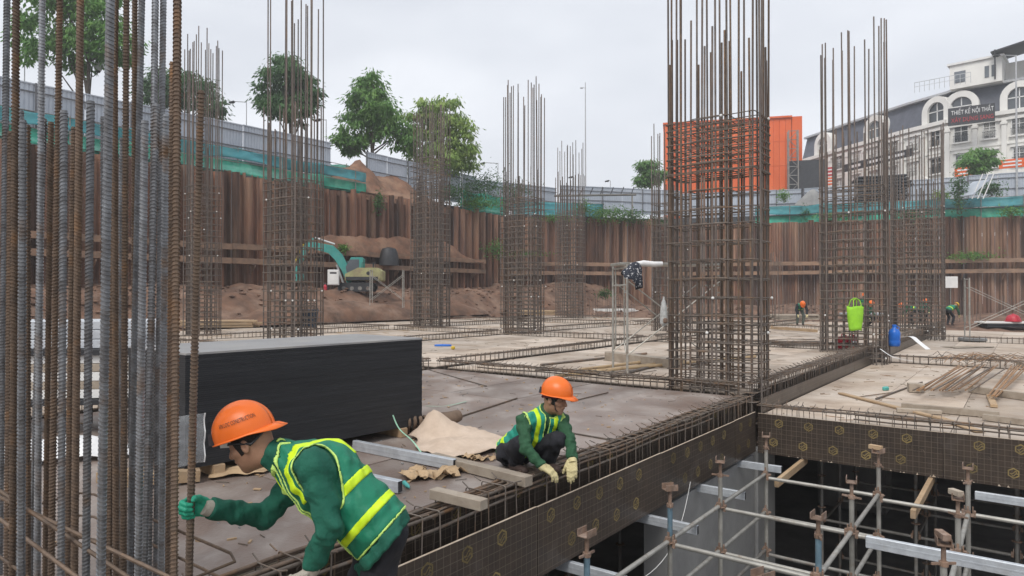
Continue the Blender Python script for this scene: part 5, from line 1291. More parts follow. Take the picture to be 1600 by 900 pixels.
# frame scaffolds
def frame_tower(p, ang, w, L, h, label, mat='pipe', levels=1, board=True):
    root = empty('scaffold_tower', p, ang, label, 'scaffold frame', 'frame scaffolds on the decks')
    for k, x in enumerate((0, L)):
        for y in (0, w): obj('leg', MB().tube([(x, y, 0), (x, y, h)], .024, 8).mesh('leg', 60), MT[mat], root); obj('foot', MB().lathe([(.06, 0), (.06, .012), (.02, .02), (.02, .06)], 10, (x, y, 0)), MT[mat], root)
        obj('top_rail', MB().tube([(x, 0, h - .06), (x, w, h - .06)], .022, 8), MT[mat], root); obj('rung', MB().tube([(x, 0, h - .4), (x, w, h - .4)], .016, 8), MT[mat], root)
        for y in (w * .2, w * .8): obj('ladder_rail', MB().tube([(x, y, h - .06), (x, y, h * .3), (x, y + (-.1 if y < w / 2 else .1), h * .22)], .014, 6), MT[mat], root)
        for z in (.55, .75, .9):
            obj('rung', MB().tube([(x, 0, h * z), (x, w * .2, h * z)], .012, 6), MT[mat], root)
    for y in (0, w):
        obj('cross_brace', MB().tube([(0, y - .02, h * .2), (L, y - .02, h * .86)], .013, 6), MT[mat], root); obj('cross_brace', MB().tube([(0, y + .02, h * .86), (L, y + .02, h * .2)], .013, 6), MT[mat], root)
    if board: obj('platform', MB().cbox((L * .5, w / 2, h + .02), (L + .2, w * .7, .05), .006), MT[mat], root)
    return root
fp = onz(980, 590, 0)
frame_tower(fp, R(8), .95, 1.9, 2.18, 'frame scaffold behind the corner cage with a patterned hat on it', 'pipe')
frame_tower(Vector((at(578, 0, 40.5).x, 40.5, .8)), R(5), 1.2, 1.95, 2.3, 'white frame scaffold beside the teal excavator', 'pipe', board=False)
fr = onz(1515, 533, ZR)
frame_tower(fr, R(-14), .5, 3.2, 2.55, 'frame scaffold on the far lower deck on a round pad', 'pipe', board=False)
obj('round_pad', MB().lathe([(.42, 0), (.5, .03), (.5, .12), (.42, .16)], 18), MT['conc'], None, fr + Vector((.1, 0, .004)), label='round grey pad under the far frame scaffold', cat='pad')
# floppy patterned sun hat
MT['hat'] = M('patterned_hat', (.03, .035, .05), (.02, .024, .035), 5, .9, 0, 0, 60, c3=(.7, .7, .72), scale3=22, p3=(.57, .6))
hp = at(986, 424, 12.6)
ht = empty('sun_hat', hp + Vector((0, 0, -.15)), 0, 'navy white-dotted sun hat hung on the frame scaffold', 'hat')
m = MB(); rows = []
tl = Matrix.Rotation(R(24), 3, 'Y') @ Matrix.Rotation(R(-14), 3, 'X')
for i in range(17):
    t = i / 16; row = []
    for k in range(28):
        an = 2 * math.pi * k / 28
        if t < .5: u = t / .5; r_ = .15 * math.sin(u * 1.5) * (1 + .05 * math.sin(an * 3)); z = .36 - .2 * (1 - math.cos(u * 1.5))
        else: u = (t - .5) / .5; r_ = .15 + .11 * u * (1 - .35 * u); z = .175 - .24 * u * (.75 + .35 * math.sin(an + 2.6)) + .035 * math.sin(an * 4 + 1) * u
        row.append(tl @ Vector((r_ * math.cos(an), r_ * .75 * math.sin(an), z)))
    rows.append(row + [row[0]])
m.grid(rows); o = obj('hat_shell', m.mesh('hat_shell', 70), MT['hat'], ht); solid(o, .004)
m = MB(); m.grid([[(.06 + .035 * j, -.1 + .02 * math.sin(i + j * 2), .02 - .055 * i + .01 * j) for j in range(5)] for i in range(5)]); o = obj('neck_flap', m.mesh('neck_flap', 70), MT['hat'], ht); solid(o, .003)
pr = at(1014, 413, 12.9); m = MB(); m.tube([Vector((-.24, 0, 0)), Vector((-.1, 0, .02)), Vector((.1, 0, .0)), Vector((.26, 0, .01))], [.05, .06, .055, .045], 10); obj('plastic_roll', m.mesh('plastic_roll', 70), MT['plastic_white'], None, pr, label='white plastic roll on the frame scaffold', cat='plastic roll')
# bottle bag tied to the corner cage
bb = empty('plastic_bag', at(1037, 510, 11.25), 0, 'clear plastic bag tied to the corner cage', 'plastic bag')
m = MB(); m.lathe([(.02, 0), (.06, .05), (.066, .16), (.055, .3), (.04, .4), (.015, .46), (.02, .5)], 9); obj('bag', m.mesh('bag', 30), MT['plastic_grey'], bb)
m = MB(); m.cbox((.01, -.07, .1), (.07, .05, .09), .02); obj('contents', m, MT['jack'], bb)
# lime bag, blue jug, red cans, white cloth
MT['lime'] = M('lime_fabric', (.32, .68, .04), (.26, .58, .03), 5, .7, 0, .2, 14)
lb = empty('tote_bag', at(1336, 516, 17.55), R(10), 'lime green tote bag hung on the rebar cage', 'bag')
m = MB(); rows = []
for i in range(10):
    t = i / 9; row = []
    for k in range(18):
        an = 2 * math.pi * k / 18; w_ = .165 + .06 * smooth(t * 1.3); row.append((w_ * math.cos(an) * (1 + .03 * math.sin(an * 4 + i)), .12 * math.sin(an), .62 * t + .015 * math.sin(an * 3)))
    rows.append(row + [row[0]])
m.grid(rows); m.add(rows[0][:-1], [tuple(range(18))[::-1]]); o = obj('bag_body', m.mesh('bag_body', 70), MT['lime'], lb); solid(o, .004)
for y in (-.1, .1): obj('handle', MB().tube([(-.12, y, .6), (-.09, y * .6, .78), (0, y * .3, .84), (.09, y * .6, .78), (.12, y, .6)], .012, 6), MT['lime'], lb)
MT['blue'] = M('blue_plastic', (.02, .16, .62), (.015, .12, .5), 5, .3)
bj = empty('water_jug', at(1397, 541, 18.2), 0, 'blue water jug standing by the rebar cage', 'jug')
m = MB(); m.lathe([(.11, 0), (.14, .02), (.145, .14), (.135, .17), (.145, .2), (.145, .36), (.12, .44), (.05, .49), (.05, .54)], 20); obj('jug_body', m.mesh('jug_body', 60), MT['blue'], bj)
obj('cap', MB().lathe([(.045, .54), (.052, .54), (.052, .58), (.045, .585)], 14), MT['blue'], bj); obj('handle', MB().tube([(.1, 0, .44), (.14, 0, .5), (.06, 0, .55)], .014, 6), MT['blue'], bj)
MT['red'] = M('red_plastic', (.5, .03, .05), (.38, .02, .04), 5, .4)
for i, (px, lab) in enumerate(((1317, 'dark red canister inside the foot of the cage with the lime bag'), (1330, 'dark red canister with a pale label inside the foot of the cage'))):
    cn_ = empty('canister', onz(px, 546, 0), R(20), lab, 'canister', 'red canisters'); obj('canister_body', MB().cbox((0, 0, .19), (.26, .2, .38), .03), MT['red'], cn_); obj('canister_handle', MB().tube([(-.08, 0, .37), (-.05, 0, .44), (.05, 0, .44), (.08, 0, .37)], .015, 6), MT['red'], cn_); obj('cap', MB().lathe([(.03, .37), (.03, .42)], 10, (.09, 0, 0)), MT['red'], cn_)
    if i: obj('label_patch', MB().box((0, -.102, .18), (.16, .003, .16)), MT['plastic_white'], cn_)
strap([at(1404, 527, 18.3), at(1420, 526, 18.2), at(1432, 535, 18.0), at(1446, 546, 17.8)], .16, 'white cloth strip lying beside the blue jug', 'plastic_white', 'cloth')
strap([at(1374, 545, 17.0), at(1395, 558, 16.6), at(1425, 564, 16.2)], .03, 'thin white tape on the lower deck edge', 'plastic_white', 'tape')
# blue-dark bucket in the foot of the cage behind the stack
bk = empty('bucket', at(484, 512, 20.0), 0, 'dark blue bucket seen through the cage behind the stack', 'bucket'); MT['navy'] = M('navy_plastic', (.03, .06, .1), (.02, .04, .07), 5, .5)
obj('bucket_body', MB().lathe([(.2, 0), (.25, .5), (.27, .52), (.26, .54), (.2, .5)], 16), MT['navy'], bk); obj('bail', MB().tube([(-.25, 0, .52), (-.18, 0, .72), (.18, 0, .72), (.25, 0, .52)], .01, 5), MT['dark'], bk)
# small things on the far decks
q = onz(692, 541, 0); obj('cable_coil', MB().tube([(.25 * math.cos(t), .12 * math.sin(t), .03) for t in [k * .6 for k in range(11)]], .025, 6), MT['blue'], None, q, label='blue cable coil on the deck behind the stack', cat='cable')
MT['yellow'] = M('yellow_plastic', (.65, .45, .04), (.55, .38, .03), 5, .5)
q = onz(708, 546, 0); obj('tape_measure', MB().cbox((0, 0, .05), (.12, .07, .1), .03), MT['yellow'], None, q, .4, label='yellow tape measure beside the blue cable', cat='tape measure')
sgp = empty('notice_board', at(1486, 480, 42), 0, 'blank white notice board in front of the right wall', 'notice board'); sgp.location.z = -.2
zb = at(0, 441, 42).z + .2; obj('board', MB().cbox((0, 0, zb), (.84, .05, .72), .01), MT['white'], sgp); obj('post', MB().tube([(0, .05, 0), (0, .05, zb + .2)], .03, 6), MT['pipe_dull'], sgp)
# cabinet and extinguisher by the excavator
cbn = empty('electric_cabinet', Vector((at(521, 0, 41.5).x, 41.5, 1.5)), R(10), 'white electric cabinet left of the teal excavator', 'cabinet')
obj('box', MB().cbox((0, 0, 1.15), (.68, .35, .95), .02), MT['white'], cbn); obj('door', MB().cbox((0, -.185, 1.15), (.6, .02, .86), .006), MT['white'], cbn); obj('vent', MB().box((0, -.198, 1.42), (.4, .006, .1)), MT['dark'], cbn)
for x in (-.28, .28): obj('leg', MB().box((x, 0, .34), (.05, .05, .68)), MT['dark'], cbn)
ext = empty('fire_extinguisher', Vector((at(508, 0, 41).x, 41, 1.45)), 0, 'red fire extinguisher beside the white cabinet', 'extinguisher')
obj('tank', MB().lathe([(.1, 0), (.12, .04), (.12, .62), (.07, .72), (.03, .76)], 12), MT['red'], ext); obj('valve', MB().cbox((0, 0, .8), (.16, .05, .08), .01), MT['dark'], ext); obj('hose', MB().tube([(.06, 0, .78), (.16, 0, .6), (.14, 0, .3)], .015, 5), MT['dark'], ext)
obj('tarpaulin', MB().lathe([(.75, 0), (.72, .5), (.62, 1.0), (.5, 1.25), (.15, 1.35)], 9).mesh('tarpaulin', 40), MT['dark'], None, wp(588, -1.4, 3.75), label='black tarpaulin over a pump on the wall ledge behind the excavator', cat='tarpaulin')
# far right deck: boards, red basket, dark cover
q = onz(1580, 506, ZR + .2)
bs = empty('board_stack', Vector((q.x, q.y, ZR)), R(-8), 'low stack of pale boards under the red helmet', 'board stack')
for i in range(3): obj('board', MB().cbox((U(-.2, .2), 0, .06 + i * .11), (3.2, 1.0, .09), .01), MT['white' if i == 2 else 'dark'], bs)
rh = empty('helmet', Vector((q.x - .05, q.y - .2, ZR + .345)), 0, 'red safety helmet lying on the pale boards', 'helmet')
obj('shell', MB().lathe([(.42, 0), (.42, .04), (.36, .05), (.34, .2), (.26, .33), (.12, .4), (.02, .41)], 18).mesh('shell', 60), MT['red'], rh); obj('ridge', MB().tube([(0, -.36, .1), (0, -.3, .31), (0, 0, .43), (0, .3, .31)], .03, 6), MT['red'], rh)
q = onz(1585, 490, ZR); heap('dark_cover', [((q.x, q.y + 5, -.4), 1.6, .8, 1.2, 0, 0)], kind='thing', mat='dark', seed=12, label='dark crumpled cover on the far deck by the right wall', cat='cover')

# excavator
s43 = 43 / F
MT['teal_exc'] = M('excavator_teal', (.055, .31, .28), (.04, .24, .215), 2.5, .45, 0, 0, 60, c3=(.12, .3, .26), scale3=1.5)
MT['lemon'] = M('excavator_yellow', (.38, .37, .18), (.27, .26, .13), 2.5, .6, c3=(.25, .2, .13), scale3=2, p3=(.5, .7))
ex0 = at(560, 453, 43); ex0.z = soil_h(*to_ac(ex0)) + .02 if False else 1.78
ex = empty('excavator', ex0, R(3), 'small teal excavator with raised boom in front of the long wall', 'excavator')
def track(y):
    m = MB(); pts = []
    for k in range(24):
        an = 2 * math.pi * k / 24; x = (.85 if math.cos(an) > 0 else -.85) + .26 * math.cos(an); pts.append((x, .28 + .28 * math.sin(an)))
    m.prism(pts, y - .2, y + .2, Matrix(((1, 0, 0), (0, 0, -1), (0, 1, 0)))); obj('track', m, MT['dark'], ex)
    for x in (-.75, -.25, .25, .75): obj('roller', MB().tube([(x, -y - .22, .2), (x, -y + .22, .2)], .13, 10), MT['pipe_dull'], ex)
track(-.7); track(.7)
obj('exhaust', MB().tube([(.9, .3, 1.5), (.9, .3, 1.85)], .05, 8), MT['dark'], ex); obj('hand_rail', MB().tube([(.35, -.75, 1.5), (.35, -.75, 1.8), (1.2, -.75, 1.8), (1.2, -.75, 1.5)], .02, 6), MT['dark'], ex); obj('skirt', MB().cbox((.35, -.82, .82), (2.0, .06, .22), .01), MT['dark'], ex)
obj('turntable', MB().lathe([(.45, .5), (.5, .6), (.45, .7)], 16), MT['dark'], ex)
obj('house', MB().prism([(-.7, .7), (1.35, .7), (1.5, .85), (1.5, 1.35), (1.3, 1.5), (.1, 1.5), (-.7, 1.1)], -.8, .8, Matrix(((1, 0, 0), (0, 0, -1), (0, 1, 0)))), MT['lemon'], ex)
obj('counterweight', MB().cbox((1.45, 0, 1.0), (.35, 1.5, .7), .08), MT['lemon'], ex)
cb = obj('cab', MB().prism([(-.75, .75), (.25, .75), (.3, 2.1), (.2, 2.2), (-.45, 2.2), (-.8, 1.6)], -.75, .1, Matrix(((1, 0, 0), (0, 0, -1), (0, 1, 0)))), MT['teal_exc'], ex)
obj('side_window', MB().prism([(-.6, 1.2), (.15, 1.2), (.18, 2.02), (-.4, 2.02), (-.66, 1.55)], .742, .765, Matrix(((1, 0, 0), (0, 0, -1), (0, 1, 0)))), MT['glass'], cb)
obj('windscreen', MB().bar((-.815, .3, 1.1), (-.64, .3, 1.95), .7, .02, (0, 1, 0)), MT['glass'], cb)
obj('emblem', MB().lathe([(.12, 0), (.12, .012)], 14, (.75, -.812, 1.15), Matrix.Rotation(R(90), 3, 'X')), MT['dark'], ex)
def exq(px, y): return Vector(((px - 560) * s43, -.1, (453 - y) * s43 + .03))
def plate_arm(pts, hs, w, nm, mat):
    m = MB(); n = len(pts); up, lo = [], []
    for i in range(n):
        a, b2 = pts[max(0, i - 1)], pts[min(n - 1, i + 1)]; d = (b2 - a).normalized(); nrm = Vector((-d.z, 0, d.x)); up.append(pts[i] + nrm * hs[i] / 2); lo.append(pts[i] - nrm * hs[i] / 2)
    poly = up + lo[::-1]; m.prism([(p.x, p.z) for p in poly], -w / 2, w / 2, Matrix(((1, 0, 0), (0, 0, -1), (0, 1, 0))), (0, -.1, 0)); return obj(nm, m, MT[mat], ex)
plate_arm([exq(549, 442), exq(541, 420), exq(530, 400), exq(518, 388), exq(500, 384), exq(484, 380)], [.36, .46, .56, .56, .46, .34], .3, 'boom', 'teal_exc')
plate_arm([exq(492, 372), exq(482, 382), exq(472, 405), exq(465, 424)], [.22, .36, .28, .2], .24, 'arm', 'teal_exc')
m = MB(); m.prism([(0, 0), (.35, .1), (.5, -.35), (.3, -.7), (-.1, -.62), (.12, -.4)], -.3, .3, Matrix(((1, 0, 0), (0, 0, -1), (0, 1, 0))), exq(464, 424)); obj('bucket', m, MT['teal_exc'], ex)
obj('boom_cylinder', MB().tube([exq(538, 443), exq(527, 412)], .07, 8), MT['steel_lamp'], ex); obj('arm_cylinder', MB().tube([exq(524, 380), exq(494, 370)], .06, 8), MT['steel_lamp'], ex); obj('bucket_cylinder', MB().tube([exq(476, 380), exq(461, 412)], .05, 8), MT['yellow'], ex)

# litter on the decks: wood chips, wire ends, pebbles of concrete
rk_ = random.Random(11)
def litter(a0, a1, c0, c1, z, n, mat, name, smin_, smax_, flat):
    m = MB()
    for i in range(n):
        q = W3(rk_.uniform(a0, a1), rk_.uniform(c0, c1), z + .006); s = rk_.uniform(smin_, smax_); an = rk_.uniform(0, 3.14)
        m.box(q, (s, s * (rk_.uniform(.08, .5) if flat else .06), .006 + (.004 if flat else 0)), Matrix.Rotation(an, 3, 'Z') @ Matrix.Rotation(rk_.uniform(-.05, .05), 3, 'Y'))
    obj(name, m, MT[mat], kind='stuff')
litter(1.5, 10.3, 3.75, 9.9, 0, 230, 'timber', 'wood_chips', .012, .07, True)
litter(1.5, 10.3, 3.75, 9.9, 0, 70, 'tie_steel', 'wire_ends', .04, .16, False)
litter(1.5, 10.3, 3.75, 9.9, 0, 160, 'conc', 'concrete_crumbs', .01, .035, True)
litter(11, 20.8, -2.8, 3.1, ZR, 130, 'timber_grey', 'wood_chips', .02, .12, True)
litter(11, 20.8, -2.8, 3.1, ZR, 60, 'rebar_orange', 'wire_ends', .1, .4, False)
litter(30, 42, 3.8, 29, 0, 260, 'timber_grey', 'wood_chips', .1, .7, True)
litter(30, 42, 3.8, 29, 0, 160, 'rebar_orange', 'wire_ends', .4, 1.8, False)
litter(12, 30, 16, 29, 0, 160, 'timber', 'wood_chips', .08, .5, True)
litter(11, 30, 3.8, 16, 0, 180, 'timber_grey', 'wood_chips', .04, .2, True)
litter(11, 30, 3.8, 16, 0, 70, 'rebar_rust', 'wire_ends', .15, .7, False)

for k, (px, y, L, an, mt, lab) in enumerate(((345, 512, 3.2, .3, 'timber', 'pale plank bundle at the far deck edge left of the excavator'), (560, 497, 4.0, .1, 'galv', 'bright steel bundle at the deck edge before the excavator'), (735, 490, 3.6, -.1, 'timber_grey', 'grey plank bundle at the deck edge below the soil bank'), (960, 489, 3.4, .15, 'white', 'white board bundle at the foot of the back wall'), (840, 492, 2.8, -.25, 'timber', 'pale plank bundle beyond the sky cage'), (1380, 497, 5.0, .05, 'galv', 'bright steel bundle behind the far workers'), (1240, 500, 3.0, -.1, 'timber_grey', 'grey plank bundle beyond the bending far worker'))):
    q = onz(px, y, 0); bn = empty('plank_bundle', q, an, lab, 'bundle', 'bundles along the far deck edge')
    for i in range(3):
        for j in range(5): obj('plank', MB().cbox((U(-.2, .2), -.5 + j * .24, .07 + i * .12), (L * U(.85, 1.1), .2, .1), .01), MT[mt], bn, None, U(-.04, .04))
# ================================================================== people: smooth blended volumes turned into surfaces
def npv(v): return np.array((v[0], v[1], v[2]), float)
def cap(P, a, b, ra, rb, side=None, k=1.0):
    a, b = npv(a), npv(b); ab = b - a; t = np.clip(((P - a) @ ab) / max(1e-9, ab @ ab), 0, 1)
    q = P - (a + t[:, None] * ab)
    if side is not None: s = (q @ side)[:, None] * side; q = q - s * (1 - 1 / k)
    return np.sqrt((q * q).sum(1)) - (ra + (rb - ra) * t)
def ell(P, c, rad, fr):                              # ellipsoid in the frame rows fr
    q = (P - npv(c)) @ np.array(fr).T / np.array(rad)
    l = np.sqrt((q * q).sum(1)); return (l - 1) * min(rad) * (0.5 + 0.5 * np.minimum(1, 1 / np.maximum(l, .3)))
def smin(a, b, k): h = np.clip(.5 + .5 * (b - a) / k, 0, 1); return b + (a - b) * h - k * h * (1 - h)
def smax(a, b, k): return -smin(-a, -b, k)
def surface(f, lo, hi, h):
    lo, hi = npv(lo), npv(hi); n = np.maximum(4, np.ceil((hi - lo) / h).astype(int) + 1)
    ax = [lo[i] + h * np.arange(n[i]) for i in range(3)]
    G = np.stack(np.meshgrid(*ax, indexing='ij'), -1); V = f(G.reshape(-1, 3)).reshape(n)
    S = V < 0; c = np.zeros(tuple(n - 1), int)
    for dx in (0, 1):
        for dy in (0, 1):
            for dz in (0, 1): c += S[dx:n[0] - 1 + dx, dy:n[1] - 1 + dy, dz:n[2] - 1 + dz]
    act = (c > 0) & (c < 8); idx = -np.ones(act.shape, int); idx[act] = np.arange(act.sum())
    acc = np.zeros(act.shape + (3,)); cnt = np.zeros(act.shape)
    for axis in range(3):
        o1, o2 = [i for i in range(3) if i != axis]
        for u in (0, 1):
            for v in (0, 1):
                s0 = [slice(0, n[i] - 1) for i in range(3)]; s0[o1] = slice(u, n[o1] - 1 + u); s0[o2] = slice(v, n[o2] - 1 + v)
                s1 = list(s0); s1[axis] = slice(1, n[axis])
                a, b = V[tuple(s0)], V[tuple(s1)]; x = (a < 0) != (b < 0)
                t = np.where(x, a / np.where(np.abs(a - b) < 1e-12, 1, a - b), 0)
                p = G[tuple(s0)].copy(); p[..., axis] += t * h
                acc += p * x[..., None]; cnt += x
    verts = acc[act] / cnt[act][:, None]; faces = []
    for axis in range(3):
        o1, o2 = (axis + 1) % 3, (axis + 2) % 3
        s0 = [slice(0, n[i]) for i in range(3)]; s0[axis] = slice(0, n[axis] - 1); s1 = list(s0); s1[axis] = slice(1, n[axis])
        a, b = S[tuple(s0)], S[tuple(s1)]; I = np.argwhere(a != b)
        ok = (I[:, o1] > 0) & (I[:, o2] > 0) & (I[:, o1] < n[o1] - 1) & (I[:, o2] < n[o2] - 1); I = I[ok]
        fl = a[tuple(I.T)]
        def cell(d1, d2): J = I.copy(); J[:, o1] += d1; J[:, o2] += d2; return idx[tuple(J.T)]
        q = np.stack([cell(-1, -1), cell(0, -1), cell(0, 0), cell(-1, 0)], 1); q[~fl] = q[~fl][:, ::-1]; faces.append(q)
    return verts, np.concatenate(faces)
def sdf_mesh(name, f, lo, hi, h, mat):
    v, q = surface(f, lo, hi, h); me = bpy.data.meshes.new(name)
    me.vertices.add(len(v)); me.vertices.foreach_set('co', v.ravel()); me.loops.add(len(q) * 4); me.loops.foreach_set('vertex_index', q.ravel().astype(np.int32))
    me.polygons.add(len(q)); me.polygons.foreach_set('loop_start', np.arange(0, len(q) * 4, 4, dtype=np.int32)); me.polygons.foreach_set('loop_total', np.full(len(q), 4, dtype=np.int32))
    me.polygons.foreach_set('use_smooth', np.ones(len(q), bool)); me.update(calc_edges=True); me.validate(); me.materials.append(mat); return me
def bounds(pts, pad):
    A = np.array([npv(p) for p in pts]); return A.min(0) - pad, A.max(0) + pad

MT['jacket'] = M('jacket_green', (.012, .115, .075), (.008, .085, .056), 9, .85, 0, .35, 45, coords='object')
MT['jacket2'] = M('jacket_dull_green', (.03, .1, .048), (.02, .075, .036), 9, .85, 0, .35, 45, coords='object')
MT['vest'] = M('vest_green', (.012, .2, .115), (.009, .155, .088), 8, .6, 0, .2, 50, coords='object')
MT['vest2'] = M('vest_teal', (.02, .3, .22), (.015, .24, .17), 8, .65, 0, .2, 50, coords='object')
MT['hivis'] = M('hivis_yellow', (.62, .85, .02), (.55, .78, .02), 8, .5, coords='object')
MT['piping'] = M('pale_lime_piping', (.55, .78, .2), (.48, .7, .16), 8, .6)
MT['trouser'] = M('black_trousers', (.014, .015, .02), (.02, .021, .027), 10, .85, 0, .3, 45, coords='object')
MT['boot'] = M('brown_boots', (.06, .038, .032), (.045, .03, .026), 14, .7, 0, .2, 60)
MT['skin'] = M('skin', (.38, .215, .14), (.33, .18, .115), 24, .5, 0, .1, 120)
MT['hair'] = M('black_hair', (.012, .01, .01), (.02, .017, .015), 60, .6, 0, .5, 200)
MT['helmet_o'] = M('helmet_orange', (.82, .17, .025), (.78, .155, .02), 6, .32, 0, .02, 20, c3=(.6, .13, .03), scale3=30, p3=(.66, .74), coords='object')
MT['helmet_y'] = M('helmet_yellow', (.75, .45, .03), (.7, .4, .02), 6, .35)
MT['print_black'] = M('black_print', (.02, .02, .02), (.03, .03, .03), 20, .6)
MT['glove_green'] = M('glove_green_rubber', (.02, .34, .21), (.015, .26, .16), 25, .5, 0, .2, 150)
MT['glove_cuff'] = M('glove_cuff', (.46, .43, .37), (.38, .35, .3), 30, .95, 0, .5, 200)
MT['glove_yel'] = M('glove_cream', (.68, .6, .34), (.58, .5, .27), 25, .8, 0, .3, 150)
MT['scarf'] = M('scarf_red', (.25, .02, .04), (.05, .02, .03), 60, .9)
MT['eye'] = M('eye_dark', (.02, .015, .012), (.03, .02, .015), 20, .25)
MT['lip'] = M('lip', (.26, .1, .08), (.22, .085, .07), 20, .5)

def frame(f, u):
    f = npv(f); f /= np.linalg.norm(f); u = npv(u); u -= f * (u @ f); u /= np.linalg.norm(u); r = np.cross(f, u); return f, r, u
def wrinkle(P, amp=.0035, k=1.0):
    amp = amp * 1.35
    x, y, z = P[:, 0] * k, P[:, 1] * k, P[:, 2] * k
    return amp * (np.sin(34 * x + 27 * z + 3 * np.sin(19 * y + 8 * x)) * np.sin(23 * z - 11 * x + 2.5 * np.sin(31 * x)) + .6 * np.sin(61 * z + 13 * y + 4 * np.sin(17 * x)))
def rot_about(v, ax, an): return Vector(v) @ Matrix.Rotation(-an, 3, Vector(ax)) if False else (Matrix.Rotation(an, 3, Vector(ax)) @ Vector(v))
def hand_caps(wr, dirv, n, s, curl, thumb, size=1.0, fat=1.0):
    """capsules of a hand: n is the way the palm faces, s points to the thumb side"""
    d, n = Vector(dirv).normalized(), Vector(n); n = (n - d * n.dot(d)).normalized(); s = Vector(s); s = (s - d * s.dot(d) - n * s.dot(n)).normalized(); w = Vector(wr); C = []; ax = d.cross(n).normalized()
    for i, (off, ml, ls) in enumerate(((.031, .088, (.042, .026, .021)), (.0105, .092, (.046, .03, .022)), (-.0105, .088, (.042, .027, .021)), (-.03, .08, (.034, .021, .018)))):
        k = w + s * off * size + d * ml * size; C.append((w + s * off * .6 * size, k, .0165 * fat * size, .0125 * fat * size, 'p')); dd = d.copy(); p = k
        cu = curl[i] if hasattr(curl[i], '__len__') else (curl[i] * .8, curl[i], curl[i] * .7)
        for j, L in enumerate(ls):
            dd = rot_about(dd, ax, R(cu[j])); q = p + dd * L * size; C.append((p, q, (.0108 - .0011 * j) * fat * size, (.0098 - .0011 * j) * fat * size, 'f%d' % i)); p = q
    base = w + d * .022 * size + s * .03 * size; tdir = (d * thumb[0] + s * thumb[1] + n * thumb[2]).normalized(); p = base
    for j, (L, bend) in enumerate(((.042, 0), (.034, thumb[3]), (.027, thumb[3]))):
        tdir = rot_about(tdir, tdir.cross(n if abs(tdir.dot(n)) < .9 else -s), R(bend)); q = p + tdir * L * size; C.append((p, q, (.0165 - .003 * j) * fat * size, (.0135 - .0025 * j) * fat * size, 't')); p = q
    return C
def hand_sdf(C):
    def f(P):
        palm = None; groups = {}
        for (a, b, ra, rb, g) in C:
            d = cap(P, a, b, ra, rb)
            if g == 'p': palm = d if palm is None else smin(palm, d, .018)
            else: groups[g] = d if g not in groups else smin(groups[g], d, .006)
        out = palm
        for d in groups.values(): out = smin(out, d, .007)
        return out + wrinkle(P, .0006, 4)
    return f

def helmet(parent, hc, fr, mat, scale=1.0, back=False, text=None, detail=True, tilt=0.0, name='helmet'):
    f, r, u = fr; sg = -1 if back else 1
    Rf, Rr, Ru = .138 * scale, .112 * scale, .14 * scale
    c = npv(hc) + u * .048 * scale + f * .012
    def pos(th, ph, off=0.0):
        cx, sx = math.cos(th), math.sin(th); e = (1 + .03 * math.cos(2 * th))
        x, y, z = (Rf + off) * math.sin(ph) * cx, (Rr + off) * math.sin(ph) * sx, (Ru + off) * (max(0, math.cos(ph)) ** .82)
        ridge = .007 * scale * math.exp(-(y / .02) ** 2) * (1 if abs(ph) < 1.2 else 0) * smooth((1.25 - ph) * 3)
        return Vector(c + f * x * sg + r * y * sg + u * (z + ridge))
    m = MB(); nt = 40 if detail else 16; npp = 14 if detail else 6; rows = []
    for i in range(npp + 1):
        ph = (math.pi / 2) * i / npp; rows.append([pos(2 * math.pi * k / nt, max(ph, .004)) for k in range(nt + 1)])
    for e in (.4, 1.0):                                # turned-out rim, drawn out to a peak
        row = []
        for k in range(nt + 1):
            th = 2 * math.pi * k / nt; a_ = (th + math.pi) % (2 * math.pi) - math.pi; pk = smooth((1.15 - abs(a_)) / .75)
            off = (.011 + .045 * pk) * scale * e; row.append(Vector(c + f * sg * (Rf + off) * math.cos(th) + r * sg * (Rr + .011 * scale * e) * math.sin(th) - u * ((.006 + .02 * pk * e) * scale * e)))
        rows.append(row)
    m.grid(rows); me = m.mesh(name, 50); o = obj(name, me, mat, parent); solid(o, .0035, 1)
    if text and detail:
        for (th0, wid, sz) in text:
            tm = text_mesh('VIN LOC CONSTRUCTION', sz); xs = [v.co.x for v in tm.vertices]; sc = wid / (max(xs) - min(xs))
            for v in tm.vertices:
                rad = Rf * .5 + Rr * .5; th = th0 - (v.co.x * sc) / rad * 1.0; ph = 1.18 - v.co.y / Ru
                p = pos(th, ph, .0078); v.co = p
            tm.update(); obj('lettering', tm, MT['print_black'], o)
    if detail:
        m = MB()
        for k in (0, 1):
            an = .55 if k else -.55; m.bar(pos(math.pi + an, 1.3, .004), pos(math.pi + an * 1.2, 1.57, .012), .03 * scale, .006)
        obj('adjuster', m, MT['dark'], o)
    return o
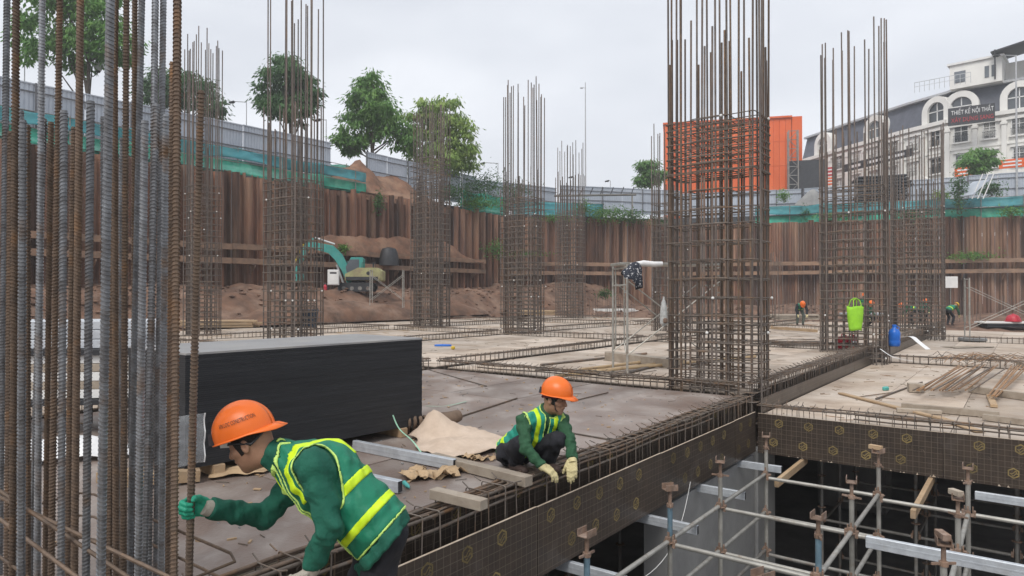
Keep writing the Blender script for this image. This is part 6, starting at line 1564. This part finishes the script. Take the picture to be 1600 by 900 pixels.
def person(J, label, look, res=.0095, group='workers in orange helmets', detail=True):
    """J: joint positions; look: materials and switches. The body is one surface; clothing pieces are its children."""
    g = {k: npv(v) for k, v in J.items() if k not in ('hf', 'hu')}
    fr = frame(J['hf'], J['hu']); f, r, u = fr; hs = look.get('hs', 1.0)
    hc = g['head']; side = g['shR'] - g['shL']; side = side / np.linalg.norm(side)
    base = Vector(((g['anL'] + g['anR']) / 2)); base.z = min(g['anL'][2], g['anR'][2]) - .07
    B = npv(base)
    # head and neck
    def headf(P):
        d = ell(P, hc + u * .012 * hs - f * .006, (.1 * hs, .078 * hs, .118 * hs), (f, r, u))
        d = smin(d, ell(P, hc + f * .028 * hs - u * .062 * hs, (.064 * hs, .055 * hs, .066 * hs), (f, r, u)), .03)
        if detail:
            d = smin(d, cap(P, hc + f * .062 * hs - u * .107 * hs, hc + f * .06 * hs - u * .11 * hs, .022, .022), .02)
            d = smin(d, cap(P, hc + f * .094 * hs + u * .008, hc + f * .112 * hs - u * .034, .009, .015), .012)
            d = smin(d, cap(P, hc + f * .086 * hs + u * .03 + r * .03, hc + f * .086 * hs + u * .03 - r * .03, .013, .013), .015)
            for s in (-1, 1):
                d = smax(d, -(np.linalg.norm(P - (hc + f * .1 * hs + u * .006 + r * s * .032), axis=1) - .016), .012)
                d = smin(d, np.linalg.norm(P - (hc + f * .078 * hs + u * .006 + r * s * .032), axis=1) - .0135, .004)
                d = smin(d, cap(P, hc + f * .07 * hs - u * .03 + r * s * .042, hc + f * .05 * hs - u * .02 + r * s * .058, .014, .016), .02)
                ear = ell(P, hc - f * .012 + u * -.004 + r * s * .083 * hs, (.02, .009, .033), (f, r, u)); ear = smax(ear, -(np.linalg.norm(P - (hc - f * .008 + r * s * .095 * hs), axis=1) - .013), .004); d = smin(d, ear, .006)
            d = smin(d, cap(P, hc + f * .088 * hs - u * .062 + r * .018, hc + f * .088 * hs - u * .062 - r * .018, .009, .009), .008)
        return smin(d, cap(P, hc - f * .022 - u * .06, g['neck'], .056, .056), .03)
    def bodyf(P):
        d = smin(headf(P), cap(P, g['neck'], g['chest'], .054, .1, side, 1.3), .05)
        d = smin(d, cap(P, g['chest'], g['pelvis'], .1, .1, side, 1.3), .06)
        for s in 'LR':
            d = smin(d, cap(P, g['sh' + s], g['el' + s], .045, .038), .04); d = smin(d, cap(P, g['el' + s], g['wr' + s], .038, .028), .02)
            d = smin(d, cap(P, g['hip' + s], g['kn' + s], .07, .05), .03); d = smin(d, cap(P, g['kn' + s], g['an' + s], .05, .035), .03)
        return d
    lo, hi = bounds([hc], .175)
    hme = sdf_mesh('person', lambda P: headf(P), lo, hi, .0058 if detail else .02, MT['skin'])
    lo, hi = bounds(list(g.values()), .13)
    bme = sdf_mesh('body', lambda P: bodyf(P) + .004, lo, hi, .022 if detail else .035, MT['skin'])
    # one mesh: the finely shaped head joined to the body under the clothes
    bm = bmesh.new(); bm.from_mesh(bme)
    cut = [v for v in bm.verts if np.linalg.norm(npv(v.co) - hc) < .14]; bmesh.ops.delete(bm, geom=cut, context='VERTS'); bm.from_mesh(hme)
    for v in bm.verts: v.co = Vector(v.co) - base
    me = bpy.data.meshes.new('person'); bm.to_mesh(me); bm.free(); me.materials.append(MT['skin']); me.polygons.foreach_set('use_smooth', [True] * len(me.polygons))
    root = obj('person', me, None, None, base, label=label, cat='person', group=group)
    class Sub:                                            # children are built in world coordinates, then hung on the person
        pass
    def child(nm, m_, mat=None, parent=None):
        o = obj(nm, m_, mat, parent or root); o.location = -base if parent is None else (0, 0, 0); return o
    # jacket
    ex = look.get('bulk', .018)
    def torso(P, extra=0.0):
        d = cap(P, g['pelvis'], g['chest'], .125 + ex, .128 + ex, side, 1.28)
        d = smin(d, cap(P, g['chest'], g['neck'], .122 + ex, .062, side, 1.35), .06)
        d = smin(d, cap(P, g['shL'], g['shR'], .062 + ex * .6, .062 + ex * .6), .05)
        tt_ = (P - g['pelvis']) @ (g['chest'] - g['pelvis']); d = d + (.0055 * np.abs(np.sin(26 * tt_ + 16 * (P @ side) + 2.2 * np.sin(13 * (P @ side)))) - .003 if detail else 0)
        return d - extra
    def jacketf(P):
        d = torso(P)
        if look.get('tail'):
            tq = g['pelvis'] + (g['pelvis'] - g['chest']) / np.linalg.norm(g['pelvis'] - g['chest']) * look['tail'] - np.array((0, 0, .05)); d = smin(d, smax(cap(P, g['pelvis'], tq, .13 + ex, .138 + ex, side, 1.45), (P - g['pelvis']) @ (g['chest'] - g['pelvis']) / np.linalg.norm(g['chest'] - g['pelvis']) + .05, .01), .015)
        for s in 'LR':
            e = cap(P, g['sh' + s], g['el' + s], .058 + ex * .8, .05 + ex * .7); fo = cap(P, g['el' + s], g['wr' + s], .05 + ex * .7, .042 + ex * .5)
            av_ = smin(e, fo, .025)
            if detail:                                      # cloth bunched at the elbow and along the sleeve
                dv = g['wr' + s] - g['el' + s]; dv /= np.linalg.norm(dv); te = (P - g['el' + s]) @ dv
                av_ = av_ + .0085 * np.exp(-(te / .1) ** 2) * np.abs(np.sin(te * 46 + 14 * (P @ side) + 1.5 * np.sin(30 * P[:, 2]))) + .004 * np.abs(np.sin(te * 27 + 11 * P[:, 0] + 2 * np.sin(24 * P[:, 1])))
            d = smin(d, av_, .035)
            wv = g['wr' + s] - g['el' + s]; wv /= np.linalg.norm(wv); d = np.maximum(d, np.where(np.linalg.norm(P - g['wr' + s], axis=1) < .12, (P - g['wr' + s]) @ wv - .002, -1))
        pv = g['pelvis'] - g['chest']; pv /= np.linalg.norm(pv)
        d = np.maximum(d, (P - g['pelvis']) @ pv - look.get('hem', .1))
        nv = hc - g['neck']; nv /= np.linalg.norm(nv)
        d = smin(d, smax(cap(P, g['neck'] - nv * .02, g['neck'] + nv * .06, .084, .073), (P - g['neck']) @ nv - .055, .008), .015)
        return d + wrinkle(P, .0045)
    lo, hi = bounds([g[k] for k in ('pelvis', 'chest', 'neck', 'shL', 'shR', 'elL', 'elR', 'wrL', 'wrR')], .2)
    jk = child('jacket', sdf_mesh('jacket', jacketf, lo, hi, res, look['jacket']))
    # vest with stripes and piping
    tl, th_ = bounds([g[k] for k in ('pelvis', 'chest', 'neck', 'shL', 'shR')], .26)
    ax_t = g['chest'] - g['pelvis']; TL = np.linalg.norm(ax_t); ax_t = ax_t / TL
    frt = np.cross(side, ax_t); frt = frt if frt @ npv(J['hf']) > -.2 or True else -frt
    frt = np.cross(ax_t, side); 
    if look.get('front') is not None and frt @ npv(look['front']) < 0: frt = -frt
    def clipv(P):
        t = (P - g['pelvis']) @ ax_t
        c = np.maximum(-(t - look.get('vhem', -.06)), -1)
        for s in 'LR':
            a = g['sh' + s] * 1.0; b = g['el' + s]; sd_ = side if s == 'R' else -side
            c = smax(c, -(cap(P, a + sd_ * .03, a + sd_ * .03 + (b - a) * .55, look.get('arm', .088), look.get('arm', .088) * .9)), .004)
        c = np.maximum(c, -(cap(P, g['neck'] + (hc - g['neck']) * .1 + frt * .02, hc, .088, .1)))
        fx = (P - g['chest']) @ frt; sx = (P - g['chest']) @ side
        c = np.maximum(c, np.where(fx > 0, .022 - np.abs(sx), -1))
        return c
    vst = child('vest', sdf_mesh('vest', lambda P: np.maximum(torso(P, .012) + wrinkle(P, .004), clipv(P)), tl, th_, res, look['vest']))
    def band(P, lo_, hi_): t = (P - g['pelvis']) @ ax_t; return np.maximum(lo_ - t, t - hi_)
    if detail:
        for (b0, b1) in look.get('bands', ((.06, .115), (.22, .275))):
            child('reflective_stripe', sdf_mesh('reflective_stripe', lambda P: np.maximum(np.maximum(torso(P, .0165) + wrinkle(P, .004), clipv(P) + .004), band(P, b0, b1)), tl, th_, res * .8, MT['hivis']))
        for s in (-1, 1):
            child('shoulder_stripe', sdf_mesh('shoulder_stripe', lambda P: np.maximum(np.maximum(np.maximum(torso(P, .0165) + wrinkle(P, .004), clipv(P) + .004), np.abs((P - g['chest']) @ side - s * look.get('strx', .105)) - .021), -((P - g['pelvis']) @ ax_t - look.get('stry', .33))), tl, th_, res * .8, MT['hivis']))
        child('piping', sdf_mesh('piping', lambda P: np.sqrt((torso(P, .012) + wrinkle(P, .004)) ** 2 + clipv(P) ** 2) - .0062, tl, th_, .0075, MT['piping']))
    else:
        child('reflective_stripe', sdf_mesh('reflective_stripe', lambda P: np.maximum(np.maximum(torso(P, .018), clipv(P)), band(P, .12, .19)), tl, th_, res, MT['hivis']))
    # trousers and boots
    def trf(P):
        hp_ = .09 if look.get('tail') else .118; d = cap(P, g['hipL'], g['hipR'], hp_, hp_)
        d = smin(d, cap(P, g['pelvis'], g['pelvis'] + ax_t * .1, hp_ + .004, hp_, side, 1.22), .05)
        for s in 'LR':
            l = smin(cap(P, g['hip' + s], g['kn' + s], min(.1, hp_), .072), cap(P, g['kn' + s], g['an' + s], .072, .062), .03); d = smin(d, l, .03)
            av = g['an' + s] - g['kn' + s]; av /= np.linalg.norm(av); d = np.maximum(d, np.where(np.linalg.norm(P - g['an' + s], axis=1) < .14, (P - g['an' + s]) @ av - .01, -1))
        return d + wrinkle(P, .005, .9)
    lo, hi = bounds([g[k] for k in ('pelvis', 'hipL', 'hipR', 'knL', 'knR', 'anL', 'anR')], .17)
    child('trousers', sdf_mesh('trousers', trf, lo, hi, res * 1.2, MT['trouser'] if 'trouser' not in look else look['trouser']))
    for s in 'LR':
        a = g['an' + s]; tv = npv(look.get('toe' + s, look['toe'])); tv /= np.linalg.norm(tv); z = np.array((0, 0, 1.))
        def bf(P):
            d = cap(P, a + z * .05, a - z * .03, .052, .05); d = smin(d, cap(P, a - z * .035 - tv * .05, a - z * .04 + tv * .15, .042, .036), .03); return smax(d, -(P[:, 2] - (a[2] - .072)), .004)
        lo, hi = bounds([a, a + tv * .2, a - tv * .1], .11); child('boot', sdf_mesh('boot', bf, lo, hi, .01 if detail else .03, MT['boot']))
    # hair, eyes, mouth
    fn = look.get('hair_f', .05)
    if detail:
        lo, hi = bounds([hc], .17)
        child('hair', sdf_mesh('hair', lambda P: np.maximum(np.maximum(ell(P, hc + u * .014 * hs - f * .008, (.105 * hs, .0835 * hs, .122 * hs), (f, r, u)), (P - hc) @ f * 1.0 - fn - np.clip((P - hc) @ u, -.05, .1) * .35), -((P - hc) @ u + .03 + .6 * ((P - hc) @ f))), lo, hi, .0062, MT['hair']))
        for s in (-1, 1):
            m = MB(); m.lathe([(.001, -.0065), (.006, -.004), (.0075, 0), (.006, .004), (.001, .0065)], 10, Vector(hc + f * .0855 * hs + u * .006 + r * s * .032)); child('eye', m.mesh('eye', 80), MT['eye'])
            m = MB(); m.tube([Vector(hc + f * .097 * hs + u * .026 + r * s * .016), Vector(hc + f * .096 * hs + u * .031 + r * s * .034), Vector(hc + f * .082 * hs + u * .026 + r * s * .05)], [.004, .0045, .003], 6); child('eyebrow', m, MT['hair'])
        m = MB(); m.tube([Vector(hc + f * .088 * hs - u * .061 + r * -.022), Vector(hc + f * .098 * hs - u * .06), Vector(hc + f * .088 * hs - u * .061 + r * .022)], [.003, .0055, .003], 6); child('mouth', m.mesh('mouth', 80), MT['lip'])
    hl = helmet(root, Vector(hc - B), fr, look.get('helmet', MT['helmet_o']), look.get('hscale', 1.0), look.get('back', False), look.get('text'), detail)
    # gloved hands
    for s in 'LR':
        C = look['hand' + s] if detail else hand_caps(Vector(g['wr' + s]), Vector(g['wr' + s] - g['el' + s]), (0, 0, -1), (1, 0, 0), [30] * 4, (.7, .6, .3, 10))
        pts = [c[0] for c in C] + [c[1] for c in C]; lo, hi = bounds(pts, .03)
        child('glove', sdf_mesh('glove', hand_sdf(C), lo, hi, .0042 if detail else .018, look['glove' + s] if 'glove' + s in look else look['glove']))
        if detail:
            wv = Vector(g['wr' + s] - g['el' + s]).normalized(); m = MB(); p = Vector(g['wr' + s]); m.tube([p - wv * .02, p + wv * .01, p + wv * .035], [.036, .038, .033], 14); child('glove_cuff', m.mesh('glove_cuff', 60), look.get('cuff', MT['glove_cuff']))
    return root, g, fr, child, dict(torso=torso, clip=clipv, ax=ax_t, side=side, frt=frt)

# ---- the stooping worker with the bar
dW = 3.14
J1 = dict(head=at(393, 691, 3.2), neck=at(436, 711, 3.2), chest=at(506, 744, 3.17), pelvis=at(588, 822, 3.14),
          shL=at(490, 727, 2.99), shR=at(466, 750, 3.34), elL=at(516, 822, 2.93), wrL=at(489, 884, 2.95), elR=at(414, 806, 3.33), wrR=at(342, 782, 3.14),
          hf=(-.93, .1, -.34), hu=(-.34, 0, .94))
sv = (J1['shR'] - J1['shL']).normalized()
J1['hipL'] = J1['pelvis'] - sv * .09 + Vector((.03, 0, -.04)); J1['hipR'] = J1['pelvis'] + sv * .09 + Vector((.03, 0, -.04))
J1['knL'] = J1['hipL'] + Vector((-.1, .02, -.40)); J1['knR'] = J1['hipR'] + Vector((-.12, .02, -.40)); J1['anL'] = J1['knL'] + Vector((.12, 0, -.38)); J1['anR'] = J1['knR'] + Vector((.1, .02, -.38))
zf = -.33 + .072
for k in ('anL', 'anR'): J1[k].z = zf
tbar = (J1['wrR'].z - .02 - HB_FOOT.z) / (HB_TOP.z - HB_FOOT.z); barp = HB_FOOT.lerp(HB_TOP, tbar)
hd = Vector((-.9, -.28, .16)).normalized(); hn = Vector((-.28, -.95, 0)); hn = (hn - hd * hn.dot(hd)).normalized()
J1['wrR'] = barp - hd * .078 - hn * .03 + Vector((0, 0, .005))
look1 = dict(jacket=MT['jacket'], vest=MT['vest'], helmet=MT['helmet_o'], hscale=1.06, back=True, text=[(math.pi * .5 - .3, .17, .03), (-math.pi * .5 + .3, .17, .03)], toe=(-1, .1, 0), glove=MT['glove_green'], gloveL=MT['glove_cuff'], hem=.1, vhem=-.04, front=(-.5, 0, -.9), hair_f=.045, arm=.1, strx=.1, stry=.3,
             bands=((.035, .073), (.185, .227)), tail=.07,
             handR=hand_caps(J1['wrR'] + hd * .005, hd, hn, Vector((0, 0, 1)), [(62, 80, 45), (66, 82, 45), (70, 82, 45), (74, 82, 45)], (.55, .5, .6, 22), 1.05, 1.12),
             handL=hand_caps(J1['wrL'], (J1['wrL'] - J1['elL']).normalized() + Vector((-.3, 0, 0)), Vector((-1, .2, 0)), Vector((0, -1, -.2)), [25, 30, 34, 38], (.7, .5, .4, 15), 1.05, 1.12))
root1, g1, fr1, child1, T1 = person(J1, 'stooping worker in green jacket and vest gripping a rusty bar', look1)
# white print across the back of the vest, following the cloth

tm2 = text_mesh('VIN LOC', .06)
for (tmx, off, wid) in ((tm2, .33, .2),):
    xs = [v.co.x for v in tmx.vertices]; sc = wid / (max(xs) - min(xs))
    P = []
    for v in tmx.vertices: P.append(g1['pelvis'] + T1['ax'] * (off + v.co.y * sc) - T1['frt'] * .05 + T1['side'] * (v.co.x * sc))
    P = np.array(P); dr = -T1['frt']; t = np.full(len(P), .3)
    for it in range(60): t -= .8 * T1['torso'](P + dr * t[:, None], .0155)
    P = P + dr * t[:, None]
    for v, p in zip(tmx.vertices, P): v.co = Vector(p)
    tmx.update(); child1('lettering', tmx, MT['white'])
# pale visor strip and strap under his helmet
f1, r1, u1 = fr1; hc1 = g1['head']
m = MB(); m.bar(Vector(hc1 + f1 * .085 + u1 * .045 - r1 * .06), Vector(hc1 + f1 * .108 + u1 * .02 - r1 * .03), .05, .004); child1('visor', m, MT['plastic_white'])
m = MB(); m.tube([Vector(hc1 - f1 * .1 + u1 * .03 - r1 * .055), Vector(hc1 - f1 * .05 - u1 * .0 - r1 * .085), Vector(hc1 + f1 * .06 + u1 * .035 - r1 * .085)], .006, 6); child1('head_band', m, MT['dark'])

# ---- the crouching worker
J2 = dict(head=at(867, 624, 6.06), neck=at(853, 644, 6.14), chest=at(841, 670, 6.2), pelvis=at(803, 704, 6.36),
          shL=at(876, 655, 6.16), shR=at(819, 658, 6.02), elL=at(891, 690, 5.98), elR=at(821, 699, 5.85), wrL=at(894, 717, 5.86), wrR=at(846, 727, 5.78),
          hf=(.86, -.5, -.1), hu=(0, 0, 1), hipL=at(815, 706, 6.36), hipR=at(795, 708, 6.26), knL=at(870, 687, 5.98), knR=at(812, 694, 5.95), anL=at(856, 722, 6.15), anR=at(806, 726, 6.1))
for k in ('anL', 'anR'): J2[k].z = .076
hdR, hdL = (at(874, 744, 5.76) - J2['wrR']), (at(893, 745, 5.8) - J2['wrL'])
look2 = dict(jacket=MT['jacket2'], vest=MT['vest2'], hscale=1.08, text=[(math.pi * .5 - 3.14159, .13, .026), (-.55, .13, .026)], toe=(.5, -.85, 0), glove=MT['glove_yel'], cuff=MT['glove_yel'], hem=.1, vhem=-.02, front=(.5, -.85, 0), hair_f=.05, bulk=.012, arm=.088, strx=.085, stry=.1, bands=((.03, .085),), hs=1.0,
             handR=hand_caps(J2['wrR'], hdR, Vector((.2, .2, -1)), Vector((.5, .5, 0)), [(18, 22, 16), (20, 22, 16), (22, 24, 16), (26, 26, 18)], (.7, .6, .2, 10), 1.1, 1.12),
             handL=hand_caps(J2['wrL'], hdL, Vector((.2, .9, -.2)), Vector((-1, 0, 0)), [(16, 18, 14), (16, 18, 14), (18, 20, 14), (22, 24, 18)], (.8, .45, .3, 10), 1.1, 1.12))
root2, g2, fr2, child2, T2 = person(J2, 'crouching worker in dull green jacket with cream gloves on the edge beam', look2)
f2, r2, u2 = fr2; hc2 = g2['head']
m = MB(); m.tube([Vector(hc2 - f2 * .1 + u2 * .03), Vector(hc2 - f2 * .06 + r2 * .088 + u2 * .035), Vector(hc2 + f2 * .05 + r2 * .086 + u2 * .045), Vector(hc2 + f2 * .1 + u2 * .05), Vector(hc2 + f2 * .05 - r2 * .086 + u2 * .045), Vector(hc2 - f2 * .06 - r2 * .088 + u2 * .035)], .018, 8, closed=True); m.tube([Vector(hc2 - f2 * .1 + u2 * .03), Vector(hc2 - f2 * .13 - u2 * .0)], [.02, .012], 6); child2('headscarf', m.mesh('headscarf', 80), MT['scarf'])
m = MB(); m.tube([Vector(hc2 + f2 * .03 + r2 * .088 + u2 * .03), Vector(hc2 + f2 * .045 + r2 * .07 - u2 * .07), Vector(hc2 + f2 * .07 - u2 * .128), Vector(hc2 + f2 * .045 - r2 * .07 - u2 * .07), Vector(hc2 + f2 * .03 - r2 * .088 + u2 * .03)], .0045, 6); child2('chin_strap', m, MT['dark'])

# ---- workers on the far decks
def far_worker(px, d, z, face, bend, label, helm='helmet_o', crouch=0.0, jacket='jacket2', vest='vest', trouser='trouser'):
    p = at(px, 0, d); p.z = z; fx = Vector((math.cos(face), math.sin(face), 0)); rt = Vector((math.sin(face), -math.cos(face), 0)); up = Vector((0, 0, 1))
    hipz = .9 - .45 * crouch; ca, sa = math.cos(bend), math.sin(bend); ax = up * ca + fx * sa
    pel = p + up * hipz - fx * .18 * sa; J = dict(pelvis=pel, chest=pel + ax * .33, neck=pel + ax * .53, head=pel + ax * .66 + fx * .05)
    for s, q in (('L', -1), ('R', 1)):
        sh = pel + ax * .45 + rt * q * .19; J['sh' + s] = sh; J['el' + s] = sh + fx * .1 + rt * q * .07 - up * .26; J['wr' + s] = J['el' + s] + fx * .1 - rt * q * .04 - up * .22
        J['hip' + s] = pel + rt * q * .1 - up * .05; J['kn' + s] = p + rt * q * .15 + up * (.48 - .05 * crouch) + fx * (.12 + .3 * crouch); J['an' + s] = p + rt * q * .14 + up * .08 - fx * .02
    J['hf'] = fx * ca - up * sa * .75; J['hu'] = up * ca + fx * sa
    person(J, label, dict(jacket=MT[jacket], vest=MT[vest], helmet=MT[helm], toe=fx, glove=MT['glove_yel'], front=fx, hscale=1.1, trouser=MT[trouser]), .026, 'workers far back on the decks', False)
MT['grey_cloth'] = M('grey_green_cloth', (.13, .16, .14), (.1, .12, .11), 6, .9)
far_worker(1250, 35.0, 0.0, R(-100), 1.25, 'far worker bending right over behind the long pale plank', jacket='trouser', trouser='grey_cloth')
far_worker(1354, 34.0, 0.0, R(-60), .35, 'far worker crouching beside the lime green bag', crouch=.95)
far_worker(1350, 47.0, 0.0, R(-120), .15, 'far worker standing behind the crouching one, only helmet and shoulders showing', crouch=.1)
far_worker(1425, 40.0, -.2, R(160), 1.2, 'far worker in green bending beside the dark cage')
far_worker(1441, 43.0, -.2, R(-90), .5, 'far worker in orange helmet beside the bending green one', vest='vest2', crouch=.3)
far_worker(1484, 39.0, -.2, R(20), 1.15, 'far worker in yellow helmet bending under the white notice board', 'helmet_y')

# ================================================================== damp morning air
hm = MB(); hm.box((10, 10, 16.0), (1500, 1500, 43.0))
hz = obj('haze', hm, None, kind='stuff')
hmat = bpy.data.materials.new('haze'); hmat.use_nodes = True; N, L = hmat.node_tree.nodes, hmat.node_tree.links; N.clear()
pv = N.new('ShaderNodeVolumePrincipled'); pv.inputs['Color'].default_value = (.93, .95, .98, 1); pv.inputs['Density'].default_value = .0013; pv.inputs['Anisotropy'].default_value = .1
ho = N.new('ShaderNodeOutputMaterial'); L.new(pv.outputs[0], ho.inputs['Volume']); hz.data.materials.append(hmat)
